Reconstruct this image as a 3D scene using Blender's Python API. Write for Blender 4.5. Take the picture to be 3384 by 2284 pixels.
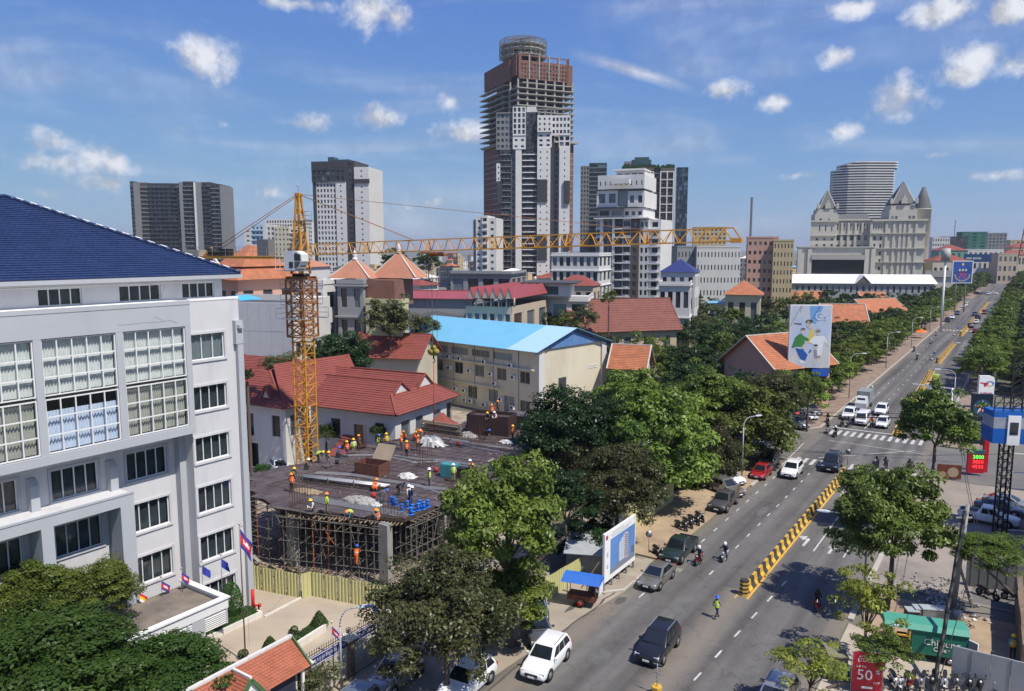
import bpy,math,random
import numpy as np
from mathutils import Vector,Matrix
R=math.radians
for o in list(bpy.data.objects):bpy.data.objects.remove(o)
SC=bpy.context.scene
COL=SC.collection
EYE,PITCH,FPX=27.0,R(7.183),2533.5
cd=bpy.data.cameras.new('camera');cam=bpy.data.objects.new('camera',cd);COL.objects.link(cam)
cam.location=(0,0,EYE);cam.rotation_euler=(R(90)-PITCH,0,0)
cd.sensor_width=36;cd.lens=FPX/3384*36;cd.clip_start=.5;cd.clip_end=20000
SC.camera=cam
SUN_AZ,SUN_EL=132.0,57.0
w=bpy.data.worlds.new('World');SC.world=w;w.use_nodes=True
SC.view_settings.view_transform='Standard';SC.view_settings.look='None'
SC.view_settings.exposure=0.18;SC.view_settings.gamma=1;SC.view_settings.use_curve_mapping=False
sl=bpy.data.lights.new('sun','SUN');sun=bpy.data.objects.new('sun',sl);COL.objects.link(sun)
sl.energy=5.0;sl.angle=R(.53);sl.color=(1,.935,.83)
_a,_e=R(SUN_AZ),R(SUN_EL)
sun.rotation_euler=Vector((math.sin(_a)*math.cos(_e),math.cos(_a)*math.cos(_e),math.sin(_e))).to_track_quat('Z','Y').to_euler()
AZ=R(33.886)
UX,UY=math.sin(AZ),math.cos(AZ)
cp,sp=math.cos(PITCH),math.sin(PITCH)
def S(s,t,z=0):return Vector((s*UX+t*UY,s*UY-t*UX,z))
def ray(x,y):
 a=(x-1692)/FPX;b=(1142-y)/FPX
 return a,cp+b*sp,-sp+b*cp
def G(x,y,z=0):
 d=ray(x,y);k=(z-EYE)/d[2];return Vector((d[0]*k,d[1]*k,z))
def ST(x,y,z=0):
 p=G(x,y,z);return p.x*UX+p.y*UY,p.x*UY-p.y*UX
def AT(x,y,Y):
 d=ray(x,y);k=Y/d[1];return Vector((d[0]*k,Y,EYE+d[2]*k))
def zat(P,py):
 b=(1142-py)/FPX;return EYE+P.y*(b*cp-sp)/(cp+b*sp)
def span(P,d,px,z=None):
 a=(px-1692)/FPX;z=P.z if z is None else z
 dep=P.y*cp+(EYE-z)*sp
 return(a*dep-P.x)/(d[0]-a*d[1]*cp)
nt=w.node_tree;N=nt.nodes;L=nt.links;N.clear()
def nd(tree,typ,**k):
 n=tree.nodes.new(typ)
 for a,v in k.items():
  if a.startswith('i_'):n.inputs[a[2:]].default_value=v
  elif a.startswith('n_'):n.inputs[int(a[2:])].default_value=v
  else:setattr(n,a,v)
 return n
def mth(tree,op,a,b=None,c=None,clamp=False):
 n=tree.nodes.new('ShaderNodeMath');n.operation=op;n.use_clamp=clamp
 for i,v in enumerate((a,b,c)):
  if v is None:continue
  if isinstance(v,(int,float)):n.inputs[i].default_value=v
  else:tree.links.new(v,n.inputs[i])
 return n.outputs[0]
def vmth(tree,op,a,b=None):
 n=tree.nodes.new('ShaderNodeVectorMath');n.operation=op
 for i,v in enumerate((a,b)):
  if v is None:continue
  if isinstance(v,(tuple,list)):n.inputs[i].default_value=v
  else:tree.links.new(v,n.inputs[i])
 return n.outputs['Value']if op in('LENGTH','DOT_PRODUCT')else n.outputs[0]
sky=nd(nt,'ShaderNodeTexSky',sky_type='NISHITA',sun_disc=False,sun_elevation=R(SUN_EL),sun_rotation=R(SUN_AZ),altitude=20,air_density=1.0,dust_density=0.15,ozone_density=5.0)
tc=nd(nt,'ShaderNodeTexCoord');dirv=vmth(nt,'NORMALIZE',tc.outputs['Generated'])
nz=nd(nt,'ShaderNodeTexNoise',noise_dimensions='3D',i_Scale=21.0,i_Detail=9.0,i_Roughness=.62)
L.new(dirv,nz.inputs['Vector'])
nz2=nd(nt,'ShaderNodeTexNoise',i_Scale=7.0,i_Detail=5.0,i_Roughness=.55);L.new(dirv,nz2.inputs['Vector'])
CL=[(690,180,95,70),(640,165,50,40),(1230,30,90,50),(1310,55,60,38),(980,12,120,22),(1265,395,80,38),(1495,340,62,38),(1530,440,105,42),(195,470,75,42),(300,520,80,50),(380,545,70,40),(210,540,130,34),(340,605,80,30),(170,640,55,20),(2395,295,75,35),(2570,340,45,24),(2765,185,45,30),(2955,345,95,60),(2790,435,58,32),(3240,190,110,65),(3350,215,90,60),(3180,245,100,35),(3150,30,130,38),(3330,40,100,42),(2840,25,70,26),(1420,672,45,20),(1385,690,70,14),(600,425,50,22),(1010,405,65,26),(750,410,45,18),(910,640,60,22),(3090,510,60,18),(2640,580,50,12),(3290,580,70,16)]
acc=None
for(x,y,a,b)in CL:
 d=Vector(ray(x,y)).normalized();a*=1.05;b*=1.08
 df=vmth(nt,'SUBTRACT',dirv,tuple(d))
 k=FPX*(1.0+((x-1692)/FPX)**2)**.5
 sc_=vmth(nt,'MULTIPLY',df,(k/a*.62,k/a*.62,k/b*.62))
 ln=vmth(nt,'LENGTH',sc_)
 m=mth(nt,'SUBTRACT',1.0,ln)
 if y>380 and y<640 and x<1100 or y>500:m=mth(nt,'MULTIPLY',m,.75)
 acc=m if acc is None else mth(nt,'MAXIMUM',acc,m)
wob=mth(nt,'ADD',mth(nt,'MULTIPLY_ADD',nz.outputs[0],2.1,-1.1),mth(nt,'MULTIPLY_ADD',nz2.outputs[0],1.0,-.55))
dens=mth(nt,'ADD',acc,wob)
cl=nd(nt,'ShaderNodeMapRange',interpolation_type='SMOOTHSTEP',n_1=.08,n_2=.95);L.new(dens,cl.inputs[0])
mp=nd(nt,'ShaderNodeMapping');mp.inputs['Rotation'].default_value=(0,R(18),R(12));mp.inputs['Scale'].default_value=(1.3,1.5,7.0)
L.new(dirv,mp.inputs[0])
vz=nd(nt,'ShaderNodeTexNoise',i_Scale=1.7,i_Detail=6.0,i_Roughness=.55,i_Distortion=.6);L.new(mp.outputs[0],vz.inputs['Vector'])
veil=nd(nt,'ShaderNodeMapRange',interpolation_type='SMOOTHSTEP',n_1=.42,n_2=.82,n_3=0.0,n_4=.5);L.new(vz.outputs[0],veil.inputs[0])
d1=Vector(ray(1930,185)).normalized();d2=Vector(ray(2270,290)).normalized()
nrm=d1.cross(d2).normalized();mid=(d1+d2).normalized();along=nrm.cross(mid).normalized()
off=mth(nt,'ABSOLUTE',mth(nt,'ADD',vmth(nt,'DOT_PRODUCT',dirv,tuple(nrm)),mth(nt,'MULTIPLY_ADD',nz2.outputs[0],.008,-.004)))
sk=mth(nt,'SUBTRACT',1.0,mth(nt,'MULTIPLY',off,105.0),clamp=True)
ex=mth(nt,'SUBTRACT',1.0,mth(nt,'MULTIPLY',mth(nt,'ABSOLUTE',vmth(nt,'DOT_PRODUCT',dirv,tuple(along))),11.5),clamp=True)
fr=mth(nt,'GREATER_THAN',vmth(nt,'DOT_PRODUCT',dirv,tuple(mid)),0.0)
streak=mth(nt,'MULTIPLY',mth(nt,'MULTIPLY',mth(nt,'MULTIPLY',sk,ex),fr),.75)
tot=mth(nt,'MAXIMUM',mth(nt,'MULTIPLY',cl.outputs[0],.92),mth(nt,'MAXIMUM',veil.outputs[0],streak))
nzu=nd(nt,'ShaderNodeTexNoise',noise_dimensions='3D',i_Scale=21.0,i_Detail=5.0,i_Roughness=.55);L.new(vmth(nt,'ADD',dirv,(.008,0,.016)),nzu.inputs['Vector'])
shade=nd(nt,'ShaderNodeMapRange',n_1=-.09,n_2=.1,n_3=4.9,n_4=7.9);L.new(mth(nt,'SUBTRACT',nz.outputs[0],nzu.outputs[0]),shade.inputs[0])
cc=nd(nt,'ShaderNodeCombineXYZ')
L.new(mth(nt,'MULTIPLY',shade.outputs[0],.985),cc.inputs[0]);L.new(shade.outputs[0],cc.inputs[1]);L.new(mth(nt,'MULTIPLY',shade.outputs[0],1.06),cc.inputs[2])
mx=nd(nt,'ShaderNodeMix',data_type='RGBA')
hs=nd(nt,'ShaderNodeHueSaturation',i_Saturation=1.0,i_Value=1.0);_c=vmth(nt,'MULTIPLY',sky.outputs[0],(1.0,1.16,1.42));L.new(vmth(nt,'DIVIDE',vmth(nt,'MULTIPLY',_c,(7.6,9.4,7.0)),vmth(nt,'ADD',_c,(9.6,9.8,1.7))),hs.inputs['Color'])
L.new(tot,mx.inputs[0]);L.new(hs.outputs[0],mx.inputs[6]);L.new(cc.outputs[0],mx.inputs[7])
bg=nd(nt,'ShaderNodeBackground',i_Strength=.1);L.new(mx.outputs[2],bg.inputs[0])
L.new(bg.outputs[0],nd(nt,'ShaderNodeOutputWorld').inputs[0])
MATS={}
def mat(name,col,rough=.75,rnd=None,metal=0.0,var=.12,scale=1.5,bump=0.0,spec=.35,streak=0.0,stain=None,coat=0.0,emit=0.0,space='Object'):
 if name in MATS:return MATS[name]
 m=bpy.data.materials.new(name);m.use_nodes=True;t=m.node_tree;t.nodes.clear()
 b=nd(t,'ShaderNodeBsdfPrincipled',i_Roughness=rough,i_Metallic=metal);b.inputs['Specular IOR Level'].default_value=spec
 if coat:b.inputs['Coat Weight'].default_value=coat;b.inputs['Coat Roughness'].default_value=.06
 out=nd(t,'ShaderNodeOutputMaterial');t.links.new(b.outputs[0],out.inputs[0])
 c4=(*col,1)
 if emit:
  b.inputs['Emission Color'].default_value=c4;b.inputs['Emission Strength'].default_value=emit
 co=nd(t,'ShaderNodeTexCoord').outputs[space]
 cur=None
 if var:
  n=nd(t,'ShaderNodeTexNoise',i_Scale=scale,i_Detail=6.0,i_Roughness=.62);t.links.new(co,n.inputs['Vector'])
  mr=nd(t,'ShaderNodeMapRange',n_1=.3,n_2=.7,n_3=1-var,n_4=1+var*.6);t.links.new(n.outputs[0],mr.inputs[0])
  h=nd(t,'ShaderNodeVectorMath',operation='SCALE');h.inputs[0].default_value=col;t.links.new(mr.outputs[0],h.inputs['Scale']);cur=h.outputs[0]
 if stain is not None:
  sc_,s_,lo,hi,am,st_=stain
  mpp=nd(t,'ShaderNodeMapping');mpp.inputs['Scale'].default_value=(1,1,st_);t.links.new(co,mpp.inputs[0])
  n=nd(t,'ShaderNodeTexNoise',i_Scale=s_,i_Detail=8.0,i_Roughness=.66);t.links.new(mpp.outputs[0],n.inputs['Vector'])
  mr=nd(t,'ShaderNodeMapRange',n_1=lo,n_2=hi,n_3=0,n_4=am);t.links.new(n.outputs[0],mr.inputs[0])
  mm=nd(t,'ShaderNodeMix',data_type='RGBA');t.links.new(mr.outputs[0],mm.inputs[0])
  if cur:t.links.new(cur,mm.inputs[6])
  else:mm.inputs[6].default_value=c4
  mm.inputs[7].default_value=(*sc_,1);cur=mm.outputs[2]
 if rnd and cur:
  sr_=nd(t,'ShaderNodeVectorMath',operation='SCALE');t.links.new(cur,sr_.inputs[0]);rr_=nd(t,'ShaderNodeMapRange',n_1=0,n_2=1,n_3=rnd[0],n_4=rnd[1]);t.links.new(mth(t,'POWER',nd(t,'ShaderNodeObjectInfo').outputs['Random'],2.5),rr_.inputs[0]);t.links.new(rr_.outputs[0],sr_.inputs['Scale']);cur=sr_.outputs[0]
 if cur:t.links.new(cur,b.inputs['Base Color'])
 else:b.inputs['Base Color'].default_value=c4
 if bump:
  n=nd(t,'ShaderNodeTexNoise',i_Scale=scale*14,i_Detail=4.0);t.links.new(co,n.inputs['Vector'])
  bp=nd(t,'ShaderNodeBump',i_Strength=bump,i_Distance=.02);t.links.new(n.outputs[0],bp.inputs['Height']);t.links.new(bp.outputs[0],b.inputs['Normal'])
 MATS[name]=m;return m
def glass(name,tint,mixv=.5,rough=.05):
 if name in MATS:return MATS[name]
 m=bpy.data.materials.new(name);m.use_nodes=True;t=m.node_tree;t.nodes.clear()
 tr=nd(t,'ShaderNodeBsdfTransparent');tr.inputs[0].default_value=(*tint,1)
 gl=nd(t,'ShaderNodeBsdfGlossy',i_Roughness=rough);fr=nd(t,'ShaderNodeLayerWeight',i_Blend=.5)
 f2=mth(t,'ADD',mth(t,'MULTIPLY',mth(t,'POWER',fr.outputs['Facing'],4.0),.6),mixv,clamp=True)
 ms=nd(t,'ShaderNodeMixShader');t.links.new(f2,ms.inputs[0]);t.links.new(tr.outputs[0],ms.inputs[1]);t.links.new(gl.outputs[0],ms.inputs[2])
 t.links.new(ms.outputs[0],nd(t,'ShaderNodeOutputMaterial').inputs[0]);MATS[name]=m;return m
def leafmat(name,c1,c2,trans=.35,c3=None):
 if name in MATS:return MATS[name]
 m=bpy.data.materials.new(name);m.use_nodes=True;t=m.node_tree;t.nodes.clear()
 at=nd(t,'ShaderNodeAttribute',attribute_name='tone');oi=nd(t,'ShaderNodeObjectInfo')
 n=nd(t,'ShaderNodeTexNoise',i_Scale=.55,i_Detail=2.0);t.links.new(nd(t,'ShaderNodeTexCoord').outputs['Object'],n.inputs['Vector'])
 f=mth(t,'ADD',mth(t,'MULTIPLY',at.outputs['Fac'],.55),mth(t,'MULTIPLY_ADD',n.outputs[0],1.3,-.45),clamp=True)
 r=nd(t,'ShaderNodeValToRGB');r.color_ramp.elements[0].color=(*c1,1);r.color_ramp.elements[1].color=(*c2,1)
 if c3:e=r.color_ramp.elements.new(.9);e.color=(*c3,1);r.color_ramp.elements[1].position=.75
 t.links.new(f,r.inputs[0])
 hs_=nd(t,'ShaderNodeHueSaturation');t.links.new(r.outputs[0],hs_.inputs['Color'])
 t.links.new(mth(t,'MULTIPLY_ADD',oi.outputs['Random'],.34,.83),hs_.inputs['Value'])
 t.links.new(mth(t,'MULTIPLY_ADD',oi.outputs['Random'],.03,.485),hs_.inputs['Hue'])
 d=nd(t,'ShaderNodeBsdfDiffuse');tl=nd(t,'ShaderNodeBsdfTranslucent');gl=nd(t,'ShaderNodeBsdfGlossy',i_Roughness=.42)
 gl.inputs[0].default_value=(.9,1,.85,1)
 t.links.new(hs_.outputs[0],d.inputs[0]);t.links.new(hs_.outputs[0],tl.inputs[0])
 m1=nd(t,'ShaderNodeMixShader',n_0=trans);t.links.new(d.outputs[0],m1.inputs[1]);t.links.new(tl.outputs[0],m1.inputs[2])
 m2=nd(t,'ShaderNodeMixShader',n_0=.022);t.links.new(m1.outputs[0],m2.inputs[1]);t.links.new(gl.outputs[0],m2.inputs[2])
 t.links.new(m2.outputs[0],nd(t,'ShaderNodeOutputMaterial').inputs[0]);MATS[name]=m;return m
class MB:
 def __init__(self,M=None):self.v=[];self.f=[];self.m=[];self.M=M;self.mi=0;self.sm=[];self.smooth=False
 def add(self,pts,faces):
  b=len(self.v)
  if self.M is not None:pts=[self.M@Vector(p)for p in pts]
  self.v.extend([tuple(p)for p in pts])
  for f in faces:self.f.append([b+i for i in f]);self.m.append(self.mi);self.sm.append(self.smooth)
  return self
 def box(self,x0,x1,y0,y1,z0,z1):
  x0,x1=min(x0,x1),max(x0,x1);y0,y1=min(y0,y1),max(y0,y1);z0,z1=min(z0,z1),max(z0,z1)
  return self.add([(x0,y0,z0),(x1,y0,z0),(x1,y1,z0),(x0,y1,z0),(x0,y0,z1),(x1,y0,z1),(x1,y1,z1),(x0,y1,z1)],[(3,2,1,0),(4,5,6,7),(0,1,5,4),(1,2,6,5),(2,3,7,6),(3,0,4,7)])
 def poly(self,pts):return self.add(pts,[tuple(range(len(pts)))])
 def prism(self,poly,z0,z1,top=None):
  n=len(poly);top=top or poly
  return self.add([(p[0],p[1],z0)for p in poly]+[(p[0],p[1],z1)for p in top],[tuple(range(n-1,-1,-1)),tuple(range(n,2*n))]+[(i,(i+1)%n,n+(i+1)%n,n+i)for i in range(n)])
 def slab(self,pts,nrm,th):
  n=len(pts);P=[Vector(p)for p in pts];q=[p-Vector(nrm)*th for p in P]
  return self.add(P+q,[tuple(range(n)),tuple(range(2*n-1,n-1,-1))]+[(i,n+i,n+(i+1)%n,(i+1)%n)for i in range(n)])
 def tube(self,p,q,r,n=6,r2=None,caps=True):
  p,q=Vector(p),Vector(q);d=q-p
  if d.length<1e-6:return self
  d.normalize();a=d.orthogonal().normalized();b=d.cross(a);r2=r if r2 is None else r2
  pts=[p+(a*math.cos(k*6.2832/n)+b*math.sin(k*6.2832/n))*r for k in range(n)]+[q+(a*math.cos(k*6.2832/n)+b*math.sin(k*6.2832/n))*r2 for k in range(n)]
  fs=[(i,(i+1)%n,n+(i+1)%n,n+i)for i in range(n)]
  if caps:fs+=[tuple(range(n-1,-1,-1)),tuple(range(n,2*n))]
  s0=self.smooth;self.smooth=n>4;self.add(pts,fs);self.smooth=s0;return self
 def bar(self,p,q,w,h=None):
  p,q=Vector(p),Vector(q);d=q-p
  if d.length<1e-6:return self
  d.normalize();up=Vector((0,0,1))if abs(d.z)<.95 else Vector((1,0,0))
  a=d.cross(up).normalized()*w/2;b=d.cross(a).normalized()*(h or w)/2
  return self.add([p-a-b,p+a-b,p+a+b,p-a+b,q-a-b,q+a-b,q+a+b,q-a+b],[(3,2,1,0),(4,5,6,7),(0,1,5,4),(1,2,6,5),(2,3,7,6),(3,0,4,7)])
 def path(self,pts,r,n=6):
  for a,b in zip(pts[:-1],pts[1:]):self.tube(a,b,r,n)
  return self
 def disc(self,c,nrm,r,n=16,th=.02):c=Vector(c);d=Vector(nrm).normalized()*th/2;return self.tube(c-d,c+d,r,n)
 def lathe(self,prof,n=16,c=(0,0),a0=0,a1=6.28318):
  full=abs(a1-a0-6.28318)<.01;k=n if full else n+1
  pts=[]
  for r,z in prof:
   for i in range(k):
    a=a0+(a1-a0)*i/n;pts.append((c[0]+r*math.cos(a),c[1]+r*math.sin(a),z))
  fs=[]
  for j in range(len(prof)-1):
   for i in range(n):
    i2=(i+1)%k if full else i+1
    fs.append((j*k+i,j*k+i2,(j+1)*k+i2,(j+1)*k+i))
  s0=self.smooth;self.smooth=True;self.add(pts,fs);self.smooth=s0;return self
 def mesh(self,name,mats):
  me=bpy.data.meshes.new(name);me.from_pydata(self.v,[],self.f)
  for x in(mats if isinstance(mats,(list,tuple))else[mats]):me.materials.append(x)
  if any(self.m):me.polygons.foreach_set('material_index',self.m)
  if any(self.sm):me.polygons.foreach_set('use_smooth',self.sm)
  me.update();return me
 def build(self,name,mats,parent=None,**k):return link(name,self.mesh(name,mats),parent,**k)
def link(name,me,parent=None,loc=None,rot=None,scale=None,kind=None,label=None,mats=None):
 o=bpy.data.objects.new(name,me);COL.objects.link(o)
 if parent is not None:o.parent=parent
 if loc is not None:o.location=loc
 if rot is not None:o.rotation_euler=rot if isinstance(rot,(tuple,list))else(0,0,rot)
 if scale is not None:o.scale=scale if isinstance(scale,(tuple,list))else(scale,)*3
 if kind:o['kind']=kind
 if label:o['label']=label
 if mats:
  for i,m in enumerate(mats):
   if m is not None and i<len(o.material_slots):o.material_slots[i].link='OBJECT';o.material_slots[i].material=m
 return o
def tag(o,label=None,cat=None,group=None,kind=None):
 if label:o['label']=label
 if cat:o['category']=cat
 if group:o['group']=group
 if kind:o['kind']=kind
 return o
def thing(name,label,cat,loc=(0,0,0),rotz=0.0,group=None):
 o=bpy.data.objects.new(name,None);COL.objects.link(o);o.empty_display_size=.3
 o.location=loc;o.rotation_euler=(0,0,rotz);return tag(o,label,cat,group)
def struct(o):o['kind']='structure';return o
def dup(root,loc,rotz=None,label=None,group=None,scale=None):
 r=root.copy();COL.objects.link(r);r.location=loc
 if rotz is not None:r.rotation_euler=(0,0,rotz)
 if scale is not None:r.scale=scale if isinstance(scale,(tuple,list))else(scale,)*3
 if label:r['label']=label
 if group:r['group']=group
 for ch in KIDS(root):
  c=ch.copy();COL.objects.link(c);c.parent=r
  for g in KIDS(ch):d=g.copy();COL.objects.link(d);d.parent=c
 return r
_kid={}
def KIDS(o):return list(o.children)
def heading(az):return R(90-az)if az is not None else 0
GRID=-AZ
# ground, roads, kerbs, markings
def sheet(name,pts,z,m,kind='structure',parent=None):
 mb=MB();mb.poly([S(s,t,z)for s,t in pts])
 if(Vector(mb.v[1])-Vector(mb.v[0])).cross(Vector(mb.v[2])-Vector(mb.v[0])).z<0:mb.f[0]=mb.f[0][::-1]
 return mb.build(name,m,parent,kind=kind)
def raised(name,pts,z0,z1,m,kind='structure',parent=None):
 mb=MB();P=[S(s,t,0)for s,t in pts]
 a=sum(P[i].x*P[(i+1)%len(P)].y-P[(i+1)%len(P)].x*P[i].y for i in range(len(P)))
 if a<0:P=P[::-1]
 mb.prism([(p.x,p.y)for p in P],z0,z1);return mb.build(name,m,parent,kind=kind)
M_asph=mat('asphalt',(.122,.118,.113),.82,var=.16,scale=.05,bump=.25,stain=((.2,.185,.16),.09,.52,.72,.5,1),spec=.25)
_t=M_asph.node_tree;_b=[n for n in _t.nodes if n.type=='BSDF_PRINCIPLED'][0]
_src=_b.inputs['Base Color'].links[0].from_socket
_mp=nd(_t,'ShaderNodeMapping',vector_type='TEXTURE');_mp.inputs['Rotation'].default_value=(0,0,-AZ);_mp.inputs['Scale'].default_value=(1.6,60,1)
_t.links.new(nd(_t,'ShaderNodeNewGeometry').outputs['Position'],_mp.inputs[0])
_n=nd(_t,'ShaderNodeTexNoise',i_Scale=1.0,i_Detail=3.0);_t.links.new(_mp.outputs[0],_n.inputs['Vector'])
_r=nd(_t,'ShaderNodeMapRange',n_1=.35,n_2=.7,n_3=.66,n_4=1.3);_t.links.new(_n.outputs[0],_r.inputs[0])
_n3=nd(_t,'ShaderNodeTexNoise',i_Scale=1.3,i_Detail=9.0,i_Roughness=.75);_t.links.new(nd(_t,'ShaderNodeNewGeometry').outputs['Position'],_n3.inputs['Vector'])
_r3=nd(_t,'ShaderNodeMapRange',n_1=.3,n_2=.7,n_3=.9,n_4=1.1);_t.links.new(_n3.outputs[0],_r3.inputs[0])
_s=nd(_t,'ShaderNodeVectorMath',operation='SCALE');_t.links.new(_src,_s.inputs[0]);_t.links.new(mth(_t,'MULTIPLY',_r.outputs[0],_r3.outputs[0]),_s.inputs['Scale']);_mq=nd(_t,'ShaderNodeMapping',vector_type='TEXTURE');_mq.inputs['Rotation'].default_value=(0,0,-AZ);_t.links.new(nd(_t,'ShaderNodeNewGeometry').outputs['Position'],_mq.inputs[0]);_xy=nd(_t,'ShaderNodeSeparateXYZ');_t.links.new(_mq.outputs[0],_xy.inputs[0])
_nq=nd(_t,'ShaderNodeTexNoise',i_Scale=.7,i_Detail=8.0,i_Roughness=.7);_t.links.new(_mq.outputs[0],_nq.inputs['Vector'])
_wv=mth(_t,'MULTIPLY_ADD',_nq.outputs[0],2.4,-1.2)
def _band(c,hw):return mth(_t,'SUBTRACT',1.0,mth(_t,'DIVIDE',mth(_t,'ABSOLUTE',mth(_t,'SUBTRACT',_xy.outputs[0],c)),hw),clamp=True)
_near=mth(_t,'LESS_THAN',_xy.outputs[1],58.5)
_d=mth(_t,'MAXIMUM',mth(_t,'MULTIPLY',_band(-17.4,1.7),_near),mth(_t,'MAXIMUM',_band(-24.9,1.6),_band(-9.4,1.5)))
_d=mth(_t,'MULTIPLY',mth(_t,'ADD',_d,mth(_t,'MULTIPLY',_wv,.5),clamp=True),.85,clamp=True)
_dm=nd(_t,'ShaderNodeMix',data_type='RGBA');_t.links.new(mth(_t,'MULTIPLY',_d,mth(_t,'GREATER_THAN',_d,0.0)),_dm.inputs[0]);_t.links.new(_s.outputs[0],_dm.inputs[6]);_dm.inputs[7].default_value=(.20,.172,.14,1)
_nc=nd(_t,'ShaderNodeTexVoronoi',feature='DISTANCE_TO_EDGE',i_Scale=.22);_wp=nd(_t,'ShaderNodeTexNoise',i_Scale=.8,i_Detail=6.0);_t.links.new(_mq.outputs[0],_wp.inputs['Vector']);_t.links.new(vmth(_t,'ADD',_mq.outputs[0],vmth(_t,'MULTIPLY',_wp.outputs[1],(3.0,3.0,0))),_nc.inputs['Vector'])
_ck=nd(_t,'ShaderNodeMapRange',n_1=.0,n_2=.012,n_3=.72,n_4=1.0);_t.links.new(_nc.outputs['Distance'],_ck.inputs[0]);_s2=nd(_t,'ShaderNodeVectorMath',operation='SCALE');_t.links.new(_dm.outputs[2],_s2.inputs[0]);_t.links.new(_ck.outputs[0],_s2.inputs['Scale']);_t.links.new(_s2.outputs[0],_b.inputs['Base Color'])
M_asph2=mat('old_asphalt',(.135,.13,.126),.85,var=.2,scale=.15,stain=((.2,.185,.16),.2,.5,.7,.5,1))
M_sand=mat('sand',(.36,.27,.18),.95,var=.25,scale=.4,bump=.6,stain=((.22,.17,.12),.35,.5,.68,.7,1))
M_conc=mat('pale_concrete',(.40,.335,.26),.9,var=.14,scale=.25,stain=((.26,.22,.18),.16,.48,.7,.6,1))
M_apron=mat('dusty_apron',(.33,.285,.225),.92,var=.2,scale=.3,bump=.3,stain=((.2,.17,.14),.25,.5,.72,.65,1))
M_pave=mat('paver',(.25,.185,.15),.9,var=.22,scale=.6,stain=((.33,.28,.21),.3,.5,.7,.6,1))
M_kerb=mat('kerbstone',(.42,.39,.34),.9,var=.2,scale=.8)
M_ylw=mat('yellow_road_paint',(.62,.36,.05),.7,var=.25,scale=1.5,stain=((.2,.16,.1),2.5,.55,.75,.7,1))
M_wht=mat('white_road_paint',(.52,.51,.49),.75,var=.2,scale=1.2,stain=((.17,.165,.16),3.0,.48,.68,.8,1))
M_city=mat('city_ground',(.17,.16,.14),.95,var=.3,scale=.02,stain=((.09,.11,.06),.015,.45,.6,.8,1))
M_grass=mat('grass',(.075,.105,.03),.95,var=.4,scale=.25,bump=.8,stain=((.16,.13,.08),.12,.5,.7,.6,1))
g=MB();rr=9000
g.poly([(-rr,-2000,-.06),(rr,-2000,-.06),(rr,12000,-.06),(-rr,12000,-.06)]);g.build('ground',M_city,kind='structure')
sheet('park_ground',[(60,-31),(101,-31),(101,-62),(380,-170),(380,-31),(116,-31),(60,-31)][:5]+[(101,-31)],-.05,M_grass)
sheet('park_lawn',[(116,-30),(430,-30),(430,-190),(116,-100)],-.035,M_grass)
road=sheet('boulevard',[(-40,-33),(53,-33),(53.4,-24.6),(3000,-24.6),(3000,-9.2),(-40,-9.2)],0,M_asph)
sheet('cross_street',[(101.5,-200),(116,-200),(116,-24.61),(101.5,-24.61)],-.004,M_asph2)
sheet('side_street',[(101.5,-9.19),(116,-9.19),(116,160),(101.5,160)],-.004,M_asph2)
sheet('far_cross_street',[(462,-160),(482,-160),(482,120),(462,120)],-.008,M_asph2)
sheet('car_park_apron',[(-5,-34),(52.8,-34),(53.2,-24.9),(48,-25.6),(36,-26.6),(20,-27.5),(-5,-28)],.004,M_apron)
sheet('forecourt',[(66,-9.15),(101.4,-9.15),(101.4,60),(66,60)],-.01,mat('forecourt_concrete',(.30,.26,.22),.9,var=.18,scale=.2,stain=((.12,.115,.11),.1,.46,.62,.7,1)))
sheet('station_asphalt',[(66.5,-2),(76,-2),(84,12),(101,12),(101,55),(66.5,55)],-.004,M_asph2)
sheet('sandy_lot',[(46.8,-6.5),(64,-9.1),(64,25),(46.8,25)],.002,M_sand)
sheet('lot_concrete',[(44,-9.1),(57.5,-9.1),(52.2,3),(46.5,3)],.006,mat('lot_slab',(.40,.35,.28),.9,var=.15,scale=.4))
sheet('corner_apron',[(-30,-9.1),(43.9,-9.1),(46.4,3.1),(46.4,30),(-30,30)],-.012,M_apron)
sheet('courtyard',[(5,-34.5),(40.5,-34.5),(40.3,-38.5),(38.8,-45),(38,-45.2),(37.2,-60),(5,-60)],.0,M_conc)
sheet('building_site_ground',[(37.5,-60),(38.2,-45.3),(39,-45.1),(40.6,-38.4),(44,-34.6),(100,-34.6),(100,-130),(37.5,-130)],-.02,mat('rubble_ground',(.34,.29,.23),.95,var=.35,scale=.6,bump=1.0,stain=((.16,.13,.1),.5,.48,.62,.7,1)))
raised('left_pavement',[(60.5,-31),(60.5,-24.9),(96,-24.9),(99.5,-27),(101,-31)],-.03,.1,M_sand)
raised('left_kerb',[(86,-24.9),(96,-24.9),(99.5,-27),(99.7,-26.8),(96.1,-24.62),(86,-24.62)],-.03,.13,M_kerb)
raised('billboard_pavement',[(50.5,-31),(50.5,-27.6),(53.3,-25.1),(60,-25.1),(60,-31)],-.03,.11,M_apron)
raised('billboard_kerb',[(50.2,-27.6),(53.1,-24.9),(60,-24.9),(60,-25.08),(53.3,-25.08),(50.45,-27.6)],-.03,.14,M_kerb)
raised('far_left_pavement',[(118.5,-31),(118.5,-26.5),(121,-24.9),(460,-24.9),(460,-31)],-.03,.1,M_pave)
raised('far_left_kerb',[(118.3,-31),(118.3,-26.4),(120.9,-24.62),(460,-24.62),(460,-24.87),(121,-24.87),(118.48,-26.5),(118.48,-31)],-.03,.13,M_kerb)
raised('right_pavement',[(118.5,-8.8),(460,-8.8),(460,-4),(118.5,-4)],-.03,.1,M_pave)
raised('right_kerb',[(118.5,-9.2),(460,-9.2),(460,-8.82),(118.5,-8.82)],-.03,.13,M_kerb)
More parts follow.
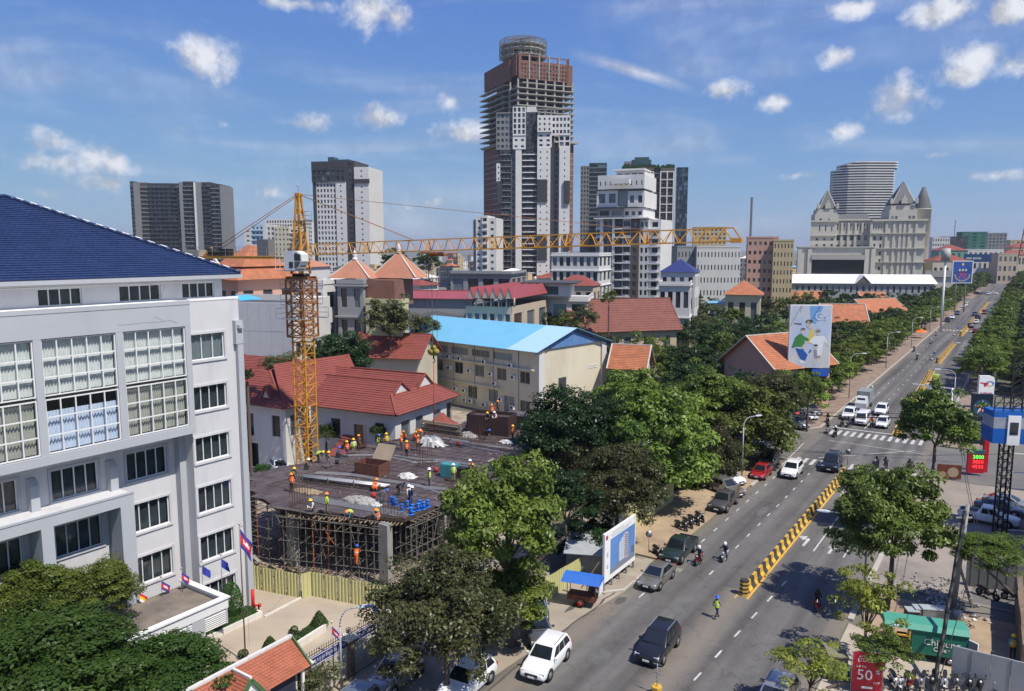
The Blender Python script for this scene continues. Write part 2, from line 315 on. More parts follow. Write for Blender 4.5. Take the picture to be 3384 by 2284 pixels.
raised('near_right_kerb',[(58,-9.3),(97,-9.3),(97,-8.9),(58,-8.9)],-.03,.13,M_kerb)
raised('far_boulevard_pavement',[(484,-31),(484,-24.8),(1500,-24.8),(1500,-31)],-.03,.1,M_pave)
raised('far_right_pavement',[(484,-9),(484,-4),(1500,-4),(1500,-9)],-.03,.1,M_pave)
def paint(name,pts,m=None,z=.006):return sheet(name,pts,z,m or M_wht,None,road)
def dash(s,t,ln,wd=.13,t2=None):
 t2=t if t2 is None else t2
 paint('lane_dash',[(s,t-wd/2),(s+ln,t2-wd/2),(s+ln,t2+wd/2),(s,t+wd/2)])
for i in range(-6,4):dash(73.3+i*3.42+3.42*0,-23.5,1.0)
for i in range(4,8):dash(73.3+i*3.42,-23.5,1.0)
for i in range(-3,8):dash(70.2+i*3.42,-20.4,.95)
for i in range(6):s_=44.0+i*3.42;dash(s_,-15.75+(s_-44)*.055,1.15,.14,-15.75+(s_+1.1-44)*.055)
for i in range(3):dash(33.8+i*3.42,-15.9,1.15,.14)
paint('lane_line',[(70,-14.42),(97,-14.42),(97,-14.28),(70,-14.28)])
paint('lane_line',[(70,-11.9),(97,-11.9),(97,-11.78),(70,-11.78)])
for t_ in(-22.0,-19.4):
 for i in range(28):dash(140+i*(5+i*.15),t_,1.3,.15)
paint('lane_line',[(124,-21.95),(137,-21.95),(137,-21.8),(124,-21.8)]);paint('lane_line',[(124,-19.1),(140,-19.1),(140,-18.95),(124,-18.95)])
paint('stop_line',[(122.2,-24),(122.6,-24),(122.6,-14.8),(122.2,-14.8)])
for i in range(13):paint('zebra_stripe',[(117.6,-22.9+i*.98),(120.8,-22.9+i*.98),(120.8,-22.45+i*.98),(117.6,-22.45+i*.98)])
for i in range(9):paint('zebra_stripe',[(99.0,-16.9+i*.98),(102.2,-16.9+i*.98),(102.2,-16.45+i*.98),(99.0,-16.45+i*.98)])
for i in range(6):paint('zebra_stripe',[(99.0,-23.4+i*.98),(102.0,-23.4+i*.98),(102.0,-22.95+i*.98),(99.0,-22.95+i*.98)])
for i in range(14):paint('zebra_stripe',[(292,-23.6+i*.98),(295,-23.6+i*.98),(295,-23.15+i*.98),(292,-23.15+i*.98)])
paint('turn_line',[(97,-24.2),(110,-24.6),(110,-24.48),(97,-24.08)]);paint('cross_line',[(103,-21),(114,-11),(114.1,-11.1),(103.1,-21.1)])
paint('cross_line',[(113.4,-22),(112.6,-9.6),(112.75,-9.6),(113.55,-22)])
def arrow_left(s,t):
 paint('turn_arrow',[(s,t-.11),(s+1.7,t-.11),(s+1.95,t-.3),(s+2.3,t+.06),(s+1.85,t+.2),(s,t+.12)])
 paint('turn_arrow',[(s+1.45,t-.3),(s+2.35,t-1.0),(s+2.75,t-.15)],z=.009)
def arrow_straight(s,t):
 paint('straight_arrow',[(s,t-.12),(s+1.5,t-.12),(s+1.5,t+.12),(s,t+.12)]);paint('straight_arrow',[(s+1.5,t-.38),(s+2.6,t),(s+1.5,t+.38)])
arrow_left(70.8,-15.45);arrow_straight(70.2,-13.1);arrow_straight(88.2,-15.5);arrow_straight(87.5,-13.0)
paint('yellow_line',[(57.2,-16.5),(97.6,-16.5),(97.6,-16.32),(57.2,-16.32)],M_ylw)
paint('yellow_line',[(56.9,-17.35),(59,-17.35),(59,-17.22),(56.9,-17.22)],M_ylw)
for(a,b,t0,t1)in((121,140,-14.3,-15.3),(140,170,-15.3,-15.9),(170,193,-15.9,-16.5),(205,252,-16.6,-16.6),(275,457,-16.5,-16.3)):
 paint('yellow_line',[(a,t0+.5),(b,t1+.5),(b,t1+.72),(a,t0+.72)],M_ylw);paint('yellow_line',[(a,t0-.5),(b,t1-.5),(b,t1-.68),(a,t0-.68)],M_ylw)
def cover(s,t,a,b,m):o=sheet('manhole_cover',[(s,t),(s+a,t),(s+a,t+b),(s,t+b)],.008,m,None,road)
M_ironp=mat('worn_plate',(.24,.22,.19),.8,var=.2,scale=3)
cover(59.0,-23.4,.8,.8,M_ironp);cover(96.2,-23.3,.9,1.1,M_ironp)
for(x,y,a,b,c)in((1980,2170,2.2,1.5,2),(2520,1690,4,.9,2),(2250,2010,2.5,1.2,2),(2630,1930,3.5,.8,2),(2790,1700,2.6,.7,2),(2480,2230,2.8,1.0,2),(2700,1480,5,1.5,2),(1900,2000,3,.5,1),(2050,1985,1.6,.7,0),(2720,1810,1.0,.3,0),(2580,2130,.9,.25,0)):
 s_,t_=ST(x,y);rd=random.Random(x)
 pts=[(s_+math.cos(k/14*6.283)*a/2*rd.uniform(.75,1.1),t_+math.sin(k/14*6.283)*b/2*rd.uniform(.7,1.15))for k in range(14)]
 o=sheet('road_stain',pts,.005,mat(('road_dust' if a>5 else 'oil_stain','oil_stain','road_patch')[c],((.19,.175,.155)if a>5 else(.09,.087,.084),(.09,.087,.084),(.118,.116,.114))[c],.9,var=.25,scale=1),None,road)
mbd=MB();rd=random.Random(4);prev=None
for i in range(46):
 s_=12+i*.95;tt=-26.4+(s_-12)*.02+rd.uniform(-.16,.16)
 if prev:mbd.poly([S(prev[0],prev[1]-.05,.0105),S(s_,tt-.05,.0105),S(s_,tt+rd.uniform(.04,.16),.0105),S(prev[0],prev[1]+.09,.0105)])
 prev=(s_,tt)
mbd.build('asphalt_crack',mat('crack_dirt',(.085,.07,.055),.9),road,kind=None)
# median barriers
M_by=mat('barrier_yellow',(.58,.36,.055),.7,var=.18,scale=2,stain=((.2,.15,.08),3,.55,.75,.6,1))
M_bk=mat('barrier_black',(.05,.045,.04),.75,var=.3,scale=2)
def jersey(L_):
 mb=MB();pr=[(-.32,0),(.32,0),(.32,.1),(.15,.32),(.1,.82),(-.1,.82),(-.15,.32),(-.32,.1)]
 n=len(pr);mb.add([(x,0,z)for x,z in pr]+[(x,L_,z)for x,z in pr],[tuple(range(n)),tuple(range(2*n-1,n-1,-1))]+[(i,n+i,n+(i+1)%n,(i+1)%n)for i in range(n)])
 return mb
me_y=jersey(.80).mesh('yellow_block',[M_by]);me_k=jersey(.80).mesh('black_block',[M_bk])
for m_ in(me_y,me_k):pass
def striped_post(parent,x,y,h=1.25):
 mb=MB();r=.36;k=8
 for i in range(k):mb.mi=i%2;mb.prism([(x+r*math.cos(a),y+r*math.sin(a))for a in[j*math.pi/3+.5 for j in range(6)]],i*h/k,(i+1)*h/k-.001)
 mb.build('end_post',[M_by,M_bk],parent)
def no_entry(parent,x,y,back=False,z0=1.1):
 mb=MB();mb.tube((x,y,0 if z0>1.5 else .8),(x,y,z0+1.35),.035,6);mb.build('sign_pole',M_grey,parent)
 d=MB();d.mi=0;d.disc((x,y-.03,z0+1.4),(0,1,0),.3,18,.02);d.mi=1
 if not back:d.bar((x-.17,y-.05,z0+1.56),(x+.17,y-.05,z0+1.24),.09,.012)
 d.build('sign_disc',[M_blue if not back else M_grey,M_white],parent)
M_grey=mat('galvanised_steel',(.36,.37,.38),.45,metal=.55,var=.1);M_blue=mat('sign_blue',(.02,.09,.42),.4,var=0);M_white=mat('white_paint',(.78,.78,.77),.5,var=.05)
def barrier(s0,s1,tf,label,pitch=.83,big=1.0):
 b=thing('median_barrier',label,'barrier',S(s0,tf(s0),0),GRID)
 inv=b.matrix_basis if False else Matrix.Translation(S(s0,tf(s0),0))@Matrix.Rotation(GRID,4,'Z');inv=inv.inverted()
 n=int((s1-s0)/(pitch*big))
 for i in range(n):
  s_=s0+i*pitch*big;p=inv@S(s_,tf(s_),0);dt=(tf(s_+.5)-tf(s_))/.5
  link('concrete_block',me_y if i%2==0 else me_k,b,loc=(p.x,p.y,0),rot=-math.atan(dt),scale=(1,big,1))
 return b
b1=barrier(58.4,97.8,lambda s:-16.85,'yellow and black striped concrete barrier down the middle of the near boulevard')
striped_post(b1,0,-.55)
b2=barrier(121.8,192,lambda s:-14.25-(min(s,200)-121)*.032 if s>150 else -14.25-(s-121)*.0324,'curved yellow and black concrete barrier beyond the crossroads, with a striped near end')
striped_post(b2,0,-.55)
b3=barrier(206.6,251,lambda s:-16.6,'short yellow and black barrier between the two gaps of the median');striped_post(b3,0,-.55)
b4=barrier(277,457,lambda s:-16.4,'longest and farthest yellow and black barrier, running to the second crossroads',big=1.6);striped_post(b4,0,-.55)
for(s,t,bk,lb)in((206,-17.3,0,'blue round traffic sign at the near end of the short middle barrier'),(276,-17.2,0,'blue round traffic sign at the near end of the farthest barrier'),(98.6,-16.8,1,'round sign seen from behind at the far end of the near striped barrier'),(193,-16.7,1,'small dark sign back at the far end of the curved barrier'),(252,-16.7,1,'small dark sign back at the far end of the short middle barrier'),(55.4,-18.6,1,'x')):
 if lb=='x':continue
 sg=thing('traffic_sign',lb,'traffic sign',S(s,t,0),GRID);no_entry(sg,0,0,bool(bk))
_p=G(2170,2295);sg=thing('keep_left_post','thin grey sign post on a yellow block at the bottom edge','traffic sign',_p,GRID)
mb=MB();mb.prism([(.34*math.cos(a),.34*math.sin(a))for a in[j*math.pi/3 for j in range(6)]],0,.55);mb.build('base_block',M_by,sg)
mb=MB();mb.tube((0,0,.55),(0,0,2.0),.03);mb.bar((-.25,0,1.95),(.25,0,1.95),.04);mb.bar((-.25,0,1.4),(.25,0,1.4),.04);mb.build('sign_pole',M_grey,sg)
# libraries: cars, motorbikes, people, trees
M_tyre=mat('tyre',(.018,.018,.018),.85,var=.1);M_rim=mat('rim',(.5,.5,.52),.3,metal=.8,var=0);M_cglass=mat('car_glass',(.012,.016,.02),.06,var=0,spec=.8)
M_lamp=mat('headlamp',(.62,.64,.68),.12,var=0,spec=.8);M_tail=mat('tail_lamp',(.35,.015,.012),.25,var=0);M_trim=mat('black_trim',(.02,.02,.021),.55,var=0)
M_plate=mat('number_plate',(.75,.76,.78),.5,var=0)
PAINT={}
def paintm(n,c,metal=.0,rough=.28):
 if n not in PAINT:PAINT[n]=mat('car_'+n,c,rough,metal=metal,var=.04,coat=.35 if n in('black','dark_green')else .6,spec=.5)
 return PAINT[n]
paintm('white',(.74,.75,.76));paintm('black',(.012,.013,.016));paintm('silver',(.36,.37,.39),.6);paintm('grey',(.14,.15,.16),.5);paintm('red',(.32,.018,.02))
paintm('olive',(.23,.22,.19),.5);paintm('blue_grey',(.15,.2,.24),.45);paintm('dark_green',(.018,.03,.026));paintm('lime',(.38,.52,.03));paintm('rust_black',(.045,.04,.038),0,.6);paintm('teal',(.05,.3,.28))
def bake(o):
 dg=bpy.context.evaluated_depsgraph_get();me=bpy.data.meshes.new_from_object(o.evaluated_get(dg));me.name=o.name;
 old=o.data;o.modifiers.clear();o.data=me;return me
CARS={}
def loft(mb,st_):
 rings=[]
 for(x,zb,zt,w,rn)in st_:
  h=zt-zb
  rings.append([(x,-w+.06,zb),(x,-w,zb+h*.25),(x,-w,zb+h*.62),(x,-w+rn*.5,zt-rn*.35),(x,-w+rn*1.6,zt),(x,w-rn*1.6,zt),(x,w-rn*.5,zt-rn*.35),(x,w,zb+h*.62),(x,w,zb+h*.25),(x,w-.06,zb)])
 n=10;pts=[p for r in rings for p in r];fs=[]
 for j in range(len(rings)-1):
  for i in range(n):fs.append((j*n+i,(j+1)*n+i,(j+1)*n+(i+1)%n,j*n+(i+1)%n))
 fs.append(tuple(range(n)));fs.append(tuple(range((len(rings)-1)*n,len(rings)*n))[::-1])
 mb.add(pts,fs)
def make_car(kind):
 P=dict(suv=dict(L=4.6,W=.92,body=[(-2.3,.42,.85,.78,.12),(-2.22,.3,1.0,.88,.1),(-1.6,.28,1.08,.92,.07),(0,.26,1.06,.92,.06),(.9,.28,1.04,.92,.08),(1.7,.28,.98,.9,.1),(2.15,.3,.86,.85,.14),(2.32,.42,.66,.74,.12)],gh=(-2.15,1.05,-1.75,.25,1.03,1.68,.86,.7),wb=(-1.38,1.4),r=.36,rails=True),big=dict(L=4.95,W=.97,body=[(-2.48,.45,.95,.85,.1),(-2.4,.34,1.12,.95,.08),(-1.6,.32,1.16,.97,.06),(0,.3,1.15,.97,.06),(1.0,.32,1.14,.97,.07),(1.9,.34,1.1,.95,.1),(2.35,.36,.98,.9,.12),(2.48,.46,.78,.82,.1)],gh=(-2.36,1.15,-2.15,.45,1.12,1.86,.9,.76),wb=(-1.45,1.5),r=.4,rails=True),sedan=dict(L=4.6,W=.9,body=[(-2.28,.38,.78,.74,.12),(-2.15,.26,.96,.85,.12),(-1.5,.22,.99,.9,.1),(0,.2,.94,.9,.07),(.8,.22,.92,.9,.1),(1.6,.24,.84,.88,.13),(2.1,.27,.72,.8,.14),(2.3,.36,.55,.68,.1)],gh=(-1.85,1.15,-1.0,.2,.93,1.43,.82,.62),wb=(-1.32,1.38),r=.32,rails=False),hatch=dict(L=4.2,W=.87,body=[(-2.05,.4,.85,.74,.12),(-1.98,.26,1.0,.84,.1),(-1.4,.22,1.02,.87,.08),(0,.2,.98,.87,.07),(.75,.22,.95,.87,.1),(1.45,.25,.86,.85,.14),(1.95,.28,.72,.77,.14),(2.12,.38,.55,.64,.1)],gh=(-1.95,1.25,-1.3,.15,.96,1.5,.8,.6),wb=(-1.22,1.3),r=.31,rails=False),pickup=dict(L=5.2,W=.92,body=[(-2.6,.5,.98,.86,.05),(-2.55,.42,1.04,.9,.04),(-1.0,.4,1.04,.92,.04),(.2,.36,1.05,.92,.06),(1.1,.36,1.06,.92,.08),(2.0,.38,1.02,.9,.1),(2.45,.4,.9,.86,.12),(2.6,.5,.72,.78,.1)],gh=(-.85,1.15,-.65,.4,1.03,1.72,.86,.7),wb=(-1.6,1.62),r=.39,rails=False,bed=True),van=dict(L=4.7,W=.86,body=[(-2.35,.4,1.1,.82,.06),(-2.3,.28,1.15,.86,.05),(0,.26,1.14,.86,.05),(1.5,.28,1.12,.86,.06),(2.1,.3,1.0,.84,.08),(2.35,.36,.82,.78,.1)],gh=(-2.28,2.0,-2.15,1.35,1.1,1.95,.84,.72),wb=(-1.4,1.5),r=.33,rails=False),tuk=dict(L=2.7,W=.65,body=[(-1.35,.35,.8,.62,.05),(-1.3,.26,.85,.65,.05),(.2,.26,.82,.65,.05),(.8,.3,.85,.5,.08),(1.3,.4,.8,.22,.08)],gh=(-1.3,.95,-1.25,.55,.82,1.65,.62,.6),wb=(-.9,1.05),r=.22,rails=False))[kind]
 proto=bpy.data.objects.new('car',None)
 mb=MB();loft(mb,P['body'])
 gx0,gx1,tx0,tx1,bz,tz,bw,tw=P['gh']
 def ghp(u,v,k):
  x0=gx0+(tx0-gx0)*v;x1=gx1+(tx1-gx1)*v;return(x0+(x1-x0)*u,k*(bw+(tw-bw)*v),bz+(tz-bz)*v)
 V=[ghp(0,0,-1),ghp(1,0,-1),ghp(1,0,1),ghp(0,0,1),ghp(0,.97,-1),ghp(1,.97,-1),ghp(1,.97,1),ghp(0,.97,1)]
 cx=(tx0+tx1)/2;rf=[(cx+(v[0]-cx)*.88,v[1]*.86,tz+.03)for v in V[4:]]
 mb.add(V+rf,[(0,1,5,4),(1,2,6,5),(2,3,7,6),(3,0,4,7),(4,5,9,8),(5,6,10,9),(6,7,11,10),(7,4,8,11),(8,9,10,11)])
 if P.get('bed'):
  pass
 tmp=mb.build('body',[PAINT['white'],M_trim]);bm=tmp.modifiers.new('b','BEVEL');bm.width=.05;bm.segments=2;bm.limit_method='ANGLE';bm.angle_limit=R(25)
 me=bake(tmp);me.polygons.foreach_set('use_smooth',[True]*len(me.polygons));tmp.parent=proto
 if P.get('bed'):
  b=MB();b.box(-2.45,-1.0,-.74,.74,1.05,1.075);b.build('cargo_bed',M_trim,proto)
  b=MB();b.box(-2.5,-.95,-.84,-.76,1.0,1.13);b.box(-2.5,-.95,.76,.84,1.0,1.13);b.box(-2.56,-2.5,-.84,.84,1.0,1.13);b.mi=0;b.build('bed_wall',PAINT['white'],proto)
 e=.022
 def pane(name,pts,nrm):
  g_=MB();n_=Vector(nrm).normalized()*e;g_.slab([Vector(p)+n_ for p in pts],nrm,e*.9);return g_.build(name,M_cglass,proto)
 pane('windscreen',[ghp(1,.1,-.86),ghp(1,.1,.86),ghp(1,.9,.84),ghp(1,.9,-.84)],((tz-bz),0,(gx1-tx1)))
 if kind!='tuk':pane('rear_window',[ghp(0,.25,.84),ghp(0,.25,-.84),ghp(0,.9,-.8),ghp(0,.9,.8)],(-(tz-bz),0,(tx0-gx0)))
 splits=[(.06,.34),(.37,.64),(.67,.93)]if kind in('suv','big','van')else([(.1,.48),(.52,.9)]if kind!='tuk' else[(.1,.85)])
 sd={}
 for k in(-1,1):
  g_=MB();n_=Vector((0,k*(tz-bz),(bw-tw))).normalized()
  for a,b in splits:
   q=[ghp(a,.14,k),ghp(b,.14,k),ghp(b if b<.9 else b-.05,.86,k),ghp(a if a>.12 else a+.03,.86,k)]
   g_.slab([Vector(p)+n_*e for p in q],n_,e*.9)
  g_.build('side_window',M_cglass,proto)
 wr=P['r'];wx=P['wb'];wm=MB();wm.tube((0,-.11,0),(0,.11,0),wr,18);wme=wm.mesh('wheel',M_tyre)
 rm=MB();rm.tube((0,-.118,0),(0,.118,0),wr*.62,12);rme=rm.mesh('rim',M_rim)
 am=MB();am.tube((0,-.03,0),(0,.03,0),wr*1.2,18)
 ame=am.mesh('wheel_arch',M_trim)
 for x in wx:
  for k in(-1,1):
   if kind=='tuk' and x>0:
    if k>0:continue
    yy=0
   else:yy=k*(P['W']-.1)
   wo=link('wheel',wme,proto,loc=(x,yy,wr));link('rim',rme,wo)
   if kind!='tuk':link('wheel_arch',ame,proto,loc=(x,k*(P['W']-.022),wr+.03))
 fx=P['body'][-2][0];fz=P['body'][-2][2];fw=P['body'][-2][3];rx=P['body'][1][0];rz=P['body'][1][2];rw=P['body'][1][3]
 hm=MB();hm.box(-.14,.1,-.17,.17,-.075,.075);hme=hm.mesh('headlight',M_lamp)
 tm=MB();tm.box(-.05,.1,-.11,.11,-.13,.13);tme=tm.mesh('tail_light',M_tail)
 for k in(-1,1):
  link('headlight',hme,proto,loc=(fx-.02,k*(fw-.2),fz-.13))if kind!='tuk' else(link('headlight',hme,proto,loc=(fx+.35,0,.72),scale=.6)if k>0 else None)
  link('tail_light',tme,proto,loc=(rx-.035,k*(rw-.14),rz-.13))
  if kind!='tuk':
   mm=MB();mm.box(-.06,.06,-.1,.1,-.06,.07);link('mirror',mm.mesh('mirror',PAINT['white']),proto,loc=(gx1-.28,k*(bw+.13),bz+.12))
 if kind!='tuk':
  gm=MB();gm.box(0,.05,-fw*.5,fw*.5,-.09,.09);gm.build('grille',M_trim,proto).location=(P['body'][-1][0]-.02,0,(P['body'][-1][1]+P['body'][-1][2])/2+.06)
  bm_=MB();bm_.box(0,.04,-fw*.85,fw*.85,-.07,.07);bm_.build('bumper_trim',M_trim,proto).location=(P['body'][-1][0]-.03,0,.36)
 pm=MB();pm.box(-.012,.012,-.22,.22,-.06,.06);pme=pm.mesh('number_plate',M_plate)
 link('number_plate',pme,proto,loc=(P['body'][-1][0]+.045,0,.5));link('number_plate',pme,proto,loc=(P['body'][0][0]-.03,0,.75))
 if P['rails']:
  for k in(-1,1):
   r_=MB();r_.bar((tx0+.25,k*tw*.9,tz+.07),(tx1-.1,k*tw*.9,tz+.07),.04,.035);r_.build('roof_rail',M_grey,proto)
 CARS[kind]=(proto,P);return proto
for k_ in('suv','big','sedan','hatch','pickup','van','tuk'):make_car(k_)
for p_,_ in CARS.values():
 for c in p_.children:
  for g_ in c.children:pass
def place_car(kind,paint,s,t,az,label,cat='car',group=None,roof=None,z=0.0,name='parked_car',scale=1.0,extra=None):
 proto,P=CARS[kind];r=bpy.data.objects.new(name,None);COL.objects.link(r)
 r.location=S(s,t,z);r.rotation_euler=(0,0,heading(az));r.scale=(scale,)*3;tag(r,label,cat,group)
 pm=PAINT[paint]
 for ch in KIDS(proto):
  c=ch.copy();COL.objects.link(c);c.parent=r
  if c.name.split('.')[0]in('body','mirror','bed_wall'):c.material_slots[0].link='OBJECT';c.material_slots[0].material=pm
  for g_ in KIDS(ch):d=g_.copy();COL.objects.link(d);d.parent=c
 return r
M_skin=mat('skin',(.30,.17,.11),.6,var=.05);M_hair=mat('hair',(.012,.01,.01),.6,var=0)
CLOTH={n:mat('cloth_'+n,c,.85,var=.12,scale=4)for n,c in dict(navy=(.025,.035,.07),dark=(.03,.03,.035),grey=(.16,.16,.17),blue=(.05,.1,.22),white=(.62,.63,.65),orange=(.85,.17,.03),hivis=(.50,.72,.04),yellow=(.75,.45,.03),brown=(.12,.08,.05),red=(.4,.03,.03),denim=(.07,.11,.2),khaki=(.25,.21,.13),teal=(.1,.3,.35),pink=(.6,.25,.35)).items()}
HELM={n:mat('helmet_'+n,c,.35,var=0)for n,c in dict(white=(.8,.8,.8),yellow=(.85,.5,.02),blue=(.03,.12,.55),orange=(.85,.25,.03),black=(.02,.02,.02),red=(.5,.03,.03),grey=(.35,.36,.38)).items()}
def person_meshes(pose):
 J=dict(stand=dict(pel=(0,0,.92),wai=(.0,0,1.1),che=(.01,0,1.32),nek=(0,0,1.46),hed=(.02,0,1.58),sh=.19,el=[(.02,.26,1.12),(.02,-.26,1.12)],ha=[(.1,.27,.88),(.1,-.27,.88)],kn=[(.02,.1,.5),(.02,-.1,.5)],an=[(0,.11,.08),(0,-.11,.08)]),walk=dict(pel=(0,0,.9),wai=(.01,0,1.08),che=(.03,0,1.3),nek=(.03,0,1.44),hed=(.06,0,1.56),sh=.19,el=[(-.12,.25,1.12),(.16,-.25,1.12)],ha=[(-.08,.27,.9),(.32,-.2,1.0)],kn=[(.2,.1,.5),(-.04,-.1,.5)],an=[(.28,.1,.08),(-.28,-.1,.14)]),bend=dict(pel=(-.12,0,.88),wai=(.05,0,1.02),che=(.28,0,1.08),nek=(.42,0,1.08),hed=(.54,0,1.06),sh=.18,el=[(.38,.2,.82),(.38,-.2,.82)],ha=[(.5,.12,.58),(.5,-.12,.58)],kn=[(.04,.12,.48),(.04,-.12,.48)],an=[(-.02,.13,.08),(-.02,-.13,.08)]),crouch=dict(pel=(-.15,0,.33),wai=(-.1,0,.52),che=(.05,0,.74),nek=(.12,0,.86),hed=(.2,0,.97),sh=.18,el=[(.25,.24,.6),(.25,-.24,.6)],ha=[(.45,.12,.4),(.45,-.12,.4)],kn=[(.25,.17,.48),(.25,-.17,.48)],an=[(.05,.15,.08),(.05,-.15,.08)]),ride=dict(pel=(-.1,0,.8),wai=(-.08,0,.97),che=(.0,0,1.2),nek=(.03,0,1.34),hed=(.07,0,1.46),sh=.19,el=[(.18,.3,1.05),(.18,-.3,1.05)],ha=[(.42,.28,1.02),(.42,-.28,1.02)],kn=[(.25,.2,.66),(.25,-.2,.66)],an=[(.15,.2,.3),(.15,-.2,.3)]),reach=dict(pel=(0,0,.92),wai=(.03,0,1.1),che=(.08,0,1.31),nek=(.1,0,1.45),hed=(.14,0,1.56),sh=.19,el=[(.28,.24,1.22),(.24,-.25,1.15)],ha=[(.5,.15,1.2),(.44,-.12,1.1)],kn=[(.08,.12,.5),(-.05,-.12,.5)],an=[(.08,.13,.08),(-.12,-.13,.08)]))[pose]
 V_=[];E_=[];Rd=[]
 def v(p,r):V_.append(p);Rd.append(r);return len(V_)-1
 a=v(J['pel'],(.15,.12));b=v(J['wai'],(.14,.11));c=v(J['che'],(.16,.12));d=v(J['nek'],(.06,.06));e=v(J['hed'],(.095,.1));h2=v((J['hed'][0]+.0,0,J['hed'][2]+.1),(.08,.085))
 E_+=[(a,b),(b,c),(c,d),(d,e),(e,h2)]
 ch=Vector(J['che']);up=(Vector(J['nek'])-ch).normalized()
 for k,s_ in((0,1),(1,-1)):
  sh=v(tuple(ch+up*.06+Vector((0,s_*J['sh'],0))),(.07,.07));el=v(J['el'][k],(.045,.045));ha=v(J['ha'][k],(.035,.035))
  hv=(Vector(J['ha'][k])-Vector(J['el'][k])).normalized();hn=v(tuple(Vector(J['ha'][k])+hv*.1),(.04,.022))
  E_+=[(c,sh),(sh,el),(el,ha),(ha,hn)]
  hp=v((J['pel'][0],s_*.1,J['pel'][2]-.05),(.1,.1));kn=v(J['kn'][k],(.07,.07));an=v(J['an'][k],(.045,.05));ft=v((J['an'][k][0]+.16,J['an'][k][1],.04),(.045,.04))
  E_+=[(a,hp),(hp,kn),(kn,an),(an,ft)]
 me=bpy.data.meshes.new('person_body');me.from_pydata(V_,E_,[]);o=bpy.data.objects.new('person_body',me);COL.objects.link(o)
 m=o.modifiers.new('skin','SKIN');m.use_smooth_shade=True
 for i,sv in enumerate(me.skin_vertices[0].data):sv.radius=Rd[i];sv.use_root=(i==0)
 o.modifiers.new('sub','SUBSURF').levels=1
 bpy.context.view_layer.update();mm=bake(o)
 hz=Vector(J['hed']);hands=[Vector(x)for x in J['ha']];pel=Vector(J['pel']);che=Vector(J['che'])
 for m_ in(M_skin,CLOTH['dark'],CLOTH['navy'],M_trim):mm.materials.append(m_)
 idx=[]
 for p in mm.polygons:
  c_=p.center
  if(c_-hz).length<.17 and(c_-Vector(J['nek'])).length>.03:idx.append(0)
  elif min((c_-h).length for h in hands)<.11:idx.append(0)
  elif min((Vector((c_.x,c_.y,c_.z))-Vector(x)).length for x in J['an'])<.13 or c_.z<.1:idx.append(3)
  elif(c_-che).length<(c_-pel).length or min((c_-Vector(x)).length for x in J['el'])<.16:idx.append(1)
  else:idx.append(2)
 mm.polygons.foreach_set('material_index',idx);mm.polygons.foreach_set('use_smooth',[True]*len(idx));mm.update()
 bpy.data.objects.remove(o)
 vb=MB();ring=[]
 for k,(w_,d_)in zip((0,.35,.7,1.0),((.2,.165),(.2,.165),(.225,.175),(.16,.11))):
  base=Vector(J['pel'])+(Vector(J['nek'])-Vector(J['pel']))*(.08+k*.86)
  mid=Vector(J['pel']).lerp(Vector(J['wai']),min(1,k*2))if k<.5 else Vector(J['wai']).lerp(Vector(J['nek']),(k-.5)*2*.9)
  axis=(Vector(J['nek'])-Vector(J['pel'])).normalized();f=Vector((axis.z,0,-axis.x))
  ring.append([mid+f*math.cos(a_)*d_+Vector((0,1,0))*math.sin(a_)*w_ for a_ in[j*math.pi/5 for j in range(10)]])
 vb.smooth=True;pts=[p for r in ring for p in r];fs=[(j*10+i,j*10+(i+1)%10,(j+1)*10+(i+1)%10,(j+1)*10+i)for j in range(3)for i in range(10)];vb.add(pts,fs)
 vme=vb.mesh('vest',CLOTH['hivis'])
 sb=MB();axis=(Vector(J['nek'])-Vector(J['pel'])).normalized();f=Vector((axis.z,0,-axis.x));mid=Vector(J['wai']).lerp(Vector(J['che']),.3)
 r1=[mid-axis*.03+f*math.cos(a_)*.182+Vector((0,1,0))*math.sin(a_)*.222 for a_ in[j*math.pi/5 for j in range(10)]];r2=[p+axis*.06 for p in r1]
 sb.add(r1+r2,[(i,(i+1)%10,10+(i+1)%10,10+i)for i in range(10)]);sme=sb.mesh('reflective_band',mat('reflective_band',(.7,.72,.7),.4,var=0))
 hb=MB();hb.smooth=True
 hb.lathe([(.0,.17),(.08,.155),(.125,.1),(.14,.03),(.185,.02),(.185,.005),(.13,.0)],12);hme=hb.mesh('helmet',HELM['white'])
 hb2=MB();hb2.lathe([(.0,.19),(.09,.17),(.145,.1),(.155,.0),(.13,-.1),(.09,-.14)],12);h2me=hb2.mesh('helmet',HELM['white'])
 hr=MB();hr.lathe([(0,.16),(.08,.14),(.115,.07),(.12,-.0),(.1,-.06)],10);hrm=hr.mesh('hair',M_hair)
 return dict(body=mm,vest=vme,band=sme,helm=hme,mhelm=h2me,hair=hrm,hed=hz)
PEOPLE={p:person_meshes(p)for p in('stand','walk','bend','crouch','ride','reach')}
def person(pose,P,az,label,shirt='dark',legs='navy',vest=None,helmet=None,group=None,name='person',moto=False,scale=1.0,cat='person'):
 q=PEOPLE[pose];r=thing(name,label,cat,P,heading(az),group);r.scale=(scale,)*3
 link('body',q['body'],r,mats=[None,CLOTH[shirt],CLOTH[legs],None])
 if vest:v=link('vest',q['vest'],r,mats=[CLOTH[vest]]);link('reflective_band',q['band'],v)
 if helmet:link('helmet',q['mhelm']if moto else q['helm'],r,loc=(q['hed'].x,0,q['hed'].z+(.02 if moto else .06)),mats=[HELM[helmet]])
 else:link('hair',q['hair'],r,loc=(q['hed'].x-.015,0,q['hed'].z+.03))
 return r
BIKE=bpy.data.objects.new('motorbike',None)
_w=MB();_w.tube((0,-.045,0),(0,.045,0),.27,16);_wme=_w.mesh('wheel',M_tyre);_r=MB();_r.tube((0,-.05,0),(0,.05,0),.15,10);_rme=_r.mesh('rim',M_rim)
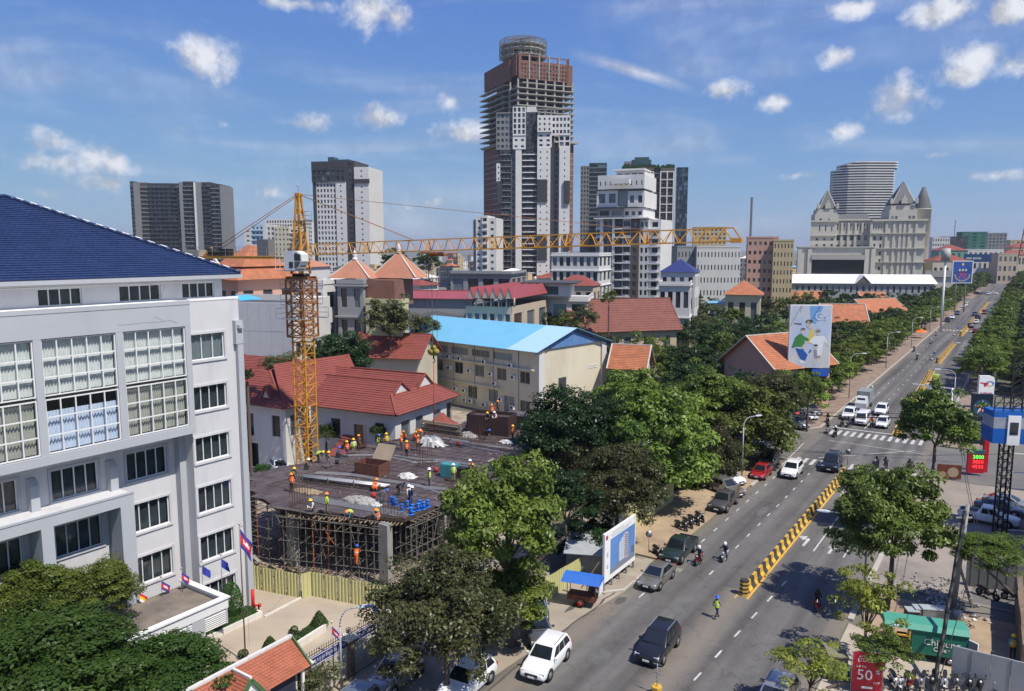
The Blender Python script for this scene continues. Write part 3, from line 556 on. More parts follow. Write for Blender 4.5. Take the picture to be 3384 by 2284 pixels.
for x in(-.62,.66):_o=link('wheel',_wme,BIKE,loc=(x,0,.27));link('rim',_rme,_o)
_b=MB();loft(_b,[(-.85,.62,.74,.08,.02),(-.55,.5,.78,.13,.03),(-.1,.42,.72,.13,.03),(.15,.3,.48,.12,.02),(.35,.32,.55,.13,.02)])
_b.tube((.42,0,.45),(.58,0,.95),.09,8,.06);_b.add([(.4,-.17,.35),(.4,.17,.35),(.55,.2,.75),(.62,.13,.98),(.62,-.13,.98),(.55,-.2,.75),(.48,0,.38)],[(0,6,1),(0,5,6),(6,5,2),(1,6,2),(2,5,4,3)])
_b.box(.6,.85,-.07,.07,.5,.55);_bo=_b.build('body',[PAINT['white']],BIKE)
_s=MB();loft(_s,[(-.8,.75,.82,.1,.02),(-.4,.74,.86,.13,.02),(.05,.7,.78,.1,.02)]);_s.build('seat',M_trim,BIKE)
_h=MB();_h.tube((.52,-.34,1.02),(.6,0,.98),.02,5);_h.tube((.6,0,.98),(.52,.34,1.02),.02,5);_h.tube((.62,0,.9),(.68,0,.27),.035,6);_h.tube((.55,.24,1.02),(.55,.27,1.2),.012,4);_h.tube((.55,-.24,1.02),(.55,-.27,1.2),.012,4);_h.build('handlebar',M_trim,BIKE)
for k in(-1,1):_m=MB();_m.disc((.55,k*.28,1.24),(1,0,0),.06,8,.02);_m.build('mirror',M_trim,BIKE)
_l=MB();_l.disc((.66,0,.86),(1,0,.1),.075,10,.06);_l.build('headlight',M_lamp,BIKE);_l=MB();_l.box(-.9,-.84,-.07,.07,.64,.72);_l.build('tail_light',M_tail,BIKE)
_l=MB();_l.box(-.93,-.91,-.09,.09,.48,.62);_l.build('number_plate',M_plate,BIKE)
_e=MB();_e.box(-.25,.2,-.12,.12,.25,.45);_e.tube((-.1,-.16,.28),(-.75,-.17,.34),.045,8);_e.build('engine',M_trim,BIKE)
_k=MB();_k.tube((0,.12,.3),(-.08,.28,.0),.015,5);_k.build('kickstand',M_trim,BIKE)
def motorbike(paint,P,az,label,group=None,lean=0):
 r=bpy.data.objects.new('motorbike',None);COL.objects.link(r);r.location=P;r.rotation_euler=(lean,0,heading(az));tag(r,label,'motorbike',group)
 for ch in KIDS(BIKE):
  c=ch.copy();COL.objects.link(c);c.parent=r
  if c.name.split('.')[0]=='body':c.material_slots[0].link='OBJECT';c.material_slots[0].material=PAINT[paint]
  for g_ in KIDS(ch):d=g_.copy();COL.objects.link(d);d.parent=c
 return r
def crown_mesh(name,seed,nleaf,leaf,nclump,droop=.3,flat=1.0,m=None,fill=.25,rr=1.0,shell=.62):
 rg=np.random.default_rng(seed)
 d=rg.normal(size=(nclump,3));d/=np.linalg.norm(d,axis=1)[:,None];d[:,2]=np.where(d[:,2]<-.45,-d[:,2]*.6,d[:,2])
 lump=1+.22*np.sin(d[:,0]*4+seed)*np.cos(d[:,1]*5-seed)+.14*rg.normal(size=nclump)
 rad=(shell+(1-shell)*rg.random(nclump)**.6)*lump*.88
 c=d*rad[:,None];c[:,2]*=flat
 cr=rg.uniform(.13,.27,nclump)*rr
 k=rg.integers(0,nclump,nleaf);ld=rg.normal(size=(nleaf,3));ld/=np.linalg.norm(ld,axis=1)[:,None];ld[:,2]=np.abs(ld[:,2])*np.where(rg.random(nleaf)<.75,1,-1)
 p=c[k]+ld*(cr[k]*(.55+.5*rg.random(nleaf)))[:,None]*np.array([1,1,.62])
 nrm=ld*.8+np.array([0,0,.75])+rg.normal(size=(nleaf,3))*.45;nrm/=np.linalg.norm(nrm,axis=1)[:,None]
 t1=np.cross(nrm,rg.normal(size=(nleaf,3)));t1/=np.linalg.norm(t1,axis=1)[:,None];t1[:,2]-=droop*rg.random(nleaf);t2=np.cross(nrm,t1)
 L_=leaf*rg.uniform(.6,1.35,nleaf)[:,None];W_=L_*rg.uniform(.38,.6,nleaf)[:,None]
 v=np.stack([p-t1*L_*.5,p+t2*W_*.5,p+t1*L_*.5,p-t2*W_*.5],1).reshape(-1,3)
 me=bpy.data.meshes.new(name);me.vertices.add(4*nleaf);me.vertices.foreach_set('co',v.astype(np.float32).ravel())
 me.loops.add(4*nleaf);me.loops.foreach_set('vertex_index',np.arange(4*nleaf,dtype=np.int32))
 me.polygons.add(nleaf);me.polygons.foreach_set('loop_start',np.arange(0,4*nleaf,4,dtype=np.int32));me.polygons.foreach_set('loop_total',np.full(nleaf,4,dtype=np.int32))
 at=me.attributes.new('tone','FLOAT','FACE');ct=rg.random(nclump);at.data.foreach_set('value',(ct[k]*.6+rg.random(nleaf)*.4).astype(np.float32))
 me.materials.append(m or M_leaf['green']);me.update(calc_edges=True);return me,c
M_leaf=dict(green=leafmat('leaf_green',(.012,.03,.008),(.048,.092,.018),.26,(.15,.2,.035)),bright=leafmat('leaf_bright',(.017,.044,.009),(.064,.124,.02),.3,(.2,.27,.045)),dark=leafmat('leaf_dark',(.010,.027,.011),(.032,.066,.02),.2),brown=leafmat('leaf_brown',(.016,.034,.008),(.046,.07,.017),.25,(.088,.082,.034)),olive=leafmat('leaf_olive',(.05,.065,.025),(.14,.15,.06),.25),far=leafmat('leaf_far',(.016,.036,.013),(.05,.09,.026),.2),young=leafmat('leaf_young',(.06,.13,.02),(.2,.3,.04),.4,(.36,.38,.06)),hedge=leafmat('leaf_hedge',(.02,.055,.012),(.06,.12,.022),.2))
M_bark=mat('bark',(.12,.095,.075),.95,var=.3,scale=3)
CR={}
for i_ in range(3):CR[('hi',i_)]=crown_mesh('crown_fine',10+i_,26000,.072,150,.55)
for i_ in range(3):CR[('bush',i_)]=crown_mesh('crown_bushy',30+i_,34000,.058,200,.15,shell=.68)
for i_ in range(4):CR[('mid',i_)]=crown_mesh('crown_medium',50+i_,9000,.085,85,.3)
for i_ in range(3):CR[('lo',i_)]=crown_mesh('crown_far',70+i_,2200,.14,36,.2)
for i_ in range(2):CR[('sparse',i_)]=crown_mesh('crown_sparse',90+i_,3200,.085,42,.6,shell=.3)
def limb_mesh(c,seed,n=11,r=.03,base=(0,0,-1.0)):
 rd=random.Random(seed);mb=MB();fork=Vector((0,0,-.55))
 mb.tube(base,fork,r*1.5,7,r*1.2)
 for k in rd.sample(range(len(c)),min(n,len(c))):
  e=Vector(c[k])*.92;mid=fork.lerp(e,.5)+Vector((rd.uniform(-.08,.08),rd.uniform(-.08,.08),.06));mb.tube(fork,mid,r*.75,5,r*.45);mb.tube(mid,e,r*.45,4,r*.15)
 return mb.mesh('limbs',M_bark)
LIMB={k:limb_mesh(v[1],k[1])for k,v in CR.items()}
_tm=MB();_tm.tube((0,0,0),(0,0,1),1,8,.72);TRUNKME=_tm.mesh('trunk',M_bark)
def tree(P,cz,rx,rz,kind,look,label,group=None,cx=0,cy=0,rot=None,name='tree',trunk=.2,seed=0):
 """P base, crown centre at height cz (offset cx,cy), radii rx, rz"""
 rd=random.Random(seed+hash(round(P[0]*7+P[1]*3,1))%1000)
 r=thing(name,label,'tree',P,0,group)
 ks=[k for k in CR if k[0]==kind];key=ks[(seed+int(abs(P[0]*3+P[1])))%len(ks)];a=rd.uniform(0,6.28)if rot is None else rot
 link('crown',CR[key][0],r,loc=(cx,cy,cz),rot=a,scale=(rx,rx*rd.uniform(.92,1.06),rz),mats=[M_leaf[look]])
 link('limbs',LIMB[key],r,loc=(cx,cy,cz),rot=a,scale=(rx,rx,rz))
 h=max(.3,cz-rz*.98);o=link('trunk',TRUNKME,r,scale=(trunk,trunk,1));
 dv=Vector((cx,cy,h));o.scale=(trunk,trunk,dv.length);o.rotation_euler=dv.to_track_quat('Z','Y').to_euler()
 return r
def tree_px(bx,by,cxp,cyp,rxp,rzp,kind,look,label,group=None,trunk=.2,base=None,seed=0,name='tree'):
 """base pixel on the ground (or (s,t)), crown centre and radii in photograph pixels"""
 P=S(*base)if base else G(bx,by);Q=AT(cxp,cyp,P.y);k=(P.y*cp+(EYE-Q.z)*sp)/FPX
 return tree(P,Q.z-P.z,rxp*k,rzp*k,kind,look,label,group,cx=Q.x-P.x,trunk=trunk,seed=seed,name=name)
# building helpers (local x = t, y = s)
def onT(t,x,y):
 d=ray(x,y);k=t/(d[0]*UY-d[1]*UX);return k*(d[0]*UX+d[1]*UY),EYE+k*d[2]
def onS(s,x,y):
 d=ray(x,y);k=s/(d[0]*UX+d[1]*UY);return k*(d[0]*UY-d[1]*UX),EYE+k*d[2]
class Fr:
 def __init__(self,name,label,cat,s0,t0,group=None,z0=0):
  self.r=thing(name,label,cat,S(s0,t0,z0),GRID,group);self.s0,self.t0,self.z0=s0,t0,z0
  self.M=Matrix.Translation((-t0,-s0,-z0))
 def mb(self):return MB(self.M)
 def loc(self,t,s,z):return(t-self.t0,s-self.s0,z-self.z0)
class Loc:
 def __init__(self,root):self.r=root
 def mb(self):return MB()
 def loc(self,x,y,z):return(x,y,z)
def holed(mb,O,a,n,u0,u1,z0,z1,holes,depth=.2):
 """wall in the plane through O along a, outward normal n; holes (ua, ub, za, zb) with reveals"""
 O,a,n=Vector(O),Vector(a),Vector(n)
 us=sorted({round(v,4)for h in holes for v in h[:2]if u0<v<u1}|{u0,u1});zs=sorted({round(v,4)for h in holes for v in h[2:4]if z0<v<z1}|{z0,z1})
 P=lambda u,z,d=0:O+a*u+Vector((0,0,z))-n*d
 def inh(u,z):return any(h[0]<u<h[1]and h[2]<z<h[3]for h in holes)
 for j in range(len(zs)-1):
  zc=(zs[j]+zs[j+1])/2;i=0
  while i<len(us)-1:
   if inh((us[i]+us[i+1])/2,zc):i+=1;continue
   k=i
   while k<len(us)-1 and not inh((us[k]+us[k+1])/2,zc):k+=1
   mb.poly([P(us[i],zs[j]),P(us[k],zs[j]),P(us[k],zs[j+1]),P(us[i],zs[j+1])]);i=k
 for h in holes:
  q=[(h[0],h[2]),(h[1],h[2]),(h[1],h[3]),(h[0],h[3])]
  for k in range(4):
   (ua,za),(ub,zb)=q[k],q[(k+1)%4];mb.poly([P(ua,za),P(ua,za,depth),P(ub,zb,depth),P(ub,zb)])
_wc={}
def win_meshes(w_,h_,nx=2,nz=1,fw=.05,fm=None,gm=None,curtain=None,wave=.05):
 key=(round(w_,2),round(h_,2),nx,nz,fw,fm.name if fm else '',gm.name if gm else '',curtain.name if curtain else '')
 if key in _wc:return _wc[key]
 f=MB();d=.06
 f.box(0,w_,0,d,0,fw);f.box(0,w_,0,d,h_-fw,h_);f.box(0,fw,0,d,fw,h_-fw);f.box(w_-fw,w_,0,d,fw,h_-fw)
 for i in range(1,nx):x=w_*i/nx;f.box(x-fw/2,x+fw/2,.002,d-.002,fw,h_-fw)
 for j in range(1,nz):z=h_*j/nz;f.box(fw,w_-fw,.004,d-.004,z-fw/2,z+fw/2)
 p=MB();p.box(fw*.5,w_-fw*.5,d+.002,d+.012,fw*.5,h_-fw*.5)
 c=None
 if curtain:
  c=MB();k=max(12,int(w_/.09));pts=[]
  for i in range(k+1):
   x=fw+(w_-2*fw)*i/k;y=d+.12+wave*math.sin(i*1.9)+wave*.4*math.sin(i*.7)
   pts+=[(x,y,fw),(x,y,h_-fw)]
  c.smooth=True;c.add(pts,[(2*i,2*i+2,2*i+3,2*i+1)for i in range(k)]);c=c.mesh('curtain',curtain)
 _wc[key]=(f.mesh('window',fm or M_wframe),p.mesh('pane',gm or M_dglass),c);return _wc[key]
def put_win(root,loc,rot,ms,name='window',curtain=True):
 o=link(name,ms[0],root,loc=loc,rot=rot);link('pane',ms[1],o)
 if ms[2]and curtain:link('curtain',ms[2],o)
 return o
M_wframe=mat('window_frame',(.68,.69,.7),.5,var=.05);M_dglass=mat('dark_pane',(.03,.038,.045),.08,rnd=(.6,3),var=.25,scale=.8,spec=.7)
M_cg=glass('clear_pane',(.97,.98,.98),.02);M_cg2=glass('tinted_pane',(.70,.74,.76),.05)
def clip(poly,f):
 out=[]
 for i in range(len(poly)):
  a,b=poly[i],poly[(i+1)%len(poly)];fa,fb=f(a),f(b)
  if fa>=0:out.append(a)
  if(fa>=0)!=(fb>=0):k=fa/(fa-fb);out.append((a[0]+(b[0]-a[0])*k,a[1]+(b[1]-a[1])*k))
 return out
def roof_face(root,pts,m,course=.35,tilew=None,lift=.05,name='tile_course',singles=300,M=None,under=True,order='low',arch=0):
 pts=[Vector(p)for p in pts]
 if M is not None:pts=[M@p for p in pts]
 a=(pts[1]-pts[0]).normalized();n=a.cross(pts[2]-pts[0]).normalized()
 if n.z<0:n=-n
 b=n.cross(a).normalized()
 if b.dot(pts[2]-pts[0])<0:b=-b
 uv=[((p-pts[0]).dot(a),(p-pts[0]).dot(b))for p in pts];vm=max(v for _,v in uv);um=min(u for u,_ in uv);uM=max(u for u,_ in uv)
 if under:x=MB();x.slab(pts,n,.08);x.build('roof_deck',m,root)
 W=lambda u,v,d:pts[0]+a*u+b*v+n*d
 cnt=0;rest=MB();nc=int(math.ceil(vm/course));rd=random.Random(5)
 for j in range(nc):
  v0,v1=j*course,min(vm,(j+1)*course+.02)
  band=clip(clip(uv,lambda p:p[1]-v0),lambda p:v1-p[1])
  if len(band)<3:continue
  if tilew is None:cells=[band]
  else:
   cells=[];u=um-(tilew/2 if j%2 else 0)
   while u<uM:
    c_=clip(clip(band,lambda p,u=u:p[0]-u),lambda p,u=u:u+tilew*.955-p[0])
    if len(c_)>=3:cells.append(c_)
    u+=tilew
  for c_ in cells:
   dz=rd.uniform(0,lift*.25)
   top=[W(p[0],p[1],.012+dz+lift*(1-(p[1]-v0)/course*.9))for p in c_];bot=[W(p[0],p[1],.004)for p in c_];k=len(c_)
   fs=[tuple(range(k))]+[(i,k+i,k+(i+1)%k,(i+1)%k)for i in range(k)]
   if cnt<singles:x=MB();x.add(top+bot,fs);x.build(name,m,root);cnt+=1
   else:rest.add(top+bot,fs)
 if rest.f:rest.build(name,m,root,kind='stuff')
# white office building, left foreground
M_wall=mat('white_render',(.56,.56,.58),.85,var=.05,scale=.6,bump=.15,stain=((.38,.38,.385),.5,.5,.72,.6,.22))
M_wallg=mat('grey_blue_render',(.40,.42,.45),.85,var=.05,scale=.5,stain=((.30,.32,.35),.3,.56,.8,.4,.4))
M_curt=mat('pale_curtain',(.60,.63,.62),.95,var=.12,scale=2.5);M_curtb=mat('blue_white_curtain',(.52,.60,.74),.95,var=.1,scale=2.5);M_curtd=mat('grey_curtain',(.16,.18,.19),.95,var=.35,scale=1.2)
M_btile=mat('blue_glazed_tile',(.022,.042,.115),.4,var=.2,scale=1.0,spec=.5)
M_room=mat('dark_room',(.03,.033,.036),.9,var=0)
wb=Fr('office_building','large white office building with a blue tiled hip roof filling the left side','building',34.9,-47.3)
r0=wb.r;mb=wb.mb()
TW,TB,TR,TU=-47.3,-46.8,-48.8,-49.0
tw=[(30.98,33.6,19.35,21.15),(30.95,33.6,15.8,17.5),(30.92,33.6,12.15,13.9),(30.92,33.6,8.45,10.35),(30.9,33.6,4.9,6.75),(30.9,33.6,1.4,3.2)]
holed(mb,(TW,0,0),(0,1,0),(1,0,0),30.72,34.92,0,23.42,tw,.18)
mb.poly([(TW,34.92,0),(-70,34.92,0),(-70,34.92,25),(TW,34.92,23.42)])
rw=[]
for(za,zb)in((11.6,13.5),(7.95,9.95),(4.25,6.2),(.8,2.6)):
 for s_ in(26.8,22.05,17.3,12.5):rw.append((s_,s_+2.85,za,zb))
holed(mb,(TR,0,0),(0,1,0),(1,0,0),-6,30.72,0,14.45,rw,.16)
mb.poly([(TR,30.72,0),(TW,30.72,0),(TW,30.72,14.45),(TR,30.72,14.45)])
up=[onT(TU,123,955)[0],onT(TU,270,955)[0],onT(TU,393,945)[0],onT(TU,531,945)[0],onT(TU,601,938)[0],onT(TU,708,938)[0]]
uw=[(up[0],up[1],23.55,24.62),(up[2],up[3],23.55,24.62),(up[4],up[5],23.55,24.62),(up[0]-4.8,up[0]-2.2,23.55,24.62)]
holed(mb,(TU,0,0),(0,1,0),(1,0,0),-6,34.85,23.42,25.2,uw,.12)
mb.poly([(TU,34.85,23.4),(-70,34.85,23.4),(-70,34.85,25.2),(TU,34.85,25.2)])
mb.build('wall',M_wall,r0)
x=wb.mb();x.box(TU,TW,30.72,34.92,23.38,23.45);x.box(-47.45,TW+.02,30.9,34.94,23.45,23.62);x.box(TU,TB-.001,-6,30.7,23.3,23.5);x.build('ledge',mat('white_ledge',(.80,.80,.80),.8,var=.05),r0)
x=wb.mb();x.box(TU-.05,TU+.02,-6,34.8,24.66,24.72);x.build('window_head',M_wframe,r0)
x=wb.mb();x.box(-47.3,-46.95,34.35,34.98,20.2,21.9);x.box(-47.25,-46.98,34.5,34.97,0,20.2);x.prism([(-46.95,34.45),(-46.7,34.5),(-46.7,34.85),(-46.95,34.9)],21.35,21.6);x.build('corner_downpipe',M_wallg,r0)
x=wb.mb();x.box(TR+.01,TB,-6,30.7,21.85,23.3);x.box(TB-.18,TB+.03,-6,30.72,23.3,23.56);x.box(TR+.01,TB+.02,-6,30.7,14.45,15.0)
bays=[(26.02,30.3),(21.2,25.55),(16.35,20.75),(11.5,15.9),(6.6,11.0)]
edges=[30.7]+[v for b_ in bays for v in(b_[1],b_[0])]+[-6]
for i in range(0,len(edges)-1,2):x.box(-47.25,TB-.01,edges[i+1],edges[i],15.0,21.85)
x.build('bay_frame',M_wallg,r0)
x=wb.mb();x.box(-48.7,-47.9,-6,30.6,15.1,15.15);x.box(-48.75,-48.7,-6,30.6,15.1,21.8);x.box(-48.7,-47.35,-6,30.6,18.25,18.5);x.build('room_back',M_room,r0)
for bi,(a,b)in enumerate(bays):
 for(za,zb,fl)in((18.48,21.8,1),(15.05,18.3,0)):
  cm=M_curtb if(bi==1 and fl==0)else(M_curt if fl else M_curtd2)if False else(M_curtb if(bi==1 and not fl)else M_curt)
  if bi==0 and not fl:cm=mat('drab_curtain',(.36,.37,.33),.95,var=.15,scale=2.5)
  if bi==2 and not fl:cm=mat('drab_curtain',(.40,.41,.37),.95)
  W_=b-a;H_=zb-za
  f=MB();nx,nz=5,3;fw=.07
  f.box(0,W_,0,.09,0,fw);f.box(0,W_,0,.09,H_-fw,H_);f.box(0,fw,0,.09,fw,H_-fw);f.box(W_-fw,W_,0,.09,fw,H_-fw)
  for i in range(1,nx):f.box(W_*i/nx-fw/2,W_*i/nx+fw/2,.002,.088,fw,H_-fw)
  for j in range(1,nz):f.box(fw,W_-fw,.004,.086,H_*j/nz-fw/2,H_*j/nz+fw/2)
  o=f.build('glass_wall',M_wframe,r0);o.location=wb.loc(TB-.1,a,za);o.rotation_euler=(0,0,R(90))
  for i in range(nx):
   for j in range(nz):
    p=MB();p.box(W_*i/nx+.03,W_*(i+1)/nx-.03,.05,.06,H_*j/nz+.03,H_*(j+1)/nz-.03);p.build('pane',M_cg,o)
  c=MB();c.smooth=True;k=110;rd=random.Random(bi*7+fl);pts=[];ztop=H_-.1 if fl or bi!=1 else H_-.75
  ph=[rd.uniform(.8,1.25)for _ in range(k+1)];acc_=0
  for i in range(k+1):
   acc_+=ph[i];y=.33+.07*math.sin(acc_*1.35);xx=.05+(W_-.1)*i/k;pts+=[(xx,y,.08),(xx+.01*math.sin(i),y*.8+.05,ztop)]
  c.add(pts,[(2*i,2*i+2,2*i+3,2*i+1)for i in range(k)]);c.build('curtain',cm,o)
  c=MB();pts=[]
  for lev in(H_/3,2*H_/3)if fl else():
   b0=len(c.v);pp=[]
   for i in range(61):xx=.05+(W_-.1)*i/60;pp+=[(xx,.24,lev+.02),(xx,.22,lev-.22-.14*abs(math.sin(i*.52)))]
   c.add(pp,[(2*i,2*i+2,2*i+3,2*i+1)for i in range(60)])
  if c.f:c.build('pelmet',cm,o)
x=wb.mb()
for s_ in(30.25,25.38,20.6,15.8):x.box(TR+.005,-48.2,s_,s_+.5,0,13.0 if s_<30 else 14.44);x.prism([(TR+.005,s_),(-48.2,s_),(-48.2,s_+.5),(TR+.005,s_+.5)],13.0 if s_<30 else 14.44,13.4 if s_<30 else 14.447,top=[(TR+.005,s_),(-48.5,s_),(-48.5,s_+.5),(TR+.005,s_+.5)])
x.build('pilaster',M_wallg,r0)
x=wb.mb();x.box(TR+.01,-46.9,-6,26.1,10.7,11.4);x.box(-48.2,-46.9,25.2,26.1,0,10.7);x.box(-48.2,-46.9,20.45,21.15,0,10.7);x.box(-48.2,-46.9,15.6,16.3,0,10.7);x.box(-46.98,-46.86,-6,26.14,11.4,11.52);x.build('porch_frame',M_wallg,r0)
x=wb.mb();x.box(TR+.02,-47.0,-6,26.0,11.4,11.43);x.build('porch_roof',M_wall,r0)
def wwin(t,h,curt=M_curtd,n=4,surround=True,gm=None):
 ms=win_meshes(h[1]-h[0],h[3]-h[2],n,1,.06,M_wframe,gm or M_cg2,curt)
 o=put_win(r0,wb.loc(t-.11,h[0],h[2]),R(90),ms)
 if surround:
  s_=MB();W_,H_=h[1]-h[0],h[3]-h[2];e=.17;q=-.115
  s_.box(-e,W_+e,q-.09,q-.005,-e*.9,-.0);s_.box(-e,W_+e,q-.06,q-.005,H_,H_+e);s_.box(-e,0,q-.05,q-.005,0,H_);s_.box(W_,W_+e,q-.05,q-.005,0,H_)
  s_.build('sill',M_wallg if surround==2 else M_wall,o)
for i,h in enumerate(tw):wwin(TW,h,M_curt if i==0 else M_curtd,3 if i==0 else 4)
for i,h in enumerate(rw):wwin(TR,h,M_curtd,4,2 if i%4 in(0,1,2)and i<4 else True)
for h in uw:wwin(TU,h,M_curtd,4,False)
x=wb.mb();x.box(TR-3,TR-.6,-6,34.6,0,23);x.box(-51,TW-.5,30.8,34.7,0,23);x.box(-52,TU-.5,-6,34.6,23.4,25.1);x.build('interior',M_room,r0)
x=wb.mb();pt=[onT(TB,388,1075),onT(TB,430,1072),onT(TB,470,1067),onT(TB,505,1065),onT(TB,530,1064),onT(TB,560,1059),onT(TB,588,1068)]
for p,q in zip(pt[:-1],pt[1:]):x.bar((TB+.003,p[0],p[1]),(TB+.003,q[0],q[1]),.008,.045)
pt=[onT(TB,508,1048),onT(TB,520,1050),onT(TB,540,1062)]
for p,q in zip(pt[:-1],pt[1:]):x.bar((TB+.003,p[0],p[1]),(TB+.003,q[0],q[1]),.008,.035)
x.build('render_crack',mat('crack_grey',(.28,.3,.34),.9,var=0),r0)
x=wb.mb();s1,z1=onT(TU,520,945);s2,z2=onT(TU,531,982);x.bar((TU+.7,s1+.1,z1),(TU+.05,s2,z2),.03);x.bar((TU+.7,s1+.1,z1),(TU+.05,s1-1.2,z1+.25),.03);x.build('window_stay',M_grey,r0)
EZ,RZ,ET,RT_,SE,SR=25.18,30.5,-48.0,-59.0,35.75,25.2
roof=[(ET,-6,EZ),(ET,SE,EZ),(RT_,SR,RZ),(RT_,-6,RZ)]
roof_face(r0,roof,M_btile,.31,.42,.055,'roof_tile',300,wb.M)
roof_face(r0,[(ET,SE,EZ),(2*RT_-ET,SE,EZ),(RT_,SR,RZ)],M_btile,.62,None,.05,'tile_course',300,wb.M)
x=wb.mb();x.box(ET-.02,ET+.1,-6,SE+.1,EZ-.28,EZ-.03);x.box(-70,ET-.03,SE-.02,SE+.1,EZ-.28,EZ-.03);x.box(TU-.2,ET-.02,-6,SE-.03,EZ-.2,EZ-.16);x.build('eaves_board',M_wallg,r0)
x=wb.mb();k=26
for i in range(k):
 a=Vector((ET,SE,EZ+.12)).lerp(Vector((RT_,SR,RZ+.12)),i/k);b_=Vector((ET,SE,EZ+.12)).lerp(Vector((RT_,SR,RZ+.12)),(i+.93)/k);x.tube(a,b_,.13,7,.11)
for i in range(40):x.tube((RT_,SR-i*.8,RZ+.12),(RT_,SR-i*.8-.76,RZ+.12),.13,6)
x.build('ridge_tiles',M_btile,r0)
x=wb.mb();a=Vector((ET,SE,EZ+.2)).lerp(Vector((RT_,SR,RZ+.2)),.0)
for i in range(17):
 p=Vector((ET,SE,EZ+.22)).lerp(Vector((RT_,SR,RZ+.22)),.05+i*.055);q=Vector((ET,SE,EZ+.22)).lerp(Vector((RT_,SR,RZ+.22)),.05+i*.055+.03);x.tube(p,q,.05,5)
x.build('ridge_mortar',M_white,r0)
x=wb.mb();x.slab([(-48.6,34.95,23.55),(-47.5,35.2,23.3),(-47.8,37.4,23.3),(-49.2,37.2,23.55)],(0,0,1),.05);x.build('blue_awning',mat('sky_blue_sheet',(.08,.42,.72),.5,var=.05),r0)
# entrance canopy
cn=Fr('entrance_canopy','flat roofed entrance canopy with white parapet, louvres and one thick column','canopy',27,-42.2)
M_cr=mat('canopy_roof',(.20,.17,.14),.95,var=.3,scale=.5,stain=((.1,.09,.08),.6,.45,.65,.7,1))
x=cn.mb();x.box(-46.75,-42.15,14,28.95,4.0,4.12);x.build('roof_surface',M_cr,cn.r)
x=cn.mb();x.box(-42.2,-41.95,14,29.2,3.75,4.4);x.box(-46.8,-42.2,28.95,29.2,3.75,4.4);x.box(-42.3,-41.85,14,29.3,4.4,4.5);x.box(-46.8,-42.3,28.85,29.3,4.4,4.5);x.build('parapet',mat('canopy_white',(.70,.71,.72),.8,var=.08,scale=1),cn.r)
for i in range(7):
 x=cn.mb();z_=2.75+i*.13
 for(a,b)in((23.6,26.2),(26.35,29.0)):x.prism([(-42.06,a),(-41.96,a),(-41.96,b),(-42.06,b)],z_,z_+.05)
 x.build('louvre',M_white,cn.r)
x=cn.mb();x.box(-42.1,-42.07,14,29.15,2.7,3.75);x.box(-46.7,-42.15,29.1,29.14,2.7,3.75);x.box(-42.07,-41.95,26.22,26.33,2.7,3.75);x.box(-42.07,-41.95,29.0,29.12,2.7,3.75);x.build('fascia',M_wallg,cn.r)
x=cn.mb();x.box(-42.6,-41.95,26.55,27.45,0,3.7);x.box(-42.6,-41.95,20,20.9,0,3.7);x.build('column',M_wallg,cn.r)
M_fr=mat('flag_red',(.62,.03,.04),.8,var=.05);M_fb=mat('flag_blue',(.03,.045,.30),.8,var=.05);M_fy=mat('flag_gold',(.75,.5,.03),.8,var=0);M_fgn=mat('flag_green',(.03,.2,.06),.8,var=0)
def cloth_flag(root,z,W_,H_,bands,seed=1,drop=.8,name='flag'):
 rd=random.Random(seed);mats_=[];mb=MB();mb.smooth=True;nx,nz=10,12
 for c in bands:
  if c not in mats_:mats_.append(c)
 g_=[[None]*(nx+1)for _ in range(nz+1)];base=0
 for j in range(nz+1):
  for i in range(nx+1):
   u=i/nx;v=j/nz;x=-W_*u*(1-drop*.45);zz=z-H_*v-drop*W_*u*.95;y=.1*math.sin(u*7+v*3+seed)*u*W_
   g_[j][i]=(x,y,zz)
 pts=[p for r in g_ for p in r];b=len(mb.v);mb.v+=pts
 for j in range(nz):
  for i in range(nx):
   mb.f.append([j*(nx+1)+i,j*(nx+1)+i+1,(j+1)*(nx+1)+i+1,(j+1)*(nx+1)+i]);mb.m.append(mats_.index(bands[min(len(bands)-1,int(j/nz*len(bands)))]));mb.sm.append(True)
 if M_fr in bands and len(bands)>3:
  for p in mb.f:pass
  mats_.append(M_white);k=len(mats_)-1
  for q in range(len(mb.f)):
   j,i=divmod(q,nx)
   if 5<=j<=6 and 3<=i<=6 or j==4 and i in(3,5):mb.m[q]=k
 return mb.build(name,mats_,root)
def flagpole(P,h,label,bands,W_=.95,H_=.75,seed=1,az=300,pr=.035,drop=.8,group=None):
 r=thing('flagpole',label,'flagpole',P,heading(az),group);mb=MB();mb.tube((0,0,0),(0,0,h),pr,8,pr*.7);mb.build('pole',mat('flagpole_bronze',(.14,.1,.09),.4,metal=.4,var=0)if h>6 else M_grey,r)
 mb=MB();mb.lathe([(0,h+.16),(.07,h+.1),(.08,h+.05),(.04,h),(0,h)],10);mb.build('finial',mat('finial',(.5,.45,.4),.3,metal=.6,var=0),r)
 if h>6:mb=MB();mb.bar((0,0,h-.15),(-.36,0,h-.15),.03);mb.tube((-.3,0,h-.15),(-.3,.06,1),.008,4);mb.build('halyard',M_grey,r)
 cloth_flag(r,h-.2,W_,H_,bands,seed,drop);return r
KH=[M_fb,M_fr,M_fr,M_fb]
flagpole(G(812,2190),9.4,'tall bronze flagpole before the canopy flying a red and blue flag',KH,1.5,1.25,2,215,.05,.95)
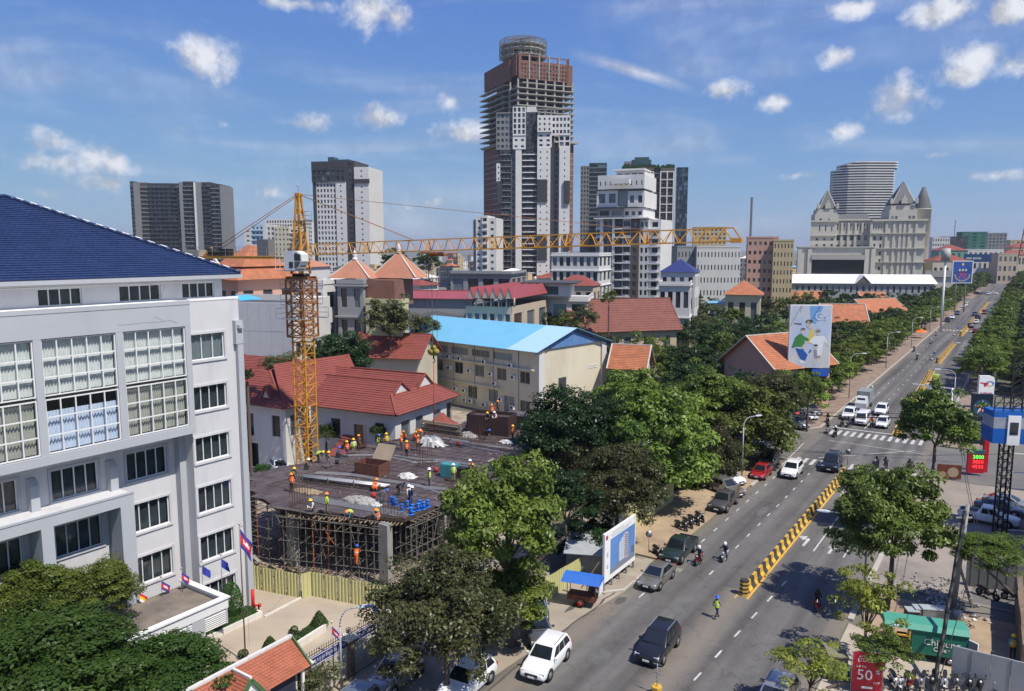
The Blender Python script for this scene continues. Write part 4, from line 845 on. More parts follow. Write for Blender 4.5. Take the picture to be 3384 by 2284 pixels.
for(x_,y_,ty,b_,lb,sd)in((1900,700,350,[M_fb],'flagpole with a plain dark blue flag on the corner of the canopy roof',4),(1732,640,410,[M_fb],'flagpole with a blue flag, second from the canopy corner',6),(1557,660,470,KH,'flagpole with a red and blue flag in the middle of the canopy edge',3),(1383,700,540,KH,'flagpole with a red and blue flag, fourth from the canopy corner',8),(1190,760,640,[M_fr,M_fy,M_white],'flagpole with a yellow, red and white flag behind the foliage',9),(1000,800,730,[M_fy,M_trim],'flagpole with a yellow and black flag low on the canopy',10)):
 P_=G(x_/2.582,1700+y_/2.582,4.13);flagpole(P_,zat(P_,1700+ty/2.582)-4.13,lb,b_,.85,.6,sd,215,.025,.7)
# boundary wall, banners, lanterns
bw=Fr('boundary_wall','pale boundary wall with blue lettered banners, spikes and stone clad pillars','wall',34,-34.2)
PS=[28.6,32.35,36.25,40.2,44.2,48.2]
M_bwall=mat('weathered_cream_wall',(.50,.47,.40),.9,var=.15,scale=.7,stain=((.26,.2,.14),1.0,.52,.75,.6,.3))
M_stone=mat('ledge_stone',(.24,.17,.12),.9,var=.3,scale=4);M_cap=mat('pillar_cap',(.66,.62,.52),.85,var=.12,scale=3);M_banner=mat('banner_blue',(.03,.035,.17),.6,var=.05)
for a,b in zip(PS[:-1],PS[1:]):
 x=bw.mb();x.box(-34.3,-34.1,a+.25,b-.25,0,2.05);x.build('wall_panel',M_bwall,bw.r)
 x=bw.mb();x.box(-34.13,-34.07,a+.28,b-.28,2.05,2.68);o=x.build('banner',M_banner,bw.r)
 x=bw.mb();x.box(-34.07,-34.055,a+.3,b-.3,2.08,2.11);x.box(-34.07,-34.055,a+.3,b-.3,2.63,2.655);x.build('banner_border',M_white,o)
 x=bw.mb();rd=random.Random(int(a*10));s_=a+.42
 while s_<b-.45:
  h_=.15;z_=2.31;T_=-34.052;w_=rd.choice((.05,.06,.07))
  x.box(T_,T_+.006,s_,s_+.018,z_,z_+h_);x.box(T_,T_+.006,s_+w_,s_+w_+.018,z_,z_+h_*rd.uniform(.7,1.1))
  x.box(T_,T_+.0055,s_,s_+w_+.018,z_+h_*(1 if rd.random()<.5 else .75),z_+h_*(1 if rd.random()<.5 else .75)+.02);x.box(T_,T_+.005,s_-.01,s_+w_*.5,z_,z_+.02)
  if rd.random()<.35:x.box(T_,T_+.005,s_,s_+w_,z_-.09,z_-.065);x.box(T_,T_+.006,s_+w_,s_+w_+.015,z_-.09,z_-.02)
  if rd.random()<.3:x.box(T_,T_+.005,s_,s_+w_*.8,z_+h_+.05,z_+h_+.075)
  s_+=w_+rd.choice((.06,.07,.08,.12))
 x.build('khmer_lettering',M_white,o)
 for i in range(int((b-a-.6)/.19)):
  x=bw.mb();s_=a+.36+i*.19;x.tube((-34.2,s_,2.0),(-34.2,s_,2.95),.014,4);x.add([(-34.22,s_-.025,2.95),(-34.18,s_-.025,2.95),(-34.18,s_+.025,2.95),(-34.22,s_+.025,2.95),(-34.2,s_,3.12)],[(0,1,4),(1,2,4),(2,3,4),(3,0,4)]);x.build('railing_spike',M_trim,bw.r)
 x=bw.mb();x.bar((-34.2,a+.25,2.78),(-34.2,b-.25,2.78),.03);x.build('railing_rail',M_trim,bw.r)
for k,s_ in enumerate(PS[:5]):
 x=bw.mb();x.box(-34.47,-33.95,s_-.24,s_+.24,0,2.55);p_=x.build('pillar',M_stone,bw.r)
 rd=random.Random(k)
 for j in range(17):
  z_=j*.15;cuts=sorted([s_-.24,s_+.24]+[rd.uniform(s_-.15,s_+.15)])
  for q in range(len(cuts)-1):
   x=bw.mb();x.box(-33.95,-33.95+rd.uniform(.015,.05),cuts[q]+.01,cuts[q+1]-.01,z_+.012,z_+.14);x.build('stone',M_stone,p_)
 x=bw.mb()
 for(w_,za,zb)in((.5,2.55,2.62),(.42,2.62,2.7),(.33,2.7,2.79),(.2,2.79,2.86)):x.box(-34.2-w_,-34.2+w_,s_-w_,s_+w_,za,zb)
 x.build('pillar_cap',M_cap,p_)
 ln=Fr('lantern',['x','small cage lantern on the pillar nearest the gatehouse','small cage lantern on the pillar between the two lettered banners','small cage lantern on the pillar half hidden by the brown tree','y'][k]if k in(1,2,3)else 'small cage lantern on a boundary pillar','lantern',s_,-34.2,None,2.86)if k in(1,2)else None
 if ln:
  x=ln.mb()
  for u in(-.11,.11):
   for v_ in(-.11,.11):x.bar((-34.2+u,s_+v_,2.86),(-34.2+u,s_+v_,3.16),.025)
  for z_ in(2.87,3.02,3.16):
   for u in(-.11,.11):x.bar((-34.2+u,s_-.11,z_),(-34.2+u,s_+.11,z_),.02);x.bar((-34.31,s_+u,z_),(-34.09,s_+u,z_),.02)
  x.build('cage',M_trim,ln.r)
  x=ln.mb();x.box(-34.27,-34.13,s_-.07,s_+.07,2.88,3.1);x.build('lamp_glass',mat('lantern_glass',(.25,.24,.22),.3,var=0),ln.r)
for(bx,by,ty,bd,lb,sd)in((1098,2128,2062,KH,'red and blue flag on a short pole behind the first lettered banner',12),(1231,2060,1985,[M_fb],'dark blue flag on a short pole behind the second lettered banner',13),(1340,1995,1925,KH,'red and blue flag leaning at the corner of the yellow fence',14)):
 P_=G(bx,by,.9);flagpole((P_.x,P_.y,0),zat(P_,ty)+.05,lb,bd,.95,.55,sd,230,.016,.85)
# gatehouse
gh=Fr('gatehouse','gatehouse with an orange scale tiled roof and green edged gable','gatehouse',26,-34.4)
M_ot=mat('orange_scale_tile',(.36,.115,.065),.75,var=.3,scale=1.3,stain=((.28,.1,.06),1.2,.5,.7,.5,1));M_gr=mat('green_trim',(.07,.14,.055),.7,var=.1)
GR,GE=4.35,3.0
roof_face(gh.r,[(-33.0,20.2,GE),(-33.0,28.15,GE),(-34.5,28.0,GR),(-34.5,20.2,GR)],M_ot,.17,.2,.04,'roof_tile',300,gh.M)
roof_face(gh.r,[(-36.0,20.2,GE),(-36.0,28.15,GE),(-34.5,28.0,GR),(-34.5,20.2,GR)],M_ot,.34,None,.04,'tile_course',300,gh.M)
x=gh.mb();x.bar((-34.5,20.2,GR+.08),(-34.5,28.1,GR+.1),.2,.16);x.build('ridge',mat('white_mortar',(.62,.6,.58),.9,var=.15,scale=3),gh.r)
x=gh.mb();x.bar((-34.5,28.1,GR+.08),(-32.95,28.22,GE-.02),.1,.2);x.bar((-34.5,28.1,GR+.08),(-36.05,28.22,GE-.02),.1,.2);x.build('verge_board',M_gr,gh.r)
x=gh.mb();x.poly([(-34.5,28.0,GR-.05),(-33.1,28.0,GE),(-35.9,28.0,GE)]);x.box(-35.6,-33.5,21,27.6,0,GE-.05);x.build('wall',M_bwall,gh.r)
gs0,gs1,gp=22.85,25.05,23.95
x=gh.mb();x.bar((-32.75,gp,GR-.02),(-32.75,gs0-.1,GE-.32),.12,.2);x.bar((-32.75,gp,GR-.02),(-32.75,gs1+.1,GE-.32),.12,.2);x.build('gable_trim',M_gr,gh.r)
x=gh.mb();x.add([(-32.85,gp,GR-.15),(-32.85,gs0+.1,GE-.3),(-32.85,gs1-.1,GE-.3)],[(0,1,2)]);x.build('gable_wall',M_white,gh.r)
x=gh.mb();x.disc((-32.83,gp,GE+.3),(1,0,0),.34,16,.05);x.build('emblem',mat('dark_emblem',(.1,.11,.1),.7,var=.3,scale=8),gh.r)
roof_face(gh.r,[(-32.75,gs0-.1,GE-.22),(-34.2,gs0-.1,GE-.22),(-34.2,gp,GR),(-32.75,gp,GR)],M_ot,.17,.2,.04,'porch_tile',150,gh.M)
roof_face(gh.r,[(-32.75,gs1+.1,GE-.22),(-34.2,gs1+.1,GE-.22),(-34.2,gp,GR),(-32.75,gp,GR)],M_ot,.17,.2,.04,'porch_tile',150,gh.M)
x=gh.mb();x.bar((-32.75,gp,GR+.06),(-34.3,gp,GR+.08),.14,.12);x.build('porch_ridge',MATS['white_mortar'],gh.r)
x=gh.mb();x.box(-33.45,-33.4,23.2,27.4,.4,2.7);x.build('dark_panel',mat('dark_blue_panel',(.03,.035,.06),.5,var=.2),gh.r)
for s_ in(25.3,27.7):x=gh.mb();x.box(-33.3,-33.15,s_,s_+.15,0,2.9);x.build('post',M_white,gh.r)
# street lamp (builder)
def street_lamp(P,h,az,arm,label,group='street lamps along the boulevard',r=.09):
 t=thing('street_lamp',label,'street lamp',P,heading(az),group)
 mb=MB();mb.tube((0,0,0),(0,0,h-1.2),r,10,r*.7);pts=[(0,0,h-1.2)]
 for i in range(1,9):a=i/8*math.pi/2;pts.append((arm*.55*(1-math.cos(a)),0,h-1.2+1.1*math.sin(a)))
 pts.append((arm,0,h-.08));mb.path(pts,r*.62,8);mb.build('pole',mat('lamp_grey',(.33,.36,.38),.5,metal=.2,var=.05),t)
 mb=MB();loft(mb,[(arm-.05,h-.14,h-.02,.09,.02),(arm+.2,h-.17,h+.02,.16,.03),(arm+.75,h-.15,h+.0,.15,.03),(arm+.9,h-.12,h-.04,.1,.02)]);mb.build('lamp_head',mat('lamp_head',(.55,.6,.62),.45,var=0),t)
 return t
P_=S(30.8,-33.3);street_lamp(P_,zat(P_,2013)+.05,75,1.15,'slim grey street lamp in front of the lettered boundary wall',None,.075)
# courtyard planting and kerbs
M_kw=mat('kerb_white',(.62,.60,.55),.85,var=.12,scale=2)
def hedge(name,pts,z0,z1,label,look='hedge',leaf=.11,dens=260,cat='hedge'):
 """clipped hedge over polygon (s,t): leaf shell"""
 cs=sum(p[0]for p in pts)/len(pts);ct=sum(p[1]for p in pts)/len(pts);r=thing(name,label,cat,S(cs,ct,0),GRID)
 rg=np.random.default_rng(int(cs*10));xs=[p[1]-ct for p in pts];ys=[p[0]-cs for p in pts];P=[]
 poly=list(zip(xs,ys));n=len(poly);area=abs(sum(poly[i][0]*poly[(i+1)%n][1]-poly[(i+1)%n][0]*poly[i][1]for i in range(n)))/2
 def inside(x,y):
  c=False
  for i in range(n):
   (x1,y1),(x2,y2)=poly[i],poly[(i+1)%n]
   if(y1>y)!=(y2>y)and x<(x2-x1)*(y-y1)/(y2-y1)+x1:c=not c
  return c
 mb=MB();mb.prism(poly if sum(poly[i][0]*poly[(i+1)%n][1]-poly[(i+1)%n][0]*poly[i][1]for i in range(n))>0 else poly[::-1],z0,z1-.06);mb.build('core',mat('hedge_core',(.02,.03,.012),.95,var=.2),r)
 for _ in range(int(area*dens)):
  while True:
   x,y=rg.uniform(min(xs),max(xs)),rg.uniform(min(ys),max(ys))
   if inside(x,y):break
  P.append((x,y,z1-rg.uniform(0,.1),0,0,1))
 for i in range(n):
  (x1,y1),(x2,y2)=poly[i],poly[(i+1)%n];ln=math.hypot(x2-x1,y2-y1);nx,ny=(y2-y1)/ln,-(x2-x1)/ln
  if(nx*(x1)+ny*(y1))<0:nx,ny=-nx,-ny
  for _ in range(int(ln*(z1-z0)*dens)):k=rg.random();P.append((x1+(x2-x1)*k+nx*.03,y1+(y2-y1)*k+ny*.03,rg.uniform(z0,z1),nx,ny,.3))
 leaf_cloud('leaves',P,leaf,r,look,rg);return r
def leaf_cloud(name,P,leaf,parent,look,rg):
 P=np.array(P);k=len(P);nrm=P[:,3:]+rg.normal(size=(k,3))*.5;nrm/=np.linalg.norm(nrm,axis=1)[:,None]
 t1=np.cross(nrm,rg.normal(size=(k,3)));t1/=np.linalg.norm(t1,axis=1)[:,None];t2=np.cross(nrm,t1);L_=leaf*rg.uniform(.6,1.4,k)[:,None];p=P[:,:3]
 v=np.stack([p-t1*L_*.5,p+t2*L_*.3,p+t1*L_*.5,p-t2*L_*.3],1).reshape(-1,3)
 me=bpy.data.meshes.new(name);me.vertices.add(4*k);me.vertices.foreach_set('co',v.astype(np.float32).ravel());me.loops.add(4*k);me.loops.foreach_set('vertex_index',np.arange(4*k,dtype=np.int32))
 me.polygons.add(k);me.polygons.foreach_set('loop_start',np.arange(0,4*k,4,dtype=np.int32));me.polygons.foreach_set('loop_total',np.full(k,4,dtype=np.int32))
 me.attributes.new('tone','FLOAT','FACE').data.foreach_set('value',rg.random(k).astype(np.float32));me.materials.append(M_leaf[look]);me.update(calc_edges=True)
 return link(name,me,parent)
def topiary(P,rad,h,label,kind='cone'):
 r=thing('topiary',label,'topiary',P);rg=np.random.default_rng(int(abs(P[0])*100));Q=[]
 if kind=='cone':
  prof=lambda z:rad*min(1,(z/h)*5+.3)*(1-(max(0,z-h*.22)/(h*.78)))**.85+.03;area=3.14*rad*h;c=MB();c.lathe([(0,.1)]+[(prof(h*q)*.9,h*q+.1)for q in(.02,.2,.4,.6,.8,.97)]+[(0,h)],12);c.build('core',mat('hedge_core',(.02,.03,.012),.95),r)
  for _ in range(int(area*420)):z=h*(1-rg.random()**.6);a=rg.uniform(0,6.283);Q.append((prof(z)*math.cos(a),prof(z)*math.sin(a),z+.12,math.cos(a),math.sin(a),.5))
 else:
  for(cx_,cz_,rr_)in((0,h,rad*.6),(-rad*.55,h*.55,rad*.42),(rad*.45,h*.4,rad*.35))if kind=='tier' else((0,h,rad),):
   for _ in range(int(rr_*rr_*12*330)):d=rg.normal(size=3);d/=np.linalg.norm(d);Q.append((cx_+d[0]*rr_,d[1]*rr_,cz_+d[2]*rr_*.75,*d))
 leaf_cloud('foliage',Q,.1,r,'hedge',rg);c=MB();c.tube((0,0,0),(0,0,h*.9),.04,6);c.build('stem',M_bark,r);return r
P_=G(1055,2078);topiary(P_,.62,zat(P_,2022),'neat cone shaped topiary bush on the far end of the courtyard hedge')
P_=G(893,2150);topiary(P_,.5,zat(P_,2106),'cone topiary just behind the gatehouse ridge')
P_=G(973,2095);topiary(P_,.42,zat(P_,2078),'small tiered topiary tree between the two green cones','tier')
P_=G(804,2175);topiary(P_,.34,zat(P_,2160),'small round topiary ball beside the tall flagpole foot','ball')
P_=G(715,2235);topiary(P_,.5,zat(P_,2185),'green cone bush beside the thick canopy column')
hedge('hedge',[(31.0,-40.3),(35.4,-40.9),(35.4,-40.0),(31.0,-39.5)],0,.45,'low clipped hedge in a raised bed beside the cone topiary')
raised('planter_kerb',[(30.8,-39.45),(35.5,-39.95),(35.5,-39.75),(30.8,-39.25)],0,.5,M_kw)
hedge('hedge',[(27,-46.8),(33.2,-46.7),(34.0,-46.3),(34.0,-45.5),(27,-45.6)],0,.75,'long low hedge at the foot of the white office building')
raised('planter_kerb',[(26,-45.58),(34.2,-45.48),(34.2,-46.9),(34.35,-46.9),(34.35,-45.3),(26,-45.4)],0,.42,M_kw)
P_=S(32.6,-46.5);r_=thing('shrub','tall rounded climbing shrub against the corner of the white office building','shrub',P_);rg=np.random.default_rng(3);Q=[]
for _ in range(3200):d=rg.normal(size=3);d/=np.linalg.norm(d);Q.append((d[0]*.75,d[1]*.75,1.5+d[2]*1.5,*d))
leaf_cloud('foliage',Q,.13,r_,'hedge',rg);c=MB();c.tube((0,0,0),(0,0,1.4),.06,6);c.build('stem',M_bark,r_)
raised('courtyard_kerb',[(34.4,-45.2),(38.0,-45.4),(38.0,-45.25),(34.4,-45.05)],0,.1,M_kw);raised('courtyard_ramp',[(35.0,-45.7),(37.3,-47.2),(37.6,-46.8),(35.2,-45.5)],0,.06,M_conc)
hy=thing('fire_hydrant','red fire hydrant standpipe at the foot of the white building corner','hydrant',G(838,2030));M_red=mat('hydrant_red',(.5,.02,.02),.45,var=.05)
x=MB();x.tube((0,0,0),(0,0,1.9),.13,10);x.build('standpipe',M_red,hy);x=MB();x.tube((.4,0,0),(.4,0,.75),.07,8);x.tube((0,0,.7),(.5,0,.7),.07,8);x.build('branch_pipe',M_red,hy)
x=MB();x.disc((.5,-.1,.75),(0,1,0),.14,12,.12);x.disc((.2,-.12,.75),(0,1,0),.1,12,.1);x.build('valve',M_red,hy)
# yellow corrugated fence
M_yf=mat('yellow_green_sheet',(.52,.50,.24),.6,var=.08,scale=.8,stain=((.4,.37,.2),1.4,.55,.75,.6,.4))
yf=Fr('site_fence','pale yellow corrugated metal hoarding in front of the building site','fence',38.5,-45)
def corr(fr,p,q,h,name='sheet',m=None,pitch=.3,wd=1.2):
 p,q=Vector(p),Vector(q);L_=(q-p).length;d=(q-p)/L_;nv=Vector((d.y,-d.x));k=0.0
 while k<L_-.01:
  e=min(L_,k+wd);mb=fr.mb();pts=[];u=k;top=h+random.Random(int(k*10)).uniform(-.04,.04)
  while u<e-.001:
   for(du,o)in((0,0),(pitch*.4,0),(pitch*.5,.05),(pitch*.9,.05)):
    if u+du<=e+.001:b=p+d*(u+du)+nv*o;pts.append(b)
   u+=pitch
  V_=[(b.x,b.y,z)for b in pts for z in(0,top)]
  mb.add(V_,[(2*i,2*i+2,2*i+3,2*i+1)for i in range(len(pts)-1)]);mb.build(name,m or M_yf,fr.r);k=e
for(a,b)in(((-52.5,36.4),(-45.25,38.05)),((-45.25,38.05),(-44.95,38.75)),((-44.95,38.75),(-38.5,40.2)),((-38.5,40.2),(-34.4,41.6))):corr(yf,a,b,1.97)
x=yf.mb();x.bar((-52.5,36.5,.5),(-45.3,38.15,.5),.06);x.bar((-44.9,38.85,.5),(-34.4,41.7,.5),.06);x.build('rail',M_grey,yf.r)
yf2=Fr('site_fence','pale yellow corrugated hoarding behind the food cart, beside the project billboard','fence',50,-29)
corr(yf2,(-32.5,41.5),(-29.3,47.5),1.9);corr(yf2,(-29.3,47.5),(-28.9,53.6),1.9)
yf3=Fr('site_fence','pale yellow painted wall behind the parked motorbikes, past the project billboard','fence',65,-30)
x=yf3.mb();x.box(-30.3,-30.1,57.5,66,0,2.4);x.build('wall_panel',M_yf,yf3.r);x=yf3.mb();x.box(-30.3,-30.1,66.1,76,0,2.4);x.build('wall_panel',M_yf,yf3.r);x=yf3.mb();x.box(-30.08,-30.0,61,63.5,.3,2.2);x.build('gate_panel',mat('pale_gate',(.45,.5,.5),.6,var=.1),yf3.r)
# building site
SZ=5.6
M_ply=mat('film_faced_plywood',(.085,.066,.064),.5,var=.35,scale=.7,stain=((.21,.185,.175),.8,.5,.75,.6,1),spec=.5)
M_steel=mat('scaffold_steel',(.22,.2,.17),.6,metal=.4,var=.3,scale=3);M_rustor=mat('orange_primer_steel',(.45,.12,.03),.6,var=.2,scale=3)
M_c=mat('raw_concrete',(.30,.29,.27),.9,var=.15,scale=.9,stain=((.18,.17,.15),1.2,.5,.7,.5,.4));M_rebar=mat('rebar',(.10,.06,.045),.8,var=.2)
M_pipe=mat('grey_conduit',(.42,.43,.44),.4,metal=.3,var=.1);M_wood=mat('timber',(.30,.23,.15),.9,var=.3,scale=2)
site=Fr('construction_building','one storey concrete frame under construction with a brown plywood deck','construction site',44,-41)
deckp=[(44.3,-40.1),(79.5,-39.6),(80,-56.5),(70,-57.2),(61.8,-58.6),(53.0,-58.2),(48.4,-60.4),(43.2,-58.4),(41.6,-55.0),(40.3,-50.6)]
x=site.mb();pl=[(t,s)for s,t in deckp][::-1]
hole=[(-54.2,46.0),(-46.8,48.6),(-47.4,50.3),(-55.0,47.6)]
a_=sum(pl[i][0]*pl[(i+1)%len(pl)][1]-pl[(i+1)%len(pl)][0]*pl[i][1]for i in range(len(pl)))
if a_<0:pl=pl[::-1]
x.prism(pl,SZ-.3,SZ-.03);x.build('slab_edge',mat('formwork_edge',(.07,.05,.045),.8,var=.3),site.r)
rd=random.Random(8);cnt=0;restp=site.mb();lo=Vector((math.cos(.14),math.sin(.14)));hi=Vector((-lo.y,lo.x));org=Vector((-40.1,44.3))
polyT=[((Vector(p)-org).dot(lo),(Vector(p)-org).dot(hi))for p in pl]
um,uM=min(p[0]for p in polyT),max(p[0]for p in polyT);vm,vM=min(p[1]for p in polyT),max(p[1]for p in polyT)
v=vm
while v<vM:
 u=um-(.6 if int((v-vm)/1.22)%2 else 0)
 while u<uM:
  cu,cv=u+1.22,v+.61;ins=False
  for i in range(len(polyT)):
   (x1,y1),(x2,y2)=polyT[i],polyT[(i+1)%len(polyT)]
   if(y1>cv)!=(y2>cv)and cu<(x2-x1)*(cv-y1)/(y2-y1)+x1:ins=not ins
  if ins:
   P4=[org+lo*(u+.012)+hi*(v+.012),org+lo*(u+2.428)+hi*(v+.012),org+lo*(u+2.428)+hi*(v+1.208),org+lo*(u+.012)+hi*(v+1.208)]
   tgt=site.mb()if cnt<300 else restp;dz=rd.uniform(0,.018);tgt.prism([(p.x,p.y)for p in P4],SZ-.028,SZ-.015+dz)
   if cnt<300:tgt.build('plywood_panel',M_ply,site.r);cnt+=1
  u+=2.44
 v+=1.22
if restp.f:restp.build('plywood_panel',M_ply,site.r,kind='stuff')
cols=[(43.2,-41.2,1.0),(41.2,-49.9,.95),(42.6,-57.2,.8),(50.5,-41.2,.6),(58,-41.2,.6),(66,-41.2,.6),(73,-41.2,.6)]+[(s_,t_,.5)for s_ in(50,57,64,71,78)for t_ in(-48.5,-56)]
for s_,t_,w_ in cols:
 x=site.mb();x.box(t_-w_/2,t_+w_/2,s_-w_*.3,s_+w_*.3,0,SZ-.32);x.build('column',M_c,site.r)
for s_ in(44.6,50.5,57.5,64.5,71.5,78):x=site.mb();x.box(-57,-40.5,s_-.2,s_+.2,SZ-.8,SZ-.31);x.build('beam',mat('formed_beam',(.06,.045,.04),.85,var=.3),site.r)
for t_ in(-41.2,-48.5,-56):x=site.mb();x.box(t_-.2,t_+.2,44.9,79,SZ-.86,SZ-.312);x.build('beam',MATS['formed_beam'],site.r)
x=site.mb();x.box(-57.5,-57.3,46,79,0,SZ-.4);x.box(-57,-41.6,78.4,78.6,0,SZ-.4);x.build('back_wall',M_c,site.r)
x=site.mb();x.prism([(t,s)for s,t in((46.2,-54.4),(46.9,-55.1),(48.9,-46.9),(48.3,-46.6))][::-1],SZ+.01,SZ+.02);x.build('opening_shade_sheet',mat('opening_shade',(.02,.017,.015),.9,var=0),site.r)  # near-black sheet lying on the deck, its colour standing in for a shaded opening
for i in range(5):x=site.mb();x.tube((-55.3,46.6+i*.16,SZ+.32),(-46.5,48.9+i*.16,SZ+.28),.07,6);x.build('pipe',M_pipe,site.r)
for q in range(4):x=site.mb();tt=-54.8+q*2.6;x.bar((tt,46.6+q*.72,SZ),(tt,46.6+q*.72,SZ+.5),.08);x.build('trestle',M_steel,site.r)
def pxd(x_,y_,z=SZ):p=ST(x_,y_,z);return(p[1],p[0],z)
def r4(x_,y_):return 700+x_/2.413,1100+y_/2.413
def r6(x_,y_):return 1300+x_/2.615,1200+y_/2.615
def r5(x_,y_):return 700+x_/2.474,1650+y_/2.474
def bundle(pts,f,n=4,sp=.16,r=.035,nm='conduit'):
 P=[Vector(pxd(*f(*p),SZ+.07))for p in pts];Q=[]
 for i in range(len(P)-1):
  for k in range(4):Q.append(P[i].lerp(P[i+1],k/4)+Vector((0,.05*math.sin((i*4+k)*1.3),0)))
 Q.append(P[-1])
 for j in range(n):
  x=site.mb()
  for a,b in zip(Q[:-1],Q[1:]):
   d=(b-a).normalized();nn=Vector((-d.y,d.x,0));x.tube(a+nn*j*sp,b+nn*j*sp,r,4)
  x.build(nm,M_pipe,site.r)
bundle([(760,1330),(900,1360),(1100,1390),(1300,1430),(1540,1470)],r4,6,.2);bundle([(820,1120),(1100,1135),(1300,1170),(1560,1215),(1980,1270)],r4,4,.18)
bundle([(1050,980),(1300,975),(1450,1000),(1600,1035),(1800,1030),(2080,1080)],r4,3);bundle([(1680,1240),(1850,1290),(1990,1320)],r4,3)
bundle([(240,640),(420,650),(640,690),(830,720),(1110,750)],r6,4);bundle([(0,800),(200,830),(420,840),(650,880),(900,930),(1160,980)],r6,3);bundle([(560,700),(760,740),(1000,790)],r6,3)
ux_=Vector((-50.6+40.1,40.3-44.3)).normalized()
for k in range(34):
 x=site.mb();p=Vector((-40.1,44.3))+ux_*(.3*k+.2);o_=Vector((ux_.y,-ux_.x));o_=o_ if o_.y<0 else -o_;x.bar((p.x-o_.x*.5,p.y-o_.y*.5,SZ-.42),(p.x+o_.x*(.35+.25*(k%3)),p.y+o_.y*(.35+.25*(k%3)),SZ-.4),.07,.1);x.build('joist',M_wood,site.r)
for k in range(60):
 s_=45+k*.55;x=site.mb();x.bar((-41.2,s_,SZ-.42),(-39.55+.2*(k%3),s_,SZ-.4),.07,.1);x.build('joist',M_wood,site.r)
sc=Fr('scaffolding','dense steel tube scaffolding propping the plywood deck behind the yellow hoarding','scaffolding',43,-45)
tme=MB();tme.tube((0,0,0),(0,0,1),1,5);tme=tme.mesh('scaffold_tube',M_steel);sc_n=0;sc_rest=sc.mb();
def tube_part(fr,p,q,r=.03,m=None,name='scaffold_tube'):
 global sc_n
 if sc_n<300:
  p,q=fr.M@Vector(p),fr.M@Vector(q);d=q-p;o=link(name,tme,fr.r,loc=p,scale=(r,r,d.length),mats=[m]if m else None);o.rotation_euler=d.to_track_quat('Z','Y').to_euler();sc_n+=1
 else:sc_rest.tube(p,q,r,4)
rd=random.Random(21)
fa,fb=Vector((-41.8,43.2)),Vector((-50.2,40.3));dd=(fb-fa).normalized();nn=Vector((-dd.y,dd.x));nn=nn if nn.y>0 else -nn
for row,off in((0,-.35),(1,.9),(2,2.4)):
 for k in range(13):
  p=fa+dd*(.35+k*.68)+nn*off;jit=rd.uniform(-.06,.06);tube_part(sc,(p.x,p.y,0),(p.x+jit,p.y,SZ-.5),.032 if row else .036,M_rustor if rd.random()<.07 else None)
for z_ in(1.5,3.0,4.3,5.0):
 a=fa+nn*-.38;b=fb+nn*-.38;tube_part(sc,(a.x+.6,a.y+.2,z_+rd.uniform(-.1,.1)),(b.x,b.y,z_+rd.uniform(-.1,.1)),.032)
 a=fa+nn*.92;b=fb+nn*.92;tube_part(sc,(a.x,a.y,z_+.12),(b.x,b.y,z_+.05),.03)
for k in range(9):
 for z_ in(1.7,3.1,4.5):
  p=fa+dd*(.6+k*1.02)+nn*-.75;q=p+nn*2.6;tube_part(sc,(p.x,p.y,z_+rd.uniform(-.2,.2)),(q.x,q.y,z_+rd.uniform(-.1,.2)),.03)
for k in range(10):
 p=fa+dd*(.3+k*.85)+nn*-.4;q=p+dd*rd.choice((1.3,-1.2))+nn*.3;tube_part(sc,(p.x,p.y,rd.choice((.1,1.6,3.0))),(q.x,q.y,rd.choice((3.2,4.4,5.0))),.028,M_rustor if k==4 else None)
for row,off in((0,-39.75),(1,-40.9),(2,-42.6)):
 for k in range(24):s_=44.6+k*.68;tube_part(sc,(off,s_,0),(off+rd.uniform(-.05,.05),s_,SZ-.45),.034,M_rustor if(8<k<14 and k%2)else None)
for z_ in(1.4,2.9,4.2,5.0):tube_part(sc,(-39.7,44,z_),(-39.7,62,z_+.1),.032);tube_part(sc,(-40.92,44,z_+.1),(-40.9,62,z_),.03)
for k in range(16):
 for z_ in(1.6,3.1,4.6):
  s_=44.9+k*1.02;tube_part(sc,(-39.2,s_,z_+rd.uniform(-.15,.15)),(-42.4,s_+.1,z_),.03)
for k in range(8):s_=44.6+k*1.8;tube_part(sc,(-39.72,s_,.2),(-39.72,s_+1.7,4.9),.028)
for k in range(8):p=fa+dd*(k*1.3)+nn*-.95;tube_part(sc,(p.x,p.y,SZ-1.2),(p.x+.25,p.y-.2,SZ+.75),.028)
a=fa+nn*-1.0;b=fb+nn*-1.0;tube_part(sc,(a.x+.9,a.y-.1,SZ+.25),(b.x-.2,b.y+.1,SZ+.35),.03);tube_part(sc,(a.x+1.0,a.y-.1,SZ-.35),(b.x-.2,b.y+.1,SZ-.25),.03)
for k in range(14):s_=44.2+k*1.4;tube_part(sc,(-39.2,s_,SZ-1.4),(-38.9,s_+.3,SZ+.55),.028)
tube_part(sc,(-39.0,43.8,SZ+.2),(-39.0,62,SZ+.3),.03);tube_part(sc,(-39.15,43.8,SZ-.5),(-39.1,62,SZ-.4),.03)
if sc_rest.f:sc_rest.build('scaffold_tube',M_steel,sc.r,kind='stuff')
sc_n=0;sc_rest=MB()
sc2=Fr('scaffolding','tall tower of scaffold frames beside the white office building corner','scaffolding',41.5,-56);sc_rest=sc2.mb()
for i in range(6):
 for j in range(4):
  t_=-58.2+i*1.25;s_=39.6+j*1.1+i*.15
  if i>3 and j>2:continue
  tube_part(sc2,(t_,s_,0),(t_,s_,SZ-.3+(.6 if i<2 else 0)),.032,M_rustor if(i,j)in((4,0),(5,1))else None)
for z_ in(.8,1.7,2.6,3.5,4.4,5.3):
 for j in range(3):tube_part(sc2,(-58.3,39.6+j*1.1,z_),(-51.6,40.4+j*1.1,z_),.028)
 for i in range(6):tube_part(sc2,(-58.2+i*1.25,39.4+i*.15,z_),(-58.2+i*1.25,43.1,z_),.028)
